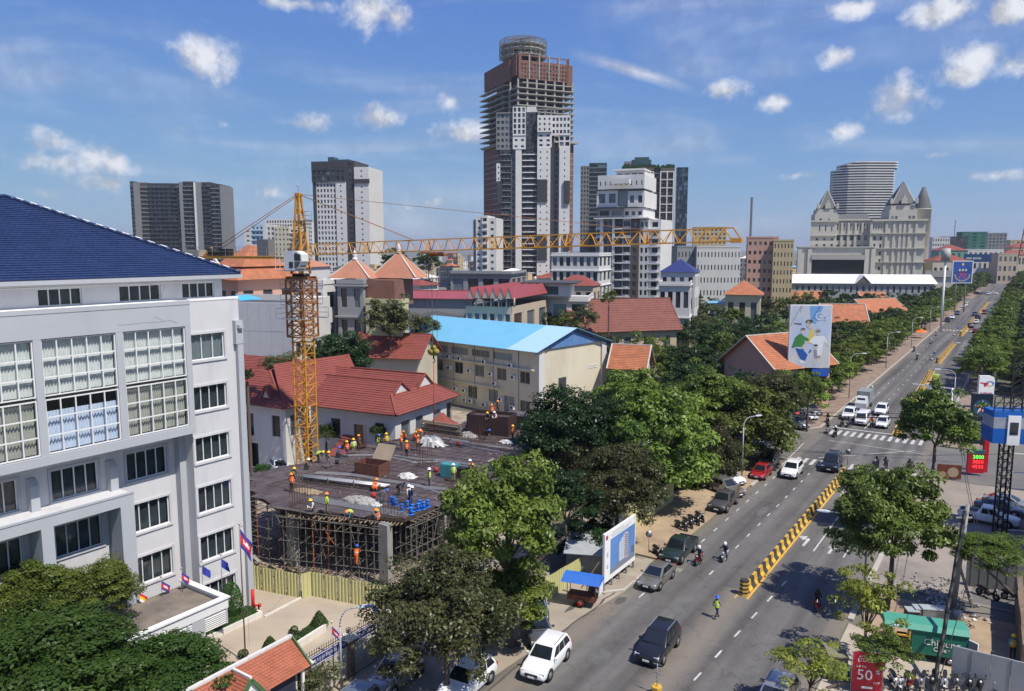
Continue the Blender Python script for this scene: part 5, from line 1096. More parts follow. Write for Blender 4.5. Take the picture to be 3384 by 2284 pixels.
for i in range(8):tube_part(sc2,(-58.2+i*.8,39.5+i*.1,.3+(i%3)),(-57.2+i*.8,39.6+i*.1,2.6+(i%3)),.026)
x=sc2.mb();x.build('x',M_c)if False else None
if sc_rest.f:sc_rest.build('scaffold_tube',M_steel,sc2.r,kind='stuff')
rb=Fr('timber_pile','untidy pile of boards and rubble just behind the hoarding at the office corner','timber pile',39.5,-52.5);rd=random.Random(3)
for k in range(46):
 x=rb.mb();t_,s_=rd.uniform(-57.5,-48.8),0;s_=38.2+(t_+57)*.17+rd.uniform(0,1.6);a=rd.uniform(-.5,.5);l_=rd.uniform(.6,1.8);z_=rd.uniform(.05,1.1)*(1 if t_<-50 else .5);x.bar((t_-l_*math.cos(a)/2,s_-l_*math.sin(a)*.4,z_),(t_+l_*math.cos(a)/2,s_+l_*math.sin(a)*.4,z_+rd.uniform(-.1,.1)),rd.uniform(.1,.3),.05);x.build('board',M_wood if k%3 else M_c,rb.r)
rb2=Fr('rubble_strip','strip of broken rubble and litter along the right side of the site','rubble',50,-38.5);mb=rb2.mb();rd=random.Random(5)
for k in range(330):
 t_,s_=rd.uniform(-39.2,-36.5),rd.uniform(42.5,60);w_=rd.uniform(.06,.22);z_=rd.uniform(0,.2);mb.bar((t_-w_,s_,z_),(t_+w_,s_+rd.uniform(-.2,.2),z_+rd.uniform(-.05,.1)),w_,w_*.7)
mb.build('rubble',mat('rubble_stone',(.42,.38,.32),.95,var=.4,scale=2),rb2.r,kind='stuff')
bwl=Fr('low_wall','low rendered wall along the right side of the building site','wall',50,-38);x=bwl.mb();x.box(-38.35,-38.15,42,66,0,.9);x.build('wall_panel',M_bwall,bwl.r)
def rebar(px,lab,h=1.5,w=.9,n=5):
 p=G(*px,SZ);r=thing('column_rebar',lab,'rebar cage',p,GRID+.14);mb=MB();rd=random.Random(int(px[0]))
 for i in range(n):
  for j in range(n):
   if 0<i<n-1 and 0<j<n-1:continue
   xx,yy=-w/2+w*i/(n-1),-w/2+w*j/(n-1);mb.tube((xx,yy,0),(xx+rd.uniform(-.08,.08),yy+rd.uniform(-.08,.08),h*rd.uniform(.85,1.1)),.016,4)
 for z_ in(.1,.3,.5):
  for(a,b)in(((-w/2,-w/2),(w/2,-w/2)),((w/2,-w/2),(w/2,w/2)),((w/2,w/2),(-w/2,w/2)),((-w/2,w/2),(-w/2,-w/2))):mb.tube((*a,z_),(*b,z_),.012,4)
 mb.build('bars',M_rebar,r,kind='stuff')
for px,lb,h_,w_ in((r4(705,1385),'rusty column starter bars left of the grey pipe trestles',2.2,1.2),(r4(1445,1480),'rusty starter bars right beside the blue plastic pipes',2.3,1.4),(r4(1710,1060),'tall rusty starter bars in front of the pile of white sacks',2.4,1.3),(r4(1950,1270),'starter bars in front of the teal cabinet',1.9,1.3),(r4(1190,905),'thin starter bars before the small tree and red building',2.4,.9),(r4(2110,890),'starter bars beside the dark formwork box',2.0,1.3),(r6(1005,900),'starter bars at the far right of the deck beneath the dark tree',2.2,1.4)):rebar(px,lb,h_,w_)
def on_deck(name,label,cat,px,rot=0):return thing(name,label,cat,G(*px,SZ+.01),GRID+.14+rot)
r=on_deck('steel_crate','open rusty steel crate in the middle of the deck with a pale board lid','crate',r4(1280,1120));M_rc=mat('rusty_steel',(.13,.055,.04),.75,var=.35,scale=2)
for(a,b,c,d)in((-1.4,1.4,-.9,-.84),(-1.4,1.4,.84,.9),(-1.4,-1.34,-.84,.84),(1.34,1.4,-.84,.84)):x=MB();x.box(a,b,c,d,0,1.15);x.build('side',M_rc,r)
x=MB();x.box(-1.34,1.34,-.84,.84,0,.1);x.build('bottom',M_rc,r)
x=MB();x.slab([(-.6,.85,1.2),(1.5,.85,1.2),(1.75,1.5,2.6),(-.3,1.5,2.6)],(0,-1,.4),.05);x.build('lid',mat('pale_plywood',(.38,.30,.22),.85,var=.15,scale=1),r)
r=on_deck('tool_cabinet','teal steel cabinet standing on the deck beside a worker in a lime vest','cabinet',r4(1900,1150));M_teal=mat('teal_paint',(.05,.26,.27),.5,var=.15)
x=MB();x.box(-.8,.8,-.45,.45,0,1.3);x.build('body',M_teal,r);x=MB();x.box(-.75,-.02,-.49,-.46,.08,1.22);x.build('door',M_teal,r);x=MB();x.box(.02,.75,-.49,-.46,.08,1.22);x.build('door',M_teal,r);x=MB();x.box(.85,1.7,-.4,.4,0,1.1);x.build('side_rack',M_trim,r)
def crumple(name,label,px,w_,d_,h_,m,seed=1,n=14,cat='tarpaulin'):
 r=on_deck(name,label,cat,px);rd=random.Random(seed);mb=MB();
 pts=[]
 for j in range(n+1):
  for i in range(n+1):
   u,v=i/n*2-1,j/n*2-1;e=max(0,1-(abs(u)**2.5+abs(v)**2.5));rim=1+.15*math.sin(i*2.1+seed)*math.cos(j*1.7);pts.append((u*w_/2*rim+rd.uniform(-.04,.04),v*d_/2*rim+rd.uniform(-.04,.04),.01+h_*e*(.5+.5*rd.random())))
 mb.add(pts,[(j*(n+1)+i,j*(n+1)+i+1,(j+1)*(n+1)+i+1,(j+1)*(n+1)+i)for j in range(n)for i in range(n)if abs(i/n*2-1)+abs(j/n*2-1)<1.55]);mb.build('sheet',m,r)
M_wp=mat('white_plastic',(.52,.52,.51),.5,var=.08);M_gp=mat('greyish_plastic',(.33,.32,.3),.5,var=.12)
crumple('tarpaulin','crumpled grey white tarpaulin near the front of the deck',r4(1190,1345),3.6,1.6,.5,M_gp,2);crumple('plastic_sheet','small white plastic scraps beside the tarpaulin',r4(1300,1372),1.3,.7,.2,M_wp,3)
crumple('plastic_sheet','white crumpled sacks on the middle of the deck right of the crate',r4(1555,1150),1.9,1.3,.5,M_wp,4,10);crumple('plastic_sheet','white plastic sheet near the three men at the far end of the deck',r6(975,690),1.9,1.0,.4,M_wp,5,10)
crumple('cable_heap','tangled pale hose heap beside the man in a lime vest at the far end',r4(2040,825),2.4,1.3,.6,M_gp,6,12,'hose');crumple('cement_sacks','pile of white sacks heaped behind the tall starter bars',r4(1750,895),3.4,1.8,1.3,M_wp,7,9,'sacks')
crumple('scrap_heap','heap of grey boards and offcuts at the front left of the deck',r4(760,1265),3.0,1.2,.25,M_wood,9,12,'scrap')
for i,(a,b)in enumerate(((1515,1420),(1560,1395),(1590,1450),(1600,1425),(1645,1415),(1690,1405),(1722,1388),(1428,1360),(1450,1365),(1470,1380),(1655,1388))):
 r=thing('pipe_sleeve','blue pipe sleeve '+['nearest the starter bars','just behind the sleeve nearest the starter bars','closest to the front edge of the deck','just behind the sleeve closest to the deck edge','in the middle of the right hand scatter','second from the right end of the scatter','at the right end of the scatter','leftmost of three left of the starter bars','middle one of three left of the starter bars','rightmost of three left of the starter bars','behind the middle sleeve of the scatter'][i],'pipe sleeve',G(*r4(a,b),SZ+.01),0,'blue pipe sleeves on the deck' if i<7 or i==10 else 'blue pipe pieces left of the bars')
 mb=MB();M_bp=mat('blue_plastic',(.02,.17,.62),.4,var=.05);mb.tube((0,0,0),(0,0,.05),.24,12);mb.tube((0,0,.05),(0,0,.55),.13,10);mb.build('sleeve',M_bp,r);mb=MB();mb.tube((0,0,.5),(0,0,.62),.16,10);mb.build('collar',M_bp,r)
r=on_deck('formwork_box','large dark plywood formwork box at the far end of the deck','formwork',r6(850,600),.1);
for(a,b,c,d)in((-2.6,2.6,-1.4,-1.3),(-2.6,2.6,1.3,1.4),(-2.6,-2.5,-1.3,1.3),(2.5,2.6,-1.3,1.3)):x=MB();x.box(a,b,c,d,0,2.3);x.build('side',mat('dark_formply',(.05,.03,.028),.6,var=.3),r)
x=MB();x.box(-2.5,2.5,-1.3,1.3,0,1.9);x.build('fill',M_ply,r)
r=on_deck('raised_deck','upper plywood platform at the far end behind the formwork box','platform',r6(1080,560),.1);x=MB();x.box(-2.2,7,-1,3.0,1.2,1.4);x.build('platform',M_ply,r)
for q in range(6):x=MB();x.bar((-2+q*1.7,-1,0),(-2+q*1.7,-1,1.2),.07);x.build('prop',M_steel,r)
x=MB();x.box(-2.2,7,-1.06,-1.01,.8,1.7);x.build('fascia',MATS['dark_formply'],r)
r=on_deck('steel_stack','stack of grey scaffold frames and timber near the red roofed building','stack',r4(1850,800),-.1)
for q in range(13):x=MB();x.box(-2.8+rd.uniform(-.3,.3),2.8+rd.uniform(-.3,.3),-.8+.12*(q%5),-.7+.12*(q%5)+.05,.12*q*.9,.12*q*.9+.09);x.build('plank',M_steel if q%2 else M_wood,r)
r=on_deck('lattice_frame','two brown steel formwork frames leaning flat left of the scaffold stack','frame',r4(1830,825),-.1)
for(a,b,c,d)in((-2.6,0,0,0),(-2.6,0,.9,.5),(0,2.2,0,0)):x=MB();x.bar((a,-1.1-c*.3,.05+d),(b,-1.1-c*.3,.05+d),.08);x.build('bar',M_rc,r)
for q in range(5):x=MB();x.bar((-2.6+q*1.2,-1.1,.05),(-2.6+q*1.2,-1.4,.55),.07);x.build('bar',M_rc,r)
r=on_deck('trestle_table','grey trestle table standing at the right of the deck','table',r6(930,935));x=MB();x.box(-1.2,1.2,-.6,.6,.95,1.0);x.build('table_top',M_c,r)
for a,b in((-1.1,-.5),(1.1,-.5),(-1.1,.5),(1.1,.5)):x=MB();x.bar((a,b,0),(a*.8,b*.8,.95),.06);x.build('leg',M_steel,r)
for(px,m_,lb)in((r4(1790,1110),'red','red bucket on the deck left of the teal cabinet'),(r4(1965,900),'red','small red bucket near the long grey conduits'),(r4(1292,1315),'red','red bucket beside the crouching man in orange'),(r4(1000,1045),'dark','coiled black hose near the crane foot')):
 r=on_deck('bucket',lb,'bucket',px);mb=MB();mb.lathe([(0,0),(.16,0),(.22,.42),(.2,.42),(.14,.03)],10);mb.build('pail',CLOTH[m_],r);mb=MB();mb.tube((-.2,0,.4),(0,0,.55),.012,4);mb.tube((0,0,.55),(.2,0,.4),.012,4);mb.build('handle',M_grey,r)
mb=site.mb();rd=random.Random(99)
for _ in range(240):
 t_=rd.uniform(-56,-41);s_=rd.uniform(45.5,76);a=rd.uniform(.05,.22);mb.box(t_,t_+a,s_,s_+a*.4,SZ+.008,SZ+.03)
mb.build('scattered_spacers',M_wp,site.r,kind='stuff')
mb=site.mb()
for i in range(14):s_=46+i*2.3;mb.bar((-56+rd.uniform(0,2),s_,SZ+.03),(-42-rd.uniform(0,4),s_+1.6,SZ+.03),.02)
for i in range(30):s_=45.4+i*1.1;mb.bar((-56.5,s_-1.6,SZ+.03),(-41,s_+.6,SZ+.03),.025)
for i in range(16):t_=-56.5+i*1.0;mb.bar((t_,45.5-(t_+41)*-.1,SZ+.045),(t_+2.5,76,SZ+.045),.025)
mb.build('loose_bars',M_rebar,site.r,kind='stuff')
W=[(r4(640,1272),'stand',200,'orange','orange','orange','dark','worker in orange standing alone at the front left of the deck'),(r4(648,1165),'crouch',120,'hivis','yellow','dark','grey','crouching worker with yellow helmet behind the lone man in orange'),(r4(757,1092),'crouch',90,None,'white','grey','dark','crouching worker in grey with a white helmet at the crane foot'),(r4(850,1035),'bend',100,'hivis','yellow','dark','dark','bending worker in a lime vest right of the crane mast'),(r4(930,1082),'walk',60,None,'yellow','khaki','grey','worker in khaki and yellow helmet walking right of the crane mast'),(r4(1080,992),'stand',200,'orange','yellow','orange','denim','worker in an orange vest before the small red roofed porch'),(r4(1132,972),'stand',170,'hivis','yellow','white','khaki','worker in a lime vest just right of the orange vested man by the porch'),(r4(1175,940),'stand',200,None,'orange','brown','brown','worker in brown standing among the thin starter bars'),(r4(1008,995),'crouch',40,None,'blue','blue','dark','crouching worker in blue with a blue helmet by the red porch roof'),(r4(1326,935),'reach',90,'hivis','blue','navy','dark','worker in lime vest and blue helmet drinking near the small tree'),(r4(1394,925),'stand',190,'yellow','yellow','yellow','grey','worker in a yellow vest standing alone before the red building'),(r4(1511,934),'stand',90,'orange','orange','orange','dark','worker in orange standing left of the crouching orange group'),(r4(1536,858),'crouch',200,'orange','orange','orange','dark','crouching worker in orange farthest left in the orange group'),(r4(1620,862),'crouch',120,'orange','yellow','orange','khaki','crouching worker in orange with yellow helmet in the middle of the orange group'),(r4(1670,850),'bend',250,'orange','orange','orange','khaki','bending worker in orange at the right of the orange group'),(r4(1645,942),'walk',150,'orange','orange','dark','dark','worker in an orange vest walking beside the white sacks'),(r4(1554,992),'stand',30,'orange','yellow','orange','dark','worker in orange shirt and yellow helmet seen from behind mid deck'),(r4(2036,768),'crouch',60,'orange','yellow','orange','dark','crouching worker in orange at the far end beside a lime vest'),(r4(2078,790),'reach',100,'hivis','white','hivis','dark','worker in a lime vest reaching out beside the dark formwork box'),(r4(2055,1152),'walk',110,None,'white','khaki','dark','worker in dark clothes with white helmet at the right edge by the green tree'),(r4(2090,1130),'crouch',230,None,'orange','brown','dark','crouching worker with an orange helmet at the edge of the green tree'),(r4(1734,1228),'stand',100,'hivis','white','dark','dark','worker in lime vest and white helmet standing mid deck right of the crate'),(r4(1926,1190),'stand',10,'hivis','white','white','khaki','worker in lime vest facing the teal cabinet'),(r4(1298,1262),'crouch',60,'orange','orange','orange','orange','crouching worker all in orange in the middle front of the deck'),(r4(1348,1360),'bend',80,None,'blue','grey','denim','bending worker in grey beside the tarpaulin'),(r4(1490,1298),'bend',100,None,None,'navy','dark','bareheaded man in navy bending over mid deck'),(r4(1572,1372),'stand',120,None,'white','white','denim','left of two white helmeted men standing together among the blue pipes'),(r4(1600,1382),'stand',250,None,'white','navy','denim','right of two white helmeted men standing together among the blue pipes'),(r4(918,1440),'stand',60,'hivis','orange','hivis','khaki','worker in a lime vest and orange helmet at the front edge of the deck'),(r4(800,1428),'crouch',200,None,'yellow','white','dark','crouching worker in white with yellow helmet at the front edge'),(r4(1108,1520),'bend',200,'hivis','orange','teal','dark','worker in lime and teal bending over the front edge of the deck'),(r4(1290,1512),'crouch',100,None,'orange','grey','dark','crouching worker in grey with an orange helmet at the front edge'),(r6(851,485),'stand',200,'orange','orange','orange','navy','worker in an orange vest standing high on the formwork box'),(r6(878,500),'crouch',200,'orange','white','white','dark','crouching worker with a white helmet on the formwork box'),(r6(818,505),'crouch',200,None,'yellow','dark','dark','crouching worker with yellow helmet left on the formwork box'),(r6(903,445),'stand',200,None,'orange','brown','brown','worker in brown at the far edge behind the formwork box'),(r6(948,628),'stand',110,None,'white','white','dark','left of two white helmeted men talking right of the formwork box'),(r6(980,632),'stand',280,None,'white','grey','khaki','right of two white helmeted men talking right of the formwork box'),(r6(1030,668),'stand',60,'orange','yellow','orange','dark','worker in orange standing alone by the white plastic at the far right'),(r6(790,662),'bend',100,None,'blue','dark','dark','bending worker with a blue helmet in front of the formwork box'),(r6(1090,1030),'crouch',250,'orange','white','red','dark','crouching worker in red at the right edge of the deck under the trees')]
for i,(px,po,az,ve,he,sh,le,lb)in enumerate(W):
 z_=SZ+.01
 if 'on the formwork' in lb:z_=SZ+1.92
 if 'behind the formwork box' in lb:z_=SZ+1.42
 person(po,G(*px,z_),az,lb,sh,le,ve,he,cat='worker')
p_=pxd(*r4(1330,1545),SZ-.9);person('reach',S(p_[1],p_[0],SZ-1.2),300,'worker in an orange vest climbing the scaffold below the front corner of the deck','orange','dark','orange','yellow',cat='worker')
person('reach',S(41.9,-43.2,1.75),30,'worker in orange with a blue helmet perched inside the scaffolding under the deck','orange','orange','orange','blue',cat='worker')
# tower crane
M_cy=mat('crane_yellow',(.60,.29,.035),.5,var=.12,scale=1.2,stain=((.3,.12,.03),1.2,.52,.7,.7,1));M_cr2=mat('crane_rust_orange',(.36,.13,.035),.6,var=.3,scale=1.5)
cw=Vector((-23.3,85,0));JD=Vector((42.3,-19.0,0)).normalized();jaz=math.degrees(math.atan2(JD.x,JD.y))
cr=thing('tower_crane','yellow lattice tower crane with a long jib across the whole skyline','crane',cw,heading(jaz))
tube_me={}
def ctube(parent,p,q,r,m,name='brace'):x=MB();x.tube(p,q,r,6);return x.build(name,m,parent)
def mast(z0,z1,w_,n,m,nm,diag=True):
 h_=(z1-z0)/n
 for i in range(n):
  sec=MB();a,b=z0+i*h_,z0+(i+1)*h_;c=[(-w_,-w_),(w_,-w_),(w_,w_),(-w_,w_)]
  for k in range(4):
   p,q=c[k],c[(k+1)%4];sec.bar((*p,a),(*p,b),.14);sec.bar((*p,a+.04),(*q,a+.04),.09);sec.bar((*p,(a+b)/2),(*q,(a+b)/2),.06)
   sec.bar((*p,a),(*q,(a+b)/2),.07)if i%2 else sec.bar((*q,a),(*p,(a+b)/2),.07);sec.bar((*q,(a+b)/2),(*p,b),.07)if i%2 else sec.bar((*p,(a+b)/2),(*q,b),.07)
   sec.box(p[0]-.1,p[0]+.1,p[1]-.1,p[1]+.1,a-.06,a+.12)
  sec.build(nm,m,cr)
ZT=zat(cw,912)
mrot=R(45)-0
mast(0,ZT-.3,.82,10,M_cy,'mast_section')
cz0,cz1=zat(cw,1112),ZT-.4
x=MB();W_=1.18;c=[(-W_,-W_),(W_,-W_),(W_,W_),(-W_,W_)];n=5;h_=(cz1-cz0)/n
for k in range(4):
 p,q=c[k],c[(k+1)%4];x.bar((*p,cz0),(*p,cz1),.15)
 for i in range(n+1):x.bar((*p,cz0+i*h_),(*q,cz0+i*h_),.11)
 for i in range(n):x.bar((*p,cz0+i*h_),(*q,cz0+(i+1)*h_),.07);x.bar((*q,cz0+i*h_),(*p,cz0+(i+1)*h_),.07)
x.build('climbing_frame',M_cr2,cr)
for z_ in(zat(cw,1050),zat(cw,1005),zat(cw,955)):
 x=MB();w2=2.0 if z_<zat(cw,1040)else 1.6;x.box(-w2,w2,-w2,-1.3,z_-.06,z_);x.box(-w2,w2,1.3,w2,z_-.06,z_);x.box(-w2,-1.3,-1.3,1.3,z_-.06,z_);x.build('platform',M_grey,cr)
 x=MB()
 for a,b in((-w2,-w2),(w2,-w2),(w2,w2),(-w2,w2),(0,-w2),(0,w2)):x.bar((a,b,z_),(a,b,z_+1.1),.035)
 for zz in(.55,1.1):
  for a,b in(((-w2,-w2),(w2,-w2)),((w2,-w2),(w2,w2)),((-w2,w2),(w2,w2)),((-w2,-w2),(-w2,w2))):x.bar((*a,z_+zz),(*b,z_+zz),.03)
 x.build('guard_rail',M_grey,cr)
x=MB();x.prism([(1.25,-1.1),(1.25,1.1),(-1.25,1.1),(-1.25,-1.1)][::-1],ZT-.45,ZT-.05);x.build('slewing_support',M_cr2,cr);x=MB();x.tube((0,0,ZT-.05),(0,0,ZT+.25),.95,20);x.build('slewing_ring',M_trim,cr)
AP=Vector((0,0,zat(cw,642)))
x=MB();zb=ZT+.25;b4=[(-.75,-.7),(.75,-.7),(.75,.7),(-.75,.7)];t4=[(-.16,-.16),(.16,-.16),(.16,.16),(-.16,.16)];n=7
lv=lambda k,i:Vector((b4[k][0]+(t4[k][0]-b4[k][0])*i/n,b4[k][1]+(t4[k][1]-b4[k][1])*i/n,zb+(AP.z-zb)*i/n))
for k in range(4):
 x.bar(lv(k,0),lv(k,n),.17)
 for i in range(n):x.bar(lv(k,i),lv((k+1)%4,i+1),.075);x.bar(lv(k,i),lv((k+1)%4,i),.065)
x.build('tower_head',M_cy,cr)
x=MB();x.box(-.3,.3,-.28,.28,AP.z-.25,AP.z+.12);x.build('apex_block',M_cy,cr);x=MB();x.tube(AP,AP+Vector((0,0,1.3)),.03,5);x.disc(AP+Vector((0,0,.9)),(0,0,1),.12,6,.1);x.build('anemometer_mast',M_grey,cr)
x=MB();x.box(.3,1.25,-.5,.5,AP.z-2.9,AP.z-2.85)
for a,b in((.3,-.5),(1.25,-.5),(1.25,.5),(.3,.5)):x.bar((a,b,AP.z-2.85),(a,b,AP.z-1.85),.03)
for zz in(-2.3,-1.85):x.bar((.3,-.5,AP.z+zz),(1.25,-.5,AP.z+zz),.03);x.bar((1.25,-.5,AP.z+zz),(1.25,.5,AP.z+zz),.03);x.bar((1.25,.5,AP.z+zz),(.3,.5,AP.z+zz),.03)
x.build('service_basket',M_grey,cr)
JZ0=zat(cw,843);P_end=cw+JD*46.2;JZ1=zat(P_end,797);DEP=1.12
jp=lambda u,y,up:Vector((u,y,JZ0+(JZ1-JZ0)*u/46.2+(DEP*up)))
n=30;u0=1.3;du=(46.2-u0)/n
for i in range(0,n,5):
 x=MB();e=min(n,i+5);ua,ub=u0+i*du,u0+e*du
 x.bar(jp(ua,0,1),jp(ub,0,1),.11);x.bar(jp(ua,-.62,0),jp(ub,-.62,0),.11);x.bar(jp(ua,.62,0),jp(ub,.62,0),.11)
 for j in range(i,e):
  a,m_,b=u0+j*du,u0+(j+.5)*du,u0+(j+1)*du
  for y in(-.62,.62):x.bar(jp(a,y,0),jp(m_,0,1),.055);x.bar(jp(m_,0,1),jp(b,y,0),.055)
  x.bar(jp(a,-.62,0),jp(a,.62,0),.05);x.bar(jp(a,-.62,0),jp(b,.62,0),.04)
 x.bar(jp(ua,-.62,0),jp(ua,0,1),.11);x.bar(jp(ua,.62,0),jp(ua,0,1),.11)
 x.build('jib_section',M_cy,cr)
x=MB();x.box(46.1,47.0,-.6,.6,jp(46.2,0,0).z-.15,jp(46.2,0,0).z+.25);x.bar(jp(46.2,0,1),jp(46.9,0,.1),.12);x.build('jib_tip',M_cy,cr)
def tie(p,q,nm='tie_bar'):
 for y in(-.1,.1):x=MB();x.tube(p+Vector((0,y,0)),q+Vector((0,y,0)),.024,5);x.build(nm,M_cr2,cr)
tie(AP,jp(14.6,0,1));tie(AP,jp(39.5,0,1))
for u_ in(6,10):pass
CZ=zat(cw,848);x=MB();x.box(-16.5,-1.0,-.62,-.5,CZ-.28,CZ);x.box(-16.5,-1.0,.5,.62,CZ-.28,CZ);x.box(-16.5,-1.0,-.5,.5,CZ-.1,CZ-.04);x.build('counter_jib',M_cy,cr)
x=MB()
for u_ in range(-16,-1,2):
 for y in(-.85,.85):x.bar((u_,y,CZ),(u_,y,CZ+1.05),.03)
for y in(-.85,.85):
 for zz in(.55,1.05):x.bar((-16,y,CZ+zz),(-1.2,y,CZ+zz),.03)
x.build('guard_rail',M_grey,cr)
x=MB();x.box(-11.5,-10,-.4,.4,CZ+.05,CZ+.85);x.tube((-12.6,-.6,CZ+.5),(-12.6,.6,CZ+.5),.42,12);x.build('hoist_winch',M_trim,cr)
x=MB();x.box(-5.6,-4.0,-.55,.55,CZ+.05,CZ+1.9);x.build('electric_cabinet',mat('cabinet_grey',(.16,.16,.16),.6,var=.1),cr)
for u_ in(-16.4,-15.7,-15.0):x=MB();x.box(u_,u_+.6,-.6,.6,CZ-1.2,CZ+.7);x.build('counterweight',M_c,cr)
x=MB();x.bar((-14.2,0,CZ),(-12.9,0,CZ+1.0),.2);x.build('a_frame',M_cy,cr)
for y in(-.5,.5):x=MB();x.tube(AP+Vector((0,y*.4,0)),(-13.5,y,CZ+.1),.04,5);x.build('tie_bar',M_cr2,cr)
M_cab=mat('cab_white',(.62,.64,.64),.45,var=.06,scale=2)
x=MB();zc=zat(cw,893);hC=zat(cw,829)-zc
x.prism([(-.55,-2.0),(.75,-2.0),(.75,-.75),(-.55,-.75)],zc+.05,zc+hC);x.build('cab_body',M_cab,cr)
prof=[(.76,zc+.1),(1.35,zc+.35),(1.75,zc+1.0),(1.7,zc+1.75),(1.1,zc+hC-.05),(.76,zc+hC-.02)]
x=MB();k=len(prof);x.add([(a,-1.97,b)for a,b in prof]+[(a,-.78,b)for a,b in prof],[tuple(range(k)),tuple(range(2*k-1,k-1,-1))]+[(i,k+i,k+(i+1)%k,(i+1)%k)for i in range(k)]);x.build('cab_nose',M_cab,cr)
for q in(((.78,zc+.25),(1.3,zc+.42),(1.62,zc+.95),(.8,zc+.95)),((.8,zc+1.08),(1.63,zc+1.08),(1.58,zc+1.7),(1.05,zc+hC-.25),(.8,zc+hC-.25))):
 x=MB();x.slab([(a,-2.0,b)for a,b in q],(0,-1,0),.02);x.build('cab_window',M_dglass,cr)
x=MB();x.slab([(.1,-2.03,zc+.3),(.62,-2.03,zc+.3),(.62,-2.03,zc+.95),(.1,-2.03,zc+.95)],(0,-1,0),.02);x.build('cab_window',M_dglass,cr)
x=MB();x.slab([(1.39,-1.85,zc+.4),(1.74,-1.85,zc+1.02),(1.74,-.9,zc+1.02),(1.39,-.9,zc+.4)],(1,0,-.3),.02);x.build('cab_window',M_dglass,cr)
x=MB();x.box(-1.75,2.0,-2.15,-.6,zc-.05,zc);x.build('cab_deck',M_grey,cr)
x=MB()
for a,b in((-1.7,-2.1),(-1.7,-.7),(-1.1,-2.1)):x.bar((a,b,zc),(a,b,zc+1.5),.04)
for zz in(.75,1.5):x.bar((-1.7,-2.1,zc+zz),(-.56,-2.1,zc+zz),.035);x.bar((-1.7,-2.1,zc+zz),(-1.7,-.7,zc+zz),.035)
x.build('cab_rail',M_cab,cr)
ut=16.7;zt=jp(ut,0,0).z;tw_=cw+JD*ut;tw_=Vector((tw_.x,tw_.y,0))
x=MB();x.box(ut-1.0,ut+.9,-.75,.75,zt-.3,zt-.12);x.box(ut-.2,ut+1.6,-.5,.5,zt-.55,zt-.3);x.build('trolley',M_cr2,cr)
hz=zat(tw_,1172)
for dx,dy in((-.62,-.2),(-.28,.2),(.08,-.2),(.42,.2)):x=MB();x.tube((ut+dx,dy,zt-.4),(ut+dx*.75,dy,hz+.75),.018,4);x.build('hoist_rope',M_steel,cr)
M_hk=mat('hook_block_yellow',(.30,.24,.04),.55,var=.3,scale=3)
x=MB();x.disc((ut-.3,0,hz+.3),(0,1,0),.32,14,.35);x.disc((ut+.3,0,hz+.3),(0,1,0),.32,14,.35);x.disc((ut,0,hz+.72),(0,1,0),.26,14,.35);x.box(ut-.3,ut+.3,-.15,.15,hz-.1,hz+.7);x.build('hook_block',M_hk,cr)
x=MB();x.tube((ut,0,hz-.1),(ut,0,hz-.45),.09,8);x.path([(ut,0,hz-.4),(ut+.16,0,hz-.6),(ut+.08,0,hz-.8),(ut-.12,0,hz-.78)],.05,6);x.build('hook',M_trim,cr)
x=MB();x.tube((ut,0,hz-.75),(ut-.1,0,SZ+2.4),.045,6);x.build('sling',mat('sling_red',(.35,.06,.05),.7,var=0),cr)
# mid-distance and far buildings
WM=lambda n,c,**k:mat('wall_'+n,c,.85,var=.07,scale=.15,**k)
W_white=WM('white',(.57,.565,.55),stain=((.38,.38,.38),.3,.55,.8,.5,.3));W_cream=WM('cream',(.50,.46,.36),stain=((.33,.28,.2),.3,.55,.8,.5,.3));W_grey=WM('grey',(.27,.28,.29));W_dgrey=WM('dark_grey',(.055,.057,.066))
W_pink=WM('pink',(.48,.29,.23));W_yel=WM('yellow',(.50,.40,.24));W_stone=mat('castle_stone',(.47,.45,.39),.85,var=.08,scale=.3);W_brick=mat('hollow_brick',(.20,.10,.075),.9,var=.25,scale=.5);W_brown=WM('brown',(.12,.095,.085));W_beige=WM('beige',(.46,.38,.29))
R_red=mat('red_tile',(.23,.062,.048),.7,var=.14,scale=.6,stain=((.16,.06,.05),.5,.5,.75,.5,1));R_orange=mat('orange_tile',(.40,.145,.07),.8,var=.25,scale=.8,stain=((.25,.12,.07),.7,.48,.7,.6,1));R_pink=mat('salmon_tile',(.42,.19,.12),.8,var=.12,scale=.5)
R_blue=mat('sky_blue_roof',(.16,.43,.62),.5,var=.06,scale=.3);R_slate=mat('slate_roof',(.11,.115,.115),.7,var=.12,scale=.5);R_white=mat('white_roof',(.74,.74,.73),.6,var=.06);R_wine=mat('wine_sheet_roof',(.30,.07,.08),.55,var=.12,scale=.5);R_dark=mat('dark_roof',(.07,.07,.075),.7,var=.2,scale=.4)
G_dark=mat('far_glass',(.025,.03,.036),.15,rnd=(.5,7),var=.35,scale=.35,spec=.6);G_green=mat('green_glass',(.03,.07,.07),.12,var=.3,scale=.2,spec=.8);G_blue=mat('blue_curtain_glass',(.012,.07,.18),.12,var=.3,scale=.05,spec=.8);NET=mat('green_net',(.04,.17,.12),.9,var=.25,scale=.15);W_lblue=WM('light_blue',(.33,.45,.56))
pm_={}
def pane_mesh(w_,h_,m):
 k=(round(w_,1),round(h_,1),m.name)
 if k not in pm_:x=MB();x.box(-k[0]/2,k[0]/2,0,.05,0,k[1]);pm_[k]=x.mesh('window',m)
 return pm_[k]
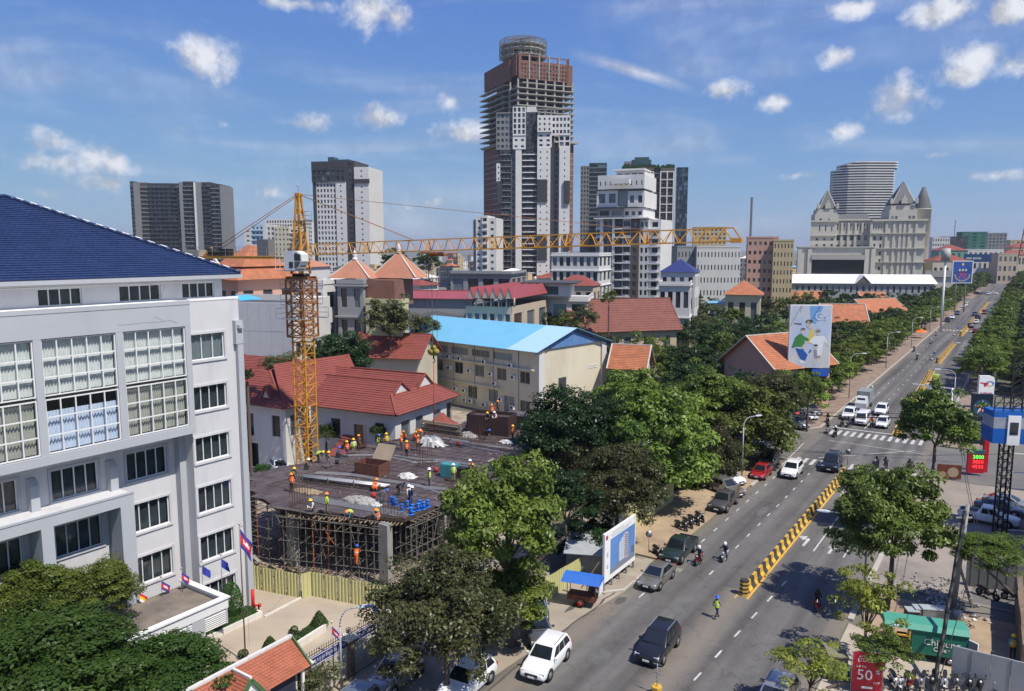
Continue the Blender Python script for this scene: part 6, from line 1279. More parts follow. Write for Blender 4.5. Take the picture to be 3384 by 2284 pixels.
class B2(Loc):
 """box building; near corner at local origin. side R: body runs to -x, side face on +x"""
 def __init__(self,name,label,P,th,sg,w_,d,h,cat='building',group=None):
  self.r=thing(name,label,cat,(P.x,P.y,0),heading(th),group);self.sg,self.w,self.d,self.h,self.n=sg,w_,d,h,0;self.rest=MB();self.gm=G_dark
 def X(self,u):return self.sg*u
 def face(self,mb,f,u0,u1,z0,z1,holes=(),dep=.25,off=0):
  if f=='F':holed(mb,(0,-off,0),(self.sg,0,0),(0,-1,0),u0,u1,z0,z1,holes,dep)
  else:holed(mb,(-self.sg*off if True else 0,0,0),(0,1,0),(-self.sg,0,0),u0,u1,z0,z1,holes,dep)
 def panes(self,f,holes,dep=.22,off=0,m=None,lim=300):
  m=m or self.gm
  for a,b,za,zb in holes:
   me=pane_mesh(b-a+.1,zb-za+.1,m);c=(a+b)/2
   loc=(self.sg*c,dep-off,za-.05)if f=='F' else(self.sg*(dep-off),c,za-.05);rot=0 if f=='F' else(R(90)if self.sg<0 else R(-90))
   if self.n<lim:link('window',me,self.r,loc=loc,rot=rot);self.n+=1
   else:
    w2,h2=(b-a)/2,zb-za
    if f=='F':self.rest.box(loc[0]-w2,loc[0]+w2,loc[1],loc[1]+.05,za,zb)
    else:self.rest.box(loc[0]-.03,loc[0]+.03,c-w2,c+w2,za,zb)
 def done(self):
  if self.rest.f:self.rest.build('window',self.gm,self.r,kind='stuff')
def grid(u0,u1,z0,z1,nc,nr,wf=.5,hf=.5,lift=.3):
 cw_,rh=(u1-u0)/nc,(z1-z0)/nr
 return[(u0+cw_*(i+.5-wf/2),u0+cw_*(i+.5+wf/2),z0+rh*(j+lift),z0+rh*(j+lift+hf))for j in range(nr)for i in range(nc)]
def gpos(px,Y):a=AT(px,1142,Y);return Vector((a.x,a.y,0))
def xdir(th):return(math.sin(R(th)),math.cos(R(th)))
def ydir(th):return(math.sin(R(th-90)),math.cos(R(th-90)))
def mk(name,label,px,pxf,pxs,py,Y,th=123.9,sg=-1,d=None,group=None,cat='building'):
 P=gpos(px,Y);h=zat(P,py);P2=Vector((P.x,P.y,h*.5));xd=xdir(th);w_=abs(span(P2,(sg*xd[0],sg*xd[1]),pxf));d=d or abs(span(P2,ydir(th),pxs));return B2(name,label,P,th,sg,w_,d,h,cat,group)
def simple(label,px,pxf,pxs,py,Y,wall,nf,nc,ns=3,th=123.9,sg=-1,d=None,wf=.5,hf=.5,roof=None,rh=1.0,gm=None,slabs=None,name='building',group=None,parapet=True,lim=300,over=.4):
 b=mk(name,label,px,pxf,pxs,py,Y,th,sg,d,group)
 if gm:b.gm=gm
 H_=grid(0,b.w,0,b.h-.3,nc,nf,wf,hf);Hs=grid(0,b.d,0,b.h-.3,ns,nf,wf,hf)
 x=MB();b.face(x,'F',0,b.w,0,b.h,H_);b.face(x,'S',0,b.d,0,b.h,Hs);X=b.X(b.w)
 x.poly([(X,0,0),(X,b.d,0),(X,b.d,b.h),(X,0,b.h)]);x.poly([(0,b.d,0),(X,b.d,0),(X,b.d,b.h),(0,b.d,b.h)]);x.poly([(0,0,b.h-.02),(X,0,b.h-.02),(X,b.d,b.h-.02),(0,b.d,b.h-.02)]);x.build('wall',wall,b.r)
 b.panes('F',H_,lim=lim);b.panes('S',Hs,lim=lim);b.done()
 x0,x1=min(0,X),max(0,X)
 if slabs:
  for j in range(nf+1):x=MB();z_=(b.h-.3)*j/nf;x.box(x0-.35,x1+.35,-.5,b.d+.35,z_-.15,z_+.12);x.build('floor_band',slabs,b.r)
 if roof=='hip':
  e=over;a=[(x0-e,-e),(x1+e,-e),(x1+e,b.d+e),(x0-e,b.d+e)];m_=min(x1-x0,b.d)/2+e;w2,d2=(x1-x0)/2+e,b.d/2+e;cx_,cy_=(x0+x1)/2,b.d/2
  rg_=[(cx_-(w2-m_),cy_-(d2-m_)),(cx_+(w2-m_),cy_+(d2-m_))];x=MB();z0_,z1_=b.h,b.h+rh
  if w2>=d2:f=[[a[0],a[1],rg_[1],rg_[0]],[a[1],a[2],rg_[1]],[a[2],a[3],rg_[0],rg_[1]],[a[3],a[0],rg_[0]]]
  else:f=[[a[0],a[1],rg_[0]],[a[1],a[2],rg_[1],rg_[0]],[a[2],a[3],rg_[1]],[a[3],a[0],rg_[0],rg_[1]]]
  for q in f:x.poly([(p[0],p[1],z0_ if p in a else z1_)for p in q])
  x.poly([(*p,z0_)for p in a]);x.build('roof',rh_m(roof,label),b.r)
 elif parapet:
  x=MB();x.box(x0-.12,x1+.12,-.12,.12,b.h-.01,b.h+.7);x.box(x0-.12,x0+.12,.12,b.d,b.h-.01,b.h+.7);x.box(x1-.12,x1+.12,.12,b.d,b.h-.01,b.h+.7);x.build('parapet',wall,b.r)
 return b
RM={}
def rh_m(roof,label):return mat('royal_tile',(.03,.04,.15),.5,var=.2)if 'royal' in label else R_red if 'red' in label else R_blue if 'blue' in label else R_orange if 'orange' in label else R_dark if 'dark' in label else R_pink
rbd=thing('red_roofed_building','white two storey building with joined red tiled roofs behind the deck','building',S(63.4,-58.3),GRID+R(7));E=8.2
def tri(parent,nm,m,*pts):x=MB();x.poly(pts);return x.build(nm,m,parent)
A1=[(-13.5,0,E),(0,0,E),(-2.6,2.6,E+1.8),(-2.6,4.4,E+3),(-13.5,4.4,E+3)]
roof_face(rbd,A1,R_red,.36,None,.06);roof_face(rbd,[(0,0,E),(0,14,E),(-2.6,11.4,E+1.8),(-2.6,2.6,E+1.8)],R_red,.36,None,.06)
roof_face(rbd,[(-2.6,6.9,E+1.3),(-13.5,6.9,E+1.3),(-13.5,4.4,E+3),(-2.6,4.4,E+3)],R_red,.36,None,.06);roof_face(rbd,[(-17,6.9,E+1.3),(-2.6,6.9,E+1.3),(-2.6,9.6,E+3.2),(-17,9.6,E+3.2)],R_red,.36,None,.06)
roof_face(rbd,[(0,14,E),(-17,14,E),(-17,9.6,E+3.2),(-2.6,9.6,E+3.2),(-2.6,11.4,E+1.8)],R_red,.36,None,.06)
for c_,z_ in((4.4,E+3),(9.6,E+3.2)):tri(rbd,'gablet',W_white,(-2.5,c_-1.6,E+1.75),(-2.5,c_+1.6,E+1.75),(-2.5,c_,z_-.15));x=MB();x.bar((-2.4,c_-1.9,E+1.65),(-2.4,c_,z_+.08),.25,.12);x.bar((-2.4,c_+1.9,E+1.65),(-2.4,c_,z_+.08),.25,.12);x.bar((-2.4,c_,z_+.1),(-14,c_,z_+.1),.25,.15);x.build('ridge_tiles',R_red,rbd)
x=MB();x.bar((0,0,E+.08),(-2.6,2.6,E+1.9),.25,.15);x.bar((0,14,E+.08),(-2.6,11.4,E+1.9),.25,.15);x.build('ridge_tiles',R_red,rbd)
hw=[(1.6,2.9,4.6,6.9),(4.6,6.0,4.4,6.4),(8.0,9.4,4.4,6.8),(1.6,2.9,1,3.2),(4.6,6,1,3.2),(8,9.4,1,3.2)]
bb=B2.__new__(B2);bb.r,bb.sg,bb.n,bb.rest,bb.gm=rbd,-1,0,MB(),G_dark
x=MB();O=[(a+1,b+1,c,d)for a,b,c,d in hw];holed(x,(-.9,.9,0),(-1,0,0),(0,-1,0),0,12.5,0,E,hw,.25);hs=[(1.2,3,4.2,7),(4.2,5.8,3.8,7),(8.2,9.8,3.8,7),(11.2,12.4,4.6,7.4)]
holed(x,(-.9,.9,0),(0,1,0),(1,0,0),0,12.4,0,E,hs,.25);x.box(-13,-12.9,.9,20,0,E);x.build('wall',W_white,rbd)
for a,b,c,d in hw:link('window',pane_mesh(b-a+.1,d-c+.1,G_dark),rbd,loc=(-.9-(a+b)/2,1.12,c-.05))
for a,b,c,d in hs:link('window',pane_mesh(b-a+.1,d-c+.1,G_dark),rbd,loc=(-1.12,.9+(a+b)/2,c-.05),rot=R(90))
roof_face(rbd,[(-.2,6.2,5.6),(2.4,7.3,5.4),(2.4,9.2,5.4),(1.0,8.2,7.2)][:4],R_red,.36,None,.05,name='porch_tile_course');tri(rbd,'porch_roof',R_red,(2.4,7.2,5.4),(-.4,5.9,5.4),(.8,8.0,7.2));tri(rbd,'porch_roof',R_red,(2.4,7.2,5.4),(2.4,10,5.4),(.8,8.0,7.2))
Lc,Rn,Rf=(-14.2,-2.9,E),(-20.2,1.3,E+3.6),(-17.5,13.5,E+4.3)
roof_face(rbd,[Lc,(-12.2,10,E),Rf,Rn],R_red,.36,None,.06);roof_face(rbd,[(-31,-2.6,E),Lc,Rn,(-22.5,1.2,E+3.4)],R_red,.36,None,.06);roof_face(rbd,[(-26,12,E+.2),(-28,-1,E+.2),Rn,Rf],R_red,.5,None,.05)
roof_face(rbd,[(-34,3.5,E+1.4),(-21,4.5,E+1.6),(-22,9,E+3.8),(-34,9,E+3.6)],R_red,.36,None,.06)
x=MB();x.bar(Lc,Rn,.3,.2);x.bar(Rn,Rf,.3,.2);x.build('ridge_tiles',R_red,rbd)
for cx_,s_ in((-24.5,1.0),(-17.8,.75)):
 cy_=-1.4;zb=E+.9;x=MB();x.bar((cx_-1.2*s_,cy_-.6,zb-.2),(cx_,cy_-.6,zb+1.9*s_),.28,.3);x.bar((cx_+1.2*s_,cy_-.6,zb-.2),(cx_,cy_-.6,zb+1.9*s_),.28,.3);x.build('dormer_board',M_white if s_==1 else R_red,rbd)
 x=MB();x.poly([(cx_-1.4*s_,cy_-.5,zb-.1),(cx_,cy_-.5,zb+2*s_),(cx_,cy_+2.8*s_,zb+2*s_)]);x.poly([(cx_+1.4*s_,cy_-.5,zb-.1),(cx_,cy_-.5,zb+2*s_),(cx_,cy_+2.8*s_,zb+2*s_)]);x.build('dormer_roof',R_red,rbd);tri(rbd,'dormer_face',G_dark if s_==1 else W_white,(cx_-.9*s_,cy_-.52,zb),(cx_+.9*s_,cy_-.52,zb),(cx_,cy_-.52,zb+1.5*s_))
x=MB();hl=[(.9,2.2,4.4,7),(5.2,7.0,4.1,6.9),(9.6,11,4.4,7.0),(12,13.2,4.4,7),(4.6,7.0,.1,3.2)];holed(x,(-14.9,-1.9,0),(-1,0,0),(0,-1,0),0,17,0,E,hl,.25);holed(x,(-14.9,-1.9,0),(0,1,0),(1,0,0),0,3.2,0,E,[(.8,2.2,4.4,7)],.25);x.build('wall',W_white,rbd)
for a,b,c,d in hl:link('window',pane_mesh(b-a+.1,d-c+.1,G_dark),rbd,loc=(-14.9-(a+b)/2,-1.68,c-.05))
link('window',pane_mesh(1.5,2.7,G_dark),rbd,loc=(-15.12,-.4,4.35),rot=R(90))
x=MB();x.box(-27.2,-22.6,-2.5,-2.4,.6,4.4);o=x.build('name_board',mat('black_board',(.012,.014,.018),.35,var=0),rbd);x=MB();x.disc((-25.6,-2.53,3.6),(0,1,0),.5,20,.05);x.build('crest',mat('crest_gold',(.55,.5,.3),.5,var=.2,scale=8),o)
x=MB();rd=random.Random(2)
for z_,n_,h_ in((2.45,22,.18),(2.0,30,.12)):
 for i in range(n_):u=-27+i*4.2/n_;x.box(u,u+.03,-2.53,-2.51,z_,z_+h_*rd.uniform(.6,1));x.box(u,u+4.2/n_*.7,-2.53,-2.512,z_,z_+.03)
x.build('lettering',mat('crest_gold',(.5,.45,.3)),o)
for a in(-22.2,-21.4):x=MB();x.box(a,a+.5,-2.8,-2.3,0,4.6);x.build('pilaster',W_cream,rbd)
x=MB();x.box(-28,-20.6,-2.9,-2.0,4.5,4.8);x.build('cornice',W_cream,rbd)
pr=thing('small_porch','small dark red tiled porch roof just behind the deck by the crane','porch',G(1140,1500,3),GRID+.3);x=MB();x.slab([(-1.6,-1.4,0),(1.6,-1.4,.3),(1.6,1.2,2.0),(-.9,1.2,2.0)],(0,-.5,1),.15);x.slab([(1.7,-1.4,.3),(2.8,1.2,.6),(1.6,1.2,2.0)],(1,0,.5),.1);x.build('roof',R_red,pr);x=MB();x.box(-.8,1.3,-.9,.9,-3,.2);x.build('wall',W_white,pr)
bl=B2('blue_roofed_building','long cream three storey building with a bright sky blue metal roof',S(101,-63),132.5,-1,32.0,18,11.2)
wN=[(1.6+i*5.1,3.7+i*5.1,5.6,7.6)for i in range(6)];wT=[(5.4+i*5.1,9.6+i*5.1,9.0,10.2)for i in range(5)];wG=[(1.6,3.7,.9,2.9),(8.6,10.7,1.7,3.8),(4.9,7.2,.3,3.2),(13.5,15.7,1.7,3.8)]
x=MB();bl.face(x,'F',0,bl.w,0,bl.h,wN+wT+wG);bl.face(x,'S',0,bl.d,0,bl.h,[(5.2,7.2,2.7,6.2)]);x.box(-bl.w,-bl.w+.2,.01,bl.d,0,bl.h);x.build('wall',mat('cream_gable',(.60,.55,.43),.85,var=.08,scale=.2,stain=((.42,.36,.26),.25,.5,.75,.6,.3)),bl.r)
x=MB();x.box(-.02,.35,-.03,1.3,0,bl.h-.02);x.box(-.02,.35,bl.d-1.3,bl.d+.02,0,bl.h-.02);x.build('corner_pilaster',W_white,bl.r)
for i,h in enumerate(wN+wG):o=put_win(bl.r,(-h[1],.1,h[2]),0,win_meshes(h[1]-h[0],h[3]-h[2],2,1,.1,M_grey,G_dark))
for i,h in enumerate(wT):put_win(bl.r,(-h[1],.1,h[2]),0,win_meshes(h[1]-h[0],h[3]-h[2],4,1,.1,M_grey,G_dark if i==1 else mat('pale_blue_shutter',(.25,.31,.33),.4,var=.15)))
x=MB();x.box(.02,.06,5.2,7.2,2.7,6.2);x.build('louvred_window',mat('louvre_dark',(.1,.11,.11),.6,var=.1),bl.r)
for i in range(14):x=MB();x.box(.06,.09,5.25,7.15,2.8+i*.24,2.9+i*.24);x.build('louvre_slat',M_trim,bl.r)
for z_,u0,u1 in((7.9,.6,31),(4.15,8,31)):x=MB();x.box(-u1,-u0,-.45,0,z_,z_+.16);x.build('canopy_ledge',M_cap,bl.r)
EB,RBZ=bl.h+.1,bl.h+3.0
def sheet_roof(parent,P4,m,n,nm='roof_sheet'):
 a,b,c,d=[Vector(p)for p in P4]
 for i in range(n):u,v=i/n,(i+.97)/n;x=MB();x.slab([a.lerp(b,u),a.lerp(b,v),d.lerp(c,v),d.lerp(c,u)],(0,0,1),.06);x.build(nm,m,parent)
R_blue2=mat('pale_blue_roof',(.36,.56,.72),.5,var=.05)
sheet_roof(bl.r,[(-34.5,-1.3,EB-.2),(-5.5,-1.3,EB-.2),(-5.5,8.75,RBZ),(-34.5,8.75,RBZ)],R_blue,29);sheet_roof(bl.r,[(-5.5,-1.3,EB-.2),(1.0,-1.3,EB-.2),(1.0,8.75,RBZ),(-5.5,8.75,RBZ)],R_blue2,6);sheet_roof(bl.r,[(1.0,19,EB-.2),(-34.5,19,EB-.2),(-34.5,8.75,RBZ),(1.0,8.75,RBZ)],R_blue,12)
x=MB();x.poly([(.3,-.2,EB-.05),(.3,17.7,EB-.05),(.3,8.75,RBZ-.15)]);x.build('gable_cladding',mat('gable_blue',(.09,.20,.42),.6,var=.1,scale=1.5,stain=((.3,.4,.5),1,.55,.8,.5,.2)),bl.r)
x=MB();x.slab([(.9,-1.3,EB-.25),(.9,8.75,RBZ-.06),(.32,8.75,RBZ-.5),(.32,-1.0,EB-.6)],(0,-1,2),.05);x.slab([(.9,18.9,EB-.25),(.9,8.75,RBZ-.06),(.32,8.75,RBZ-.5),(.32,18.6,EB-.6)],(0,1,2),.05);x.build('verge_soffit',mat('verge_dark_blue',(.03,.08,.16),.6,var=.1),bl.r)
acme=MB();acme.box(-.45,.45,-.35,0,0,.65);acme=acme.mesh('air_conditioner',M_white);fan=MB();fan.disc((-.08,-.36,.33),(0,1,0),.26,12,.03);fan=fan.mesh('fan',M_trim)
for u,z_ in[(5.0+i*5.05,6.4)for i in range(6)]+[(5.6,8.3),(11.6,8.3),(17.5,8.3),(20.3,8.35),(22.8,8.4),(28,8.3),(7.8,2.4),(5.2,1.4),(9.2,4.9),(16.4,2.8),(14.8,1.2),(16.2,1.2),(11.6,1.0),(18.6,2.9)]:
 o=link('air_conditioner',acme,bl.r,loc=(-u,-.05,z_-.3));link('fan',fan,o)
for u in(4,9.6,14,19.2,24.5):x=MB();x.tube((-u,-.06,.5),(-u,-.06,11),.06,5);x.build('drain_pipe',M_grey,bl.r)
x=MB()
for i in range(14):x.box(.02,.05,13.4+i*.16,13.5+i*.16,7.0,7.25)
x.box(.02,.07,13.3,15.8,6.85,6.92);x.box(.02,.07,13.3,15.8,7.32,7.4);x.build('vent_grille',M_white,bl.r)
x=MB();x.box(.1,.3,bl.d+.1,bl.d+1.6,0,8.8);x.build('pale_green_sheet',mat('pale_green_sheet',(.3,.5,.42),.6,var=.1),bl.r);lean=thing('lean_to','small red lean-to roof at the foot of the blue roofed building','lean-to',S(84,-60),GRID);x=MB();x.slab([(-2,-2,3),(3,-2,3),(3,1.5,4),(-2,1.5,4)],(0,0,1),.1);x.build('roof',R_red,lean);x=MB();x.box(-1.8,2.8,-1.5,1.4,0,3);x.build('wall',W_cream,lean)
def gable(label,px,pxf,py_e,py_r,Y,d,th,sg,wall,rm,name='house',course=None,over=.7,cols=5,ridge_m=None,floors=1,along='x'):
 """eaves along the front; near corner px"""
 b=mk(name,label,px,pxf,None,py_e,Y,th,sg,d);P=gpos(px,Y);yd=ydir(th);mid=Vector((P.x+yd[0]*d/2,P.y+yd[1]*d/2,0));rz=max(zat(mid,py_r),b.h+.8)
 X=b.X(b.w);x0,x1=min(0,X),max(0,X);Hf=grid(0,b.w,0,b.h,cols,floors,.35,.45);x=MB();b.face(x,'F',0,b.w,0,b.h,Hf);x.box(x0,x0+.1,.02,d,0,b.h);x.box(x1-.1,x1,.02,d,0,b.h)
 for q in(x0+.05,x1-.05):x.poly([(q,0,b.h),(q,d,b.h),(q,d/2,rz)])
 x.build('wall',wall,b.r);b.panes('F',Hf);b.done()
 for yy,y2 in((-over,d/2),(d+over,d/2)):
  z_=b.h-(rz-b.h)*over/(d/2);q=[(x0-over,yy,z_),(x1+over,yy,z_),(x1+over,y2,rz),(x0-over,y2,rz)]
  if course and yy<0:roof_face(b.r,q,rm,course,None,.05)
  else:x=MB();x.slab(q,(0,0,1),.12);x.build('roof_slope',rm,b.r)
 rmm=ridge_m or rm;x=MB();x.bar((x0-over,d/2,rz+.08),(x1+over,d/2,rz+.08),.25,.15)
 for q in(x0-over,x1+over):
  for yy in(-over,d+over):x.bar((q,yy,z_+.06),(q,d/2,rz+.1),.22,.16)
 x.build('ridge',rmm,b.r);return b
M_rw=mat('pale_ridge',(.5,.47,.42),.8,var=.1)
gable('house with a deep red tiled roof behind the big round tree',1380,1165,1178,1105,120,10,102,-1,W_cream,R_red,course=.4)
gable('pale house with a long brownish red roof at the edge of the park',2235,1905,1075,985,176,12,74,-1,W_beige,mat('brownish_red_tile',(.19,.07,.055),.8,var=.18,scale=.5),course=.7,over=1)
o1=gable('orange tiled temple hall partly hidden behind the cream gable wall',2128,2020,1212,1142,126,8,108,-1,W_beige,R_orange,'temple_hall',.4,ridge_m=M_rw)
o2=gable('orange tiled temple hall just left of the tall poster billboard',2565,2740,1208,1110,122,11,60,1,W_pink,R_orange,'temple_hall',.4,ridge_m=M_rw,over=1)
for(lb,px,pxf,pe,pr_,Y,d,th)in(('orange tiled hall behind the top right of the poster billboard',2860,2725,1062,1005,215,11,100),('orange tiled hall with pale ridges near the boulevard trees',3000,2880,1035,985,262,14,65),('weathered orange roof left behind the billboard top',2730,2608,992,962,340,12,95),('orange temple roof in the middle of the park trees',2920,2850,985,965,350,10,95)):
 gable(lb,px,pxf,pe,pr_,Y,d,th,-1,W_cream,R_orange,'temple_hall',None,ridge_m=M_rw)
b=simple('square pavilion with a steep orange hip roof rising from the park trees',2505,2395,2545,975,255,W_cream,1,3,d=11,th=110,roof='hip',rh=4.6,name='pavilion',over=1.0)
lw=gable('very long white roofed shed in front of the grey castle',3075,2565,935,908,430,20,98,-1,W_grey,R_white,'long_shed',None,cols=26,over=1.2)
x=MB();x.poly([(-lw.w*.45-4,-1.5,lw.h-.1),(-lw.w*.45+4,-1.5,lw.h-.1),(-lw.w*.45,-1.5,lw.h+4)]);x.build('centre_gable',W_brown,lw.r);x=MB();x.slab([(-lw.w*.45-4.3,-1.8,lw.h-.3),(-lw.w*.45,-1.8,lw.h+4.2),(-lw.w*.45,6,lw.h+4.2),(-lw.w*.45-4.3,6,lw.h-.3)],(-1,0,1),.2);x.slab([(-lw.w*.45+4.3,-1.8,lw.h-.3),(-lw.w*.45,-1.8,lw.h+4.2),(-lw.w*.45,6,lw.h+4.2),(-lw.w*.45+4.3,6,lw.h-.3)],(1,0,1),.2);x.build('centre_roof',R_white,lw.r)
for(lb,px,pxf,py,Y,d)in(('small light blue hip roof among the park trees beyond the pavilion',2425,2358,925,410,16),('light blue flat pool roof just below the orange pavilion',2425,2340,1003,262,10)):simple(lb,px,pxf,None,py,Y,W_white,1,4,d=d,th=105,roof='hip',rh=2.4 if 'hip' in lb else .6,name='shelter')
tp=simple('pink walled temple house with tiered orange red roofs beyond the blue roof',795,700,900,925,120,W_pink,3,3,3,th=120,d=12,parapet=False)
for dz,sc_ in((0,1.0),(2.0,.62)):
 x=MB();w2,d2=tp.w*sc_/2+1.2,tp.d*sc_/2+1.2;cx_,cy_=-tp.w/2,tp.d/2;a=[(cx_-w2,cy_-d2),(cx_+w2,cy_-d2),(cx_+w2,cy_+d2),(cx_-w2,cy_+d2)];z_=tp.h+dz;t=(2.0 if sc_==1 else 3.4)
 k=.6 if sc_==1 else .12;tt=[(cx_+(p[0]-cx_)*k,cy_+(p[1]-cy_)*k)for p in a];x.prism(a,z_,z_+t,top=tt);x.build('roof_tier',R_orange,tp.r)
x=MB();x.bar((-tp.w/2-3,-1.4,tp.h+.2),(-tp.w/2,-1.3,tp.h+3.2),.3,.3);x.bar((-tp.w/2+3,-1.4,tp.h+.2),(-tp.w/2,-1.3,tp.h+3.2),.3,.3);x.build('gable_trim',M_cap,tp.r)
sw=B2('clad_building','white house with its street side wrapped in grey white sheeting, behind the crane',gpos(972,116),123.9-20,-1,9,12,0);sw.h=zat(gpos(972,116),985)
rd=random.Random(4)
for i in range(5):
 for j in range(4):x=MB();x.box(-9.6+i*1.95,-9.6+(i+1)*1.95-.03,-.12-rd.uniform(0,.03),-.05,sw.h*j/4*.9+1.2,sw.h*(j+1)/4*.9+1.15);x.build('cladding_sheet',mat('sheet_cladding',(.45,.455,.48),.6,var=.06),sw.r)
x=MB();x.box(-9,0,0,12,0,sw.h-.4);x.box(-9.6,0,-.1,.1,sw.h-.4,sw.h+.5);x.build('wall',W_white,sw.r)
for z_ in(4,7.4,10.6):x=MB();x.box(.01,.06,.6,1.9,z_,z_+2.2);x.build('window',G_dark,sw.r);x=MB();x.box(.01,.06,7,8.4,z_,z_+1.6);x.build('window',G_dark,sw.r)
simple('white rendered house right behind the crane climbing frame with rooftop rails',1074,985,1100,940,128,W_white,4,3,2,d=9,th=110);simple('large plain white gabled wall behind the crane cab',985,898,1040,885,150,W_white,2,2,2,d=14,th=105,wf=.2,roof='hip',rh=1.5)
ya=simple('yellow and grey apartment house with two salmon pyramid roofs',1205,1120,1345,938,128,W_grey,4,2,4,d=12,th=105,wf=.45,hf=.6,slabs=W_grey)
for u,s_,ap in((.0,3.9,898),(1.2,4.3,880)):
 cx_,cy_=-ya.w/2+u*5.5-1,4+u*3;x=MB();a=[(cx_-s_,cy_-s_*.7),(cx_+s_,cy_-s_*.7),(cx_+s_,cy_+s_*.7),(cx_-s_,cy_+s_*.7)];hp=3.2 if u<1 else 4.3;x.prism(a,ya.h+.8,ya.h+.8+hp,top=[(cx_+(p[0]-cx_)*.08,cy_+(p[1]-cy_)*.08)for p in a]);x.build('pyramid_roof',R_pink,ya.r)
 x=MB()
 for p in a:x.bar((*p,ya.h+.9),(cx_,cy_,ya.h+.9+hp),.25)
 x.build('hip_ridge',M_rw,ya.r);x=MB();x.lathe([(.5,ya.h+.8+hp),(.3,ya.h+1.3+hp),(.45,ya.h+1.5+hp),(.06,ya.h+2.4+hp),(0,ya.h+2.9+hp)],8,(cx_,cy_));x.build('finial',M_white,ya.r)
yb=simple('pale yellow wing with balconies in front of the brick wall of the pyramid house',1330,1212,None,1003,125,WM('pale_yellow',(.46,.44,.27)),4,4,3,d=3,th=104,sg=-1,wf=.4)
x=MB();x.box(.02,5.2,1,9,ya.h-3.8,ya.h+.6);x.build('brick_wall',W_brick,ya.r)
simple('orange sheet roofed house between the crane and the pyramid house',1118,1070,None,985,150,R_orange,1,1,d=8,th=110,roof='hip',rh=2.2)
sr=simple('open air restaurant terrace under a wine red sawtooth roof',1690,1540,None,1015,150,W_beige,2,6,d=24,th=110,sg=-1,wf=.6,hf=.55,parapet=False)
zt_=zat(gpos(1690,150),985)
for i in range(6):
 a,b=-sr.w*i/6+.6,-sr.w*(i+1)/6+.6;m_=(a+b)/2
 for p,q in((a,m_),(m_,b)):x=MB();x.slab([(p,-1,zt_-.1 if p!=m_ else zt_+2.0),(q,-1,zt_-.1 if q!=m_ else zt_+2.0),(q,25,zt_-.1 if q!=m_ else zt_+2.0),(p,25,zt_-.1 if p!=m_ else zt_+2.0)],(0,0,1),.1);x.build('sawtooth_slope',R_wine,sr.r)
 x=MB();x.poly([(a,-.9,zt_-.1),(b,-.9,zt_-.1),(m_,-.9,zt_+1.9)]);x.build('sawtooth_gable',W_beige,sr.r);x=MB();x.tube((a,0,sr.h),(a,0,zt_),.18,8);x.build('column',W_beige,sr.r);x=MB();x.tube((m_,-.6,sr.h),(m_,-.6,sr.h+1.1),.05,5);x.bar((a,-.6,sr.h+1),(b,-.6,sr.h+1),.06);x.build('balustrade',M_grey,sr.r)
sr2=gable('low wing of the restaurant with long wine red roof ridges',1560,1330,985,962,158,12,100,-1,W_grey,R_wine,'restaurant_wing',None,cols=7)
simple('dark framed modern villa with black flat roof and glass balconies',1690,1490,None,905,200,W_grey,2,4,d=16,th=105,slabs=R_dark,wf=.7,hf=.6)
mv=simple('modern white villa with wide flat roofs and big glass',1940,1640,None,990,172,W_white,2,5,d=16,th=100,slabs=W_white,wf=.7,hf=.6);x=MB();x.box(-mv.w*.62,-mv.w*.18,-3,8,mv.h+.8,mv.h+3.6);x.build('upper_storey',W_white,mv.r);x=MB();x.box(-mv.w*.55,-mv.w*.3,-3.05,-3,mv.h+1.2,mv.h+3);x.build('window',G_green,mv.r);x=MB();x.box(-mv.w*.7,-mv.w*.1,-4,9,mv.h+3.6,mv.h+3.9);x.build('flat_roof',R_dark,mv.r)
simple('beige villa with a dull red hip roof beside the tall white apartment block',1958,1830,1985,945,225,W_beige,2,4,2,d=9,th=110,roof='hip',rh=3)
simple('white house with a royal blue hip roof right of the tall white apartment block',2290,2180,None,900,238,W_white,3,4,d=12,th=110,roof='hip',rh=4)
simple('modern white house with glass corner in front of the blue roofed house',2275,2175,None,940,205,W_white,2,4,d=12,th=105,slabs=W_white,wf=.6)
simple('white multi storey house with balconies and stacked terraces beside the grey tower podium',1975,1822,None,842,255,W_white,5,7,d=18,th=110,slabs=M_white,wf=.6,hf=.6)
simple('light lilac flat roofed office block left of the pink apartment block',2437,2300,None,818,330,W_white,5,13,d=14,th=95,wf=.35,hf=.4);simple('grey side block joined to the lilac office block',2298,2236,None,818,335,W_grey,5,6,d=14,th=90,wf=.35,hf=.4)
simple('salmon pink apartment block with balconies',2558,2467,None,787,330,W_pink,8,6,d=16,th=105,wf=.5,hf=.4,slabs=None);simple('yellow apartment block joined to the right of the pink one',2608,2552,2620,797,326,W_yel,8,6,3,d=12,th=105,wf=.35)
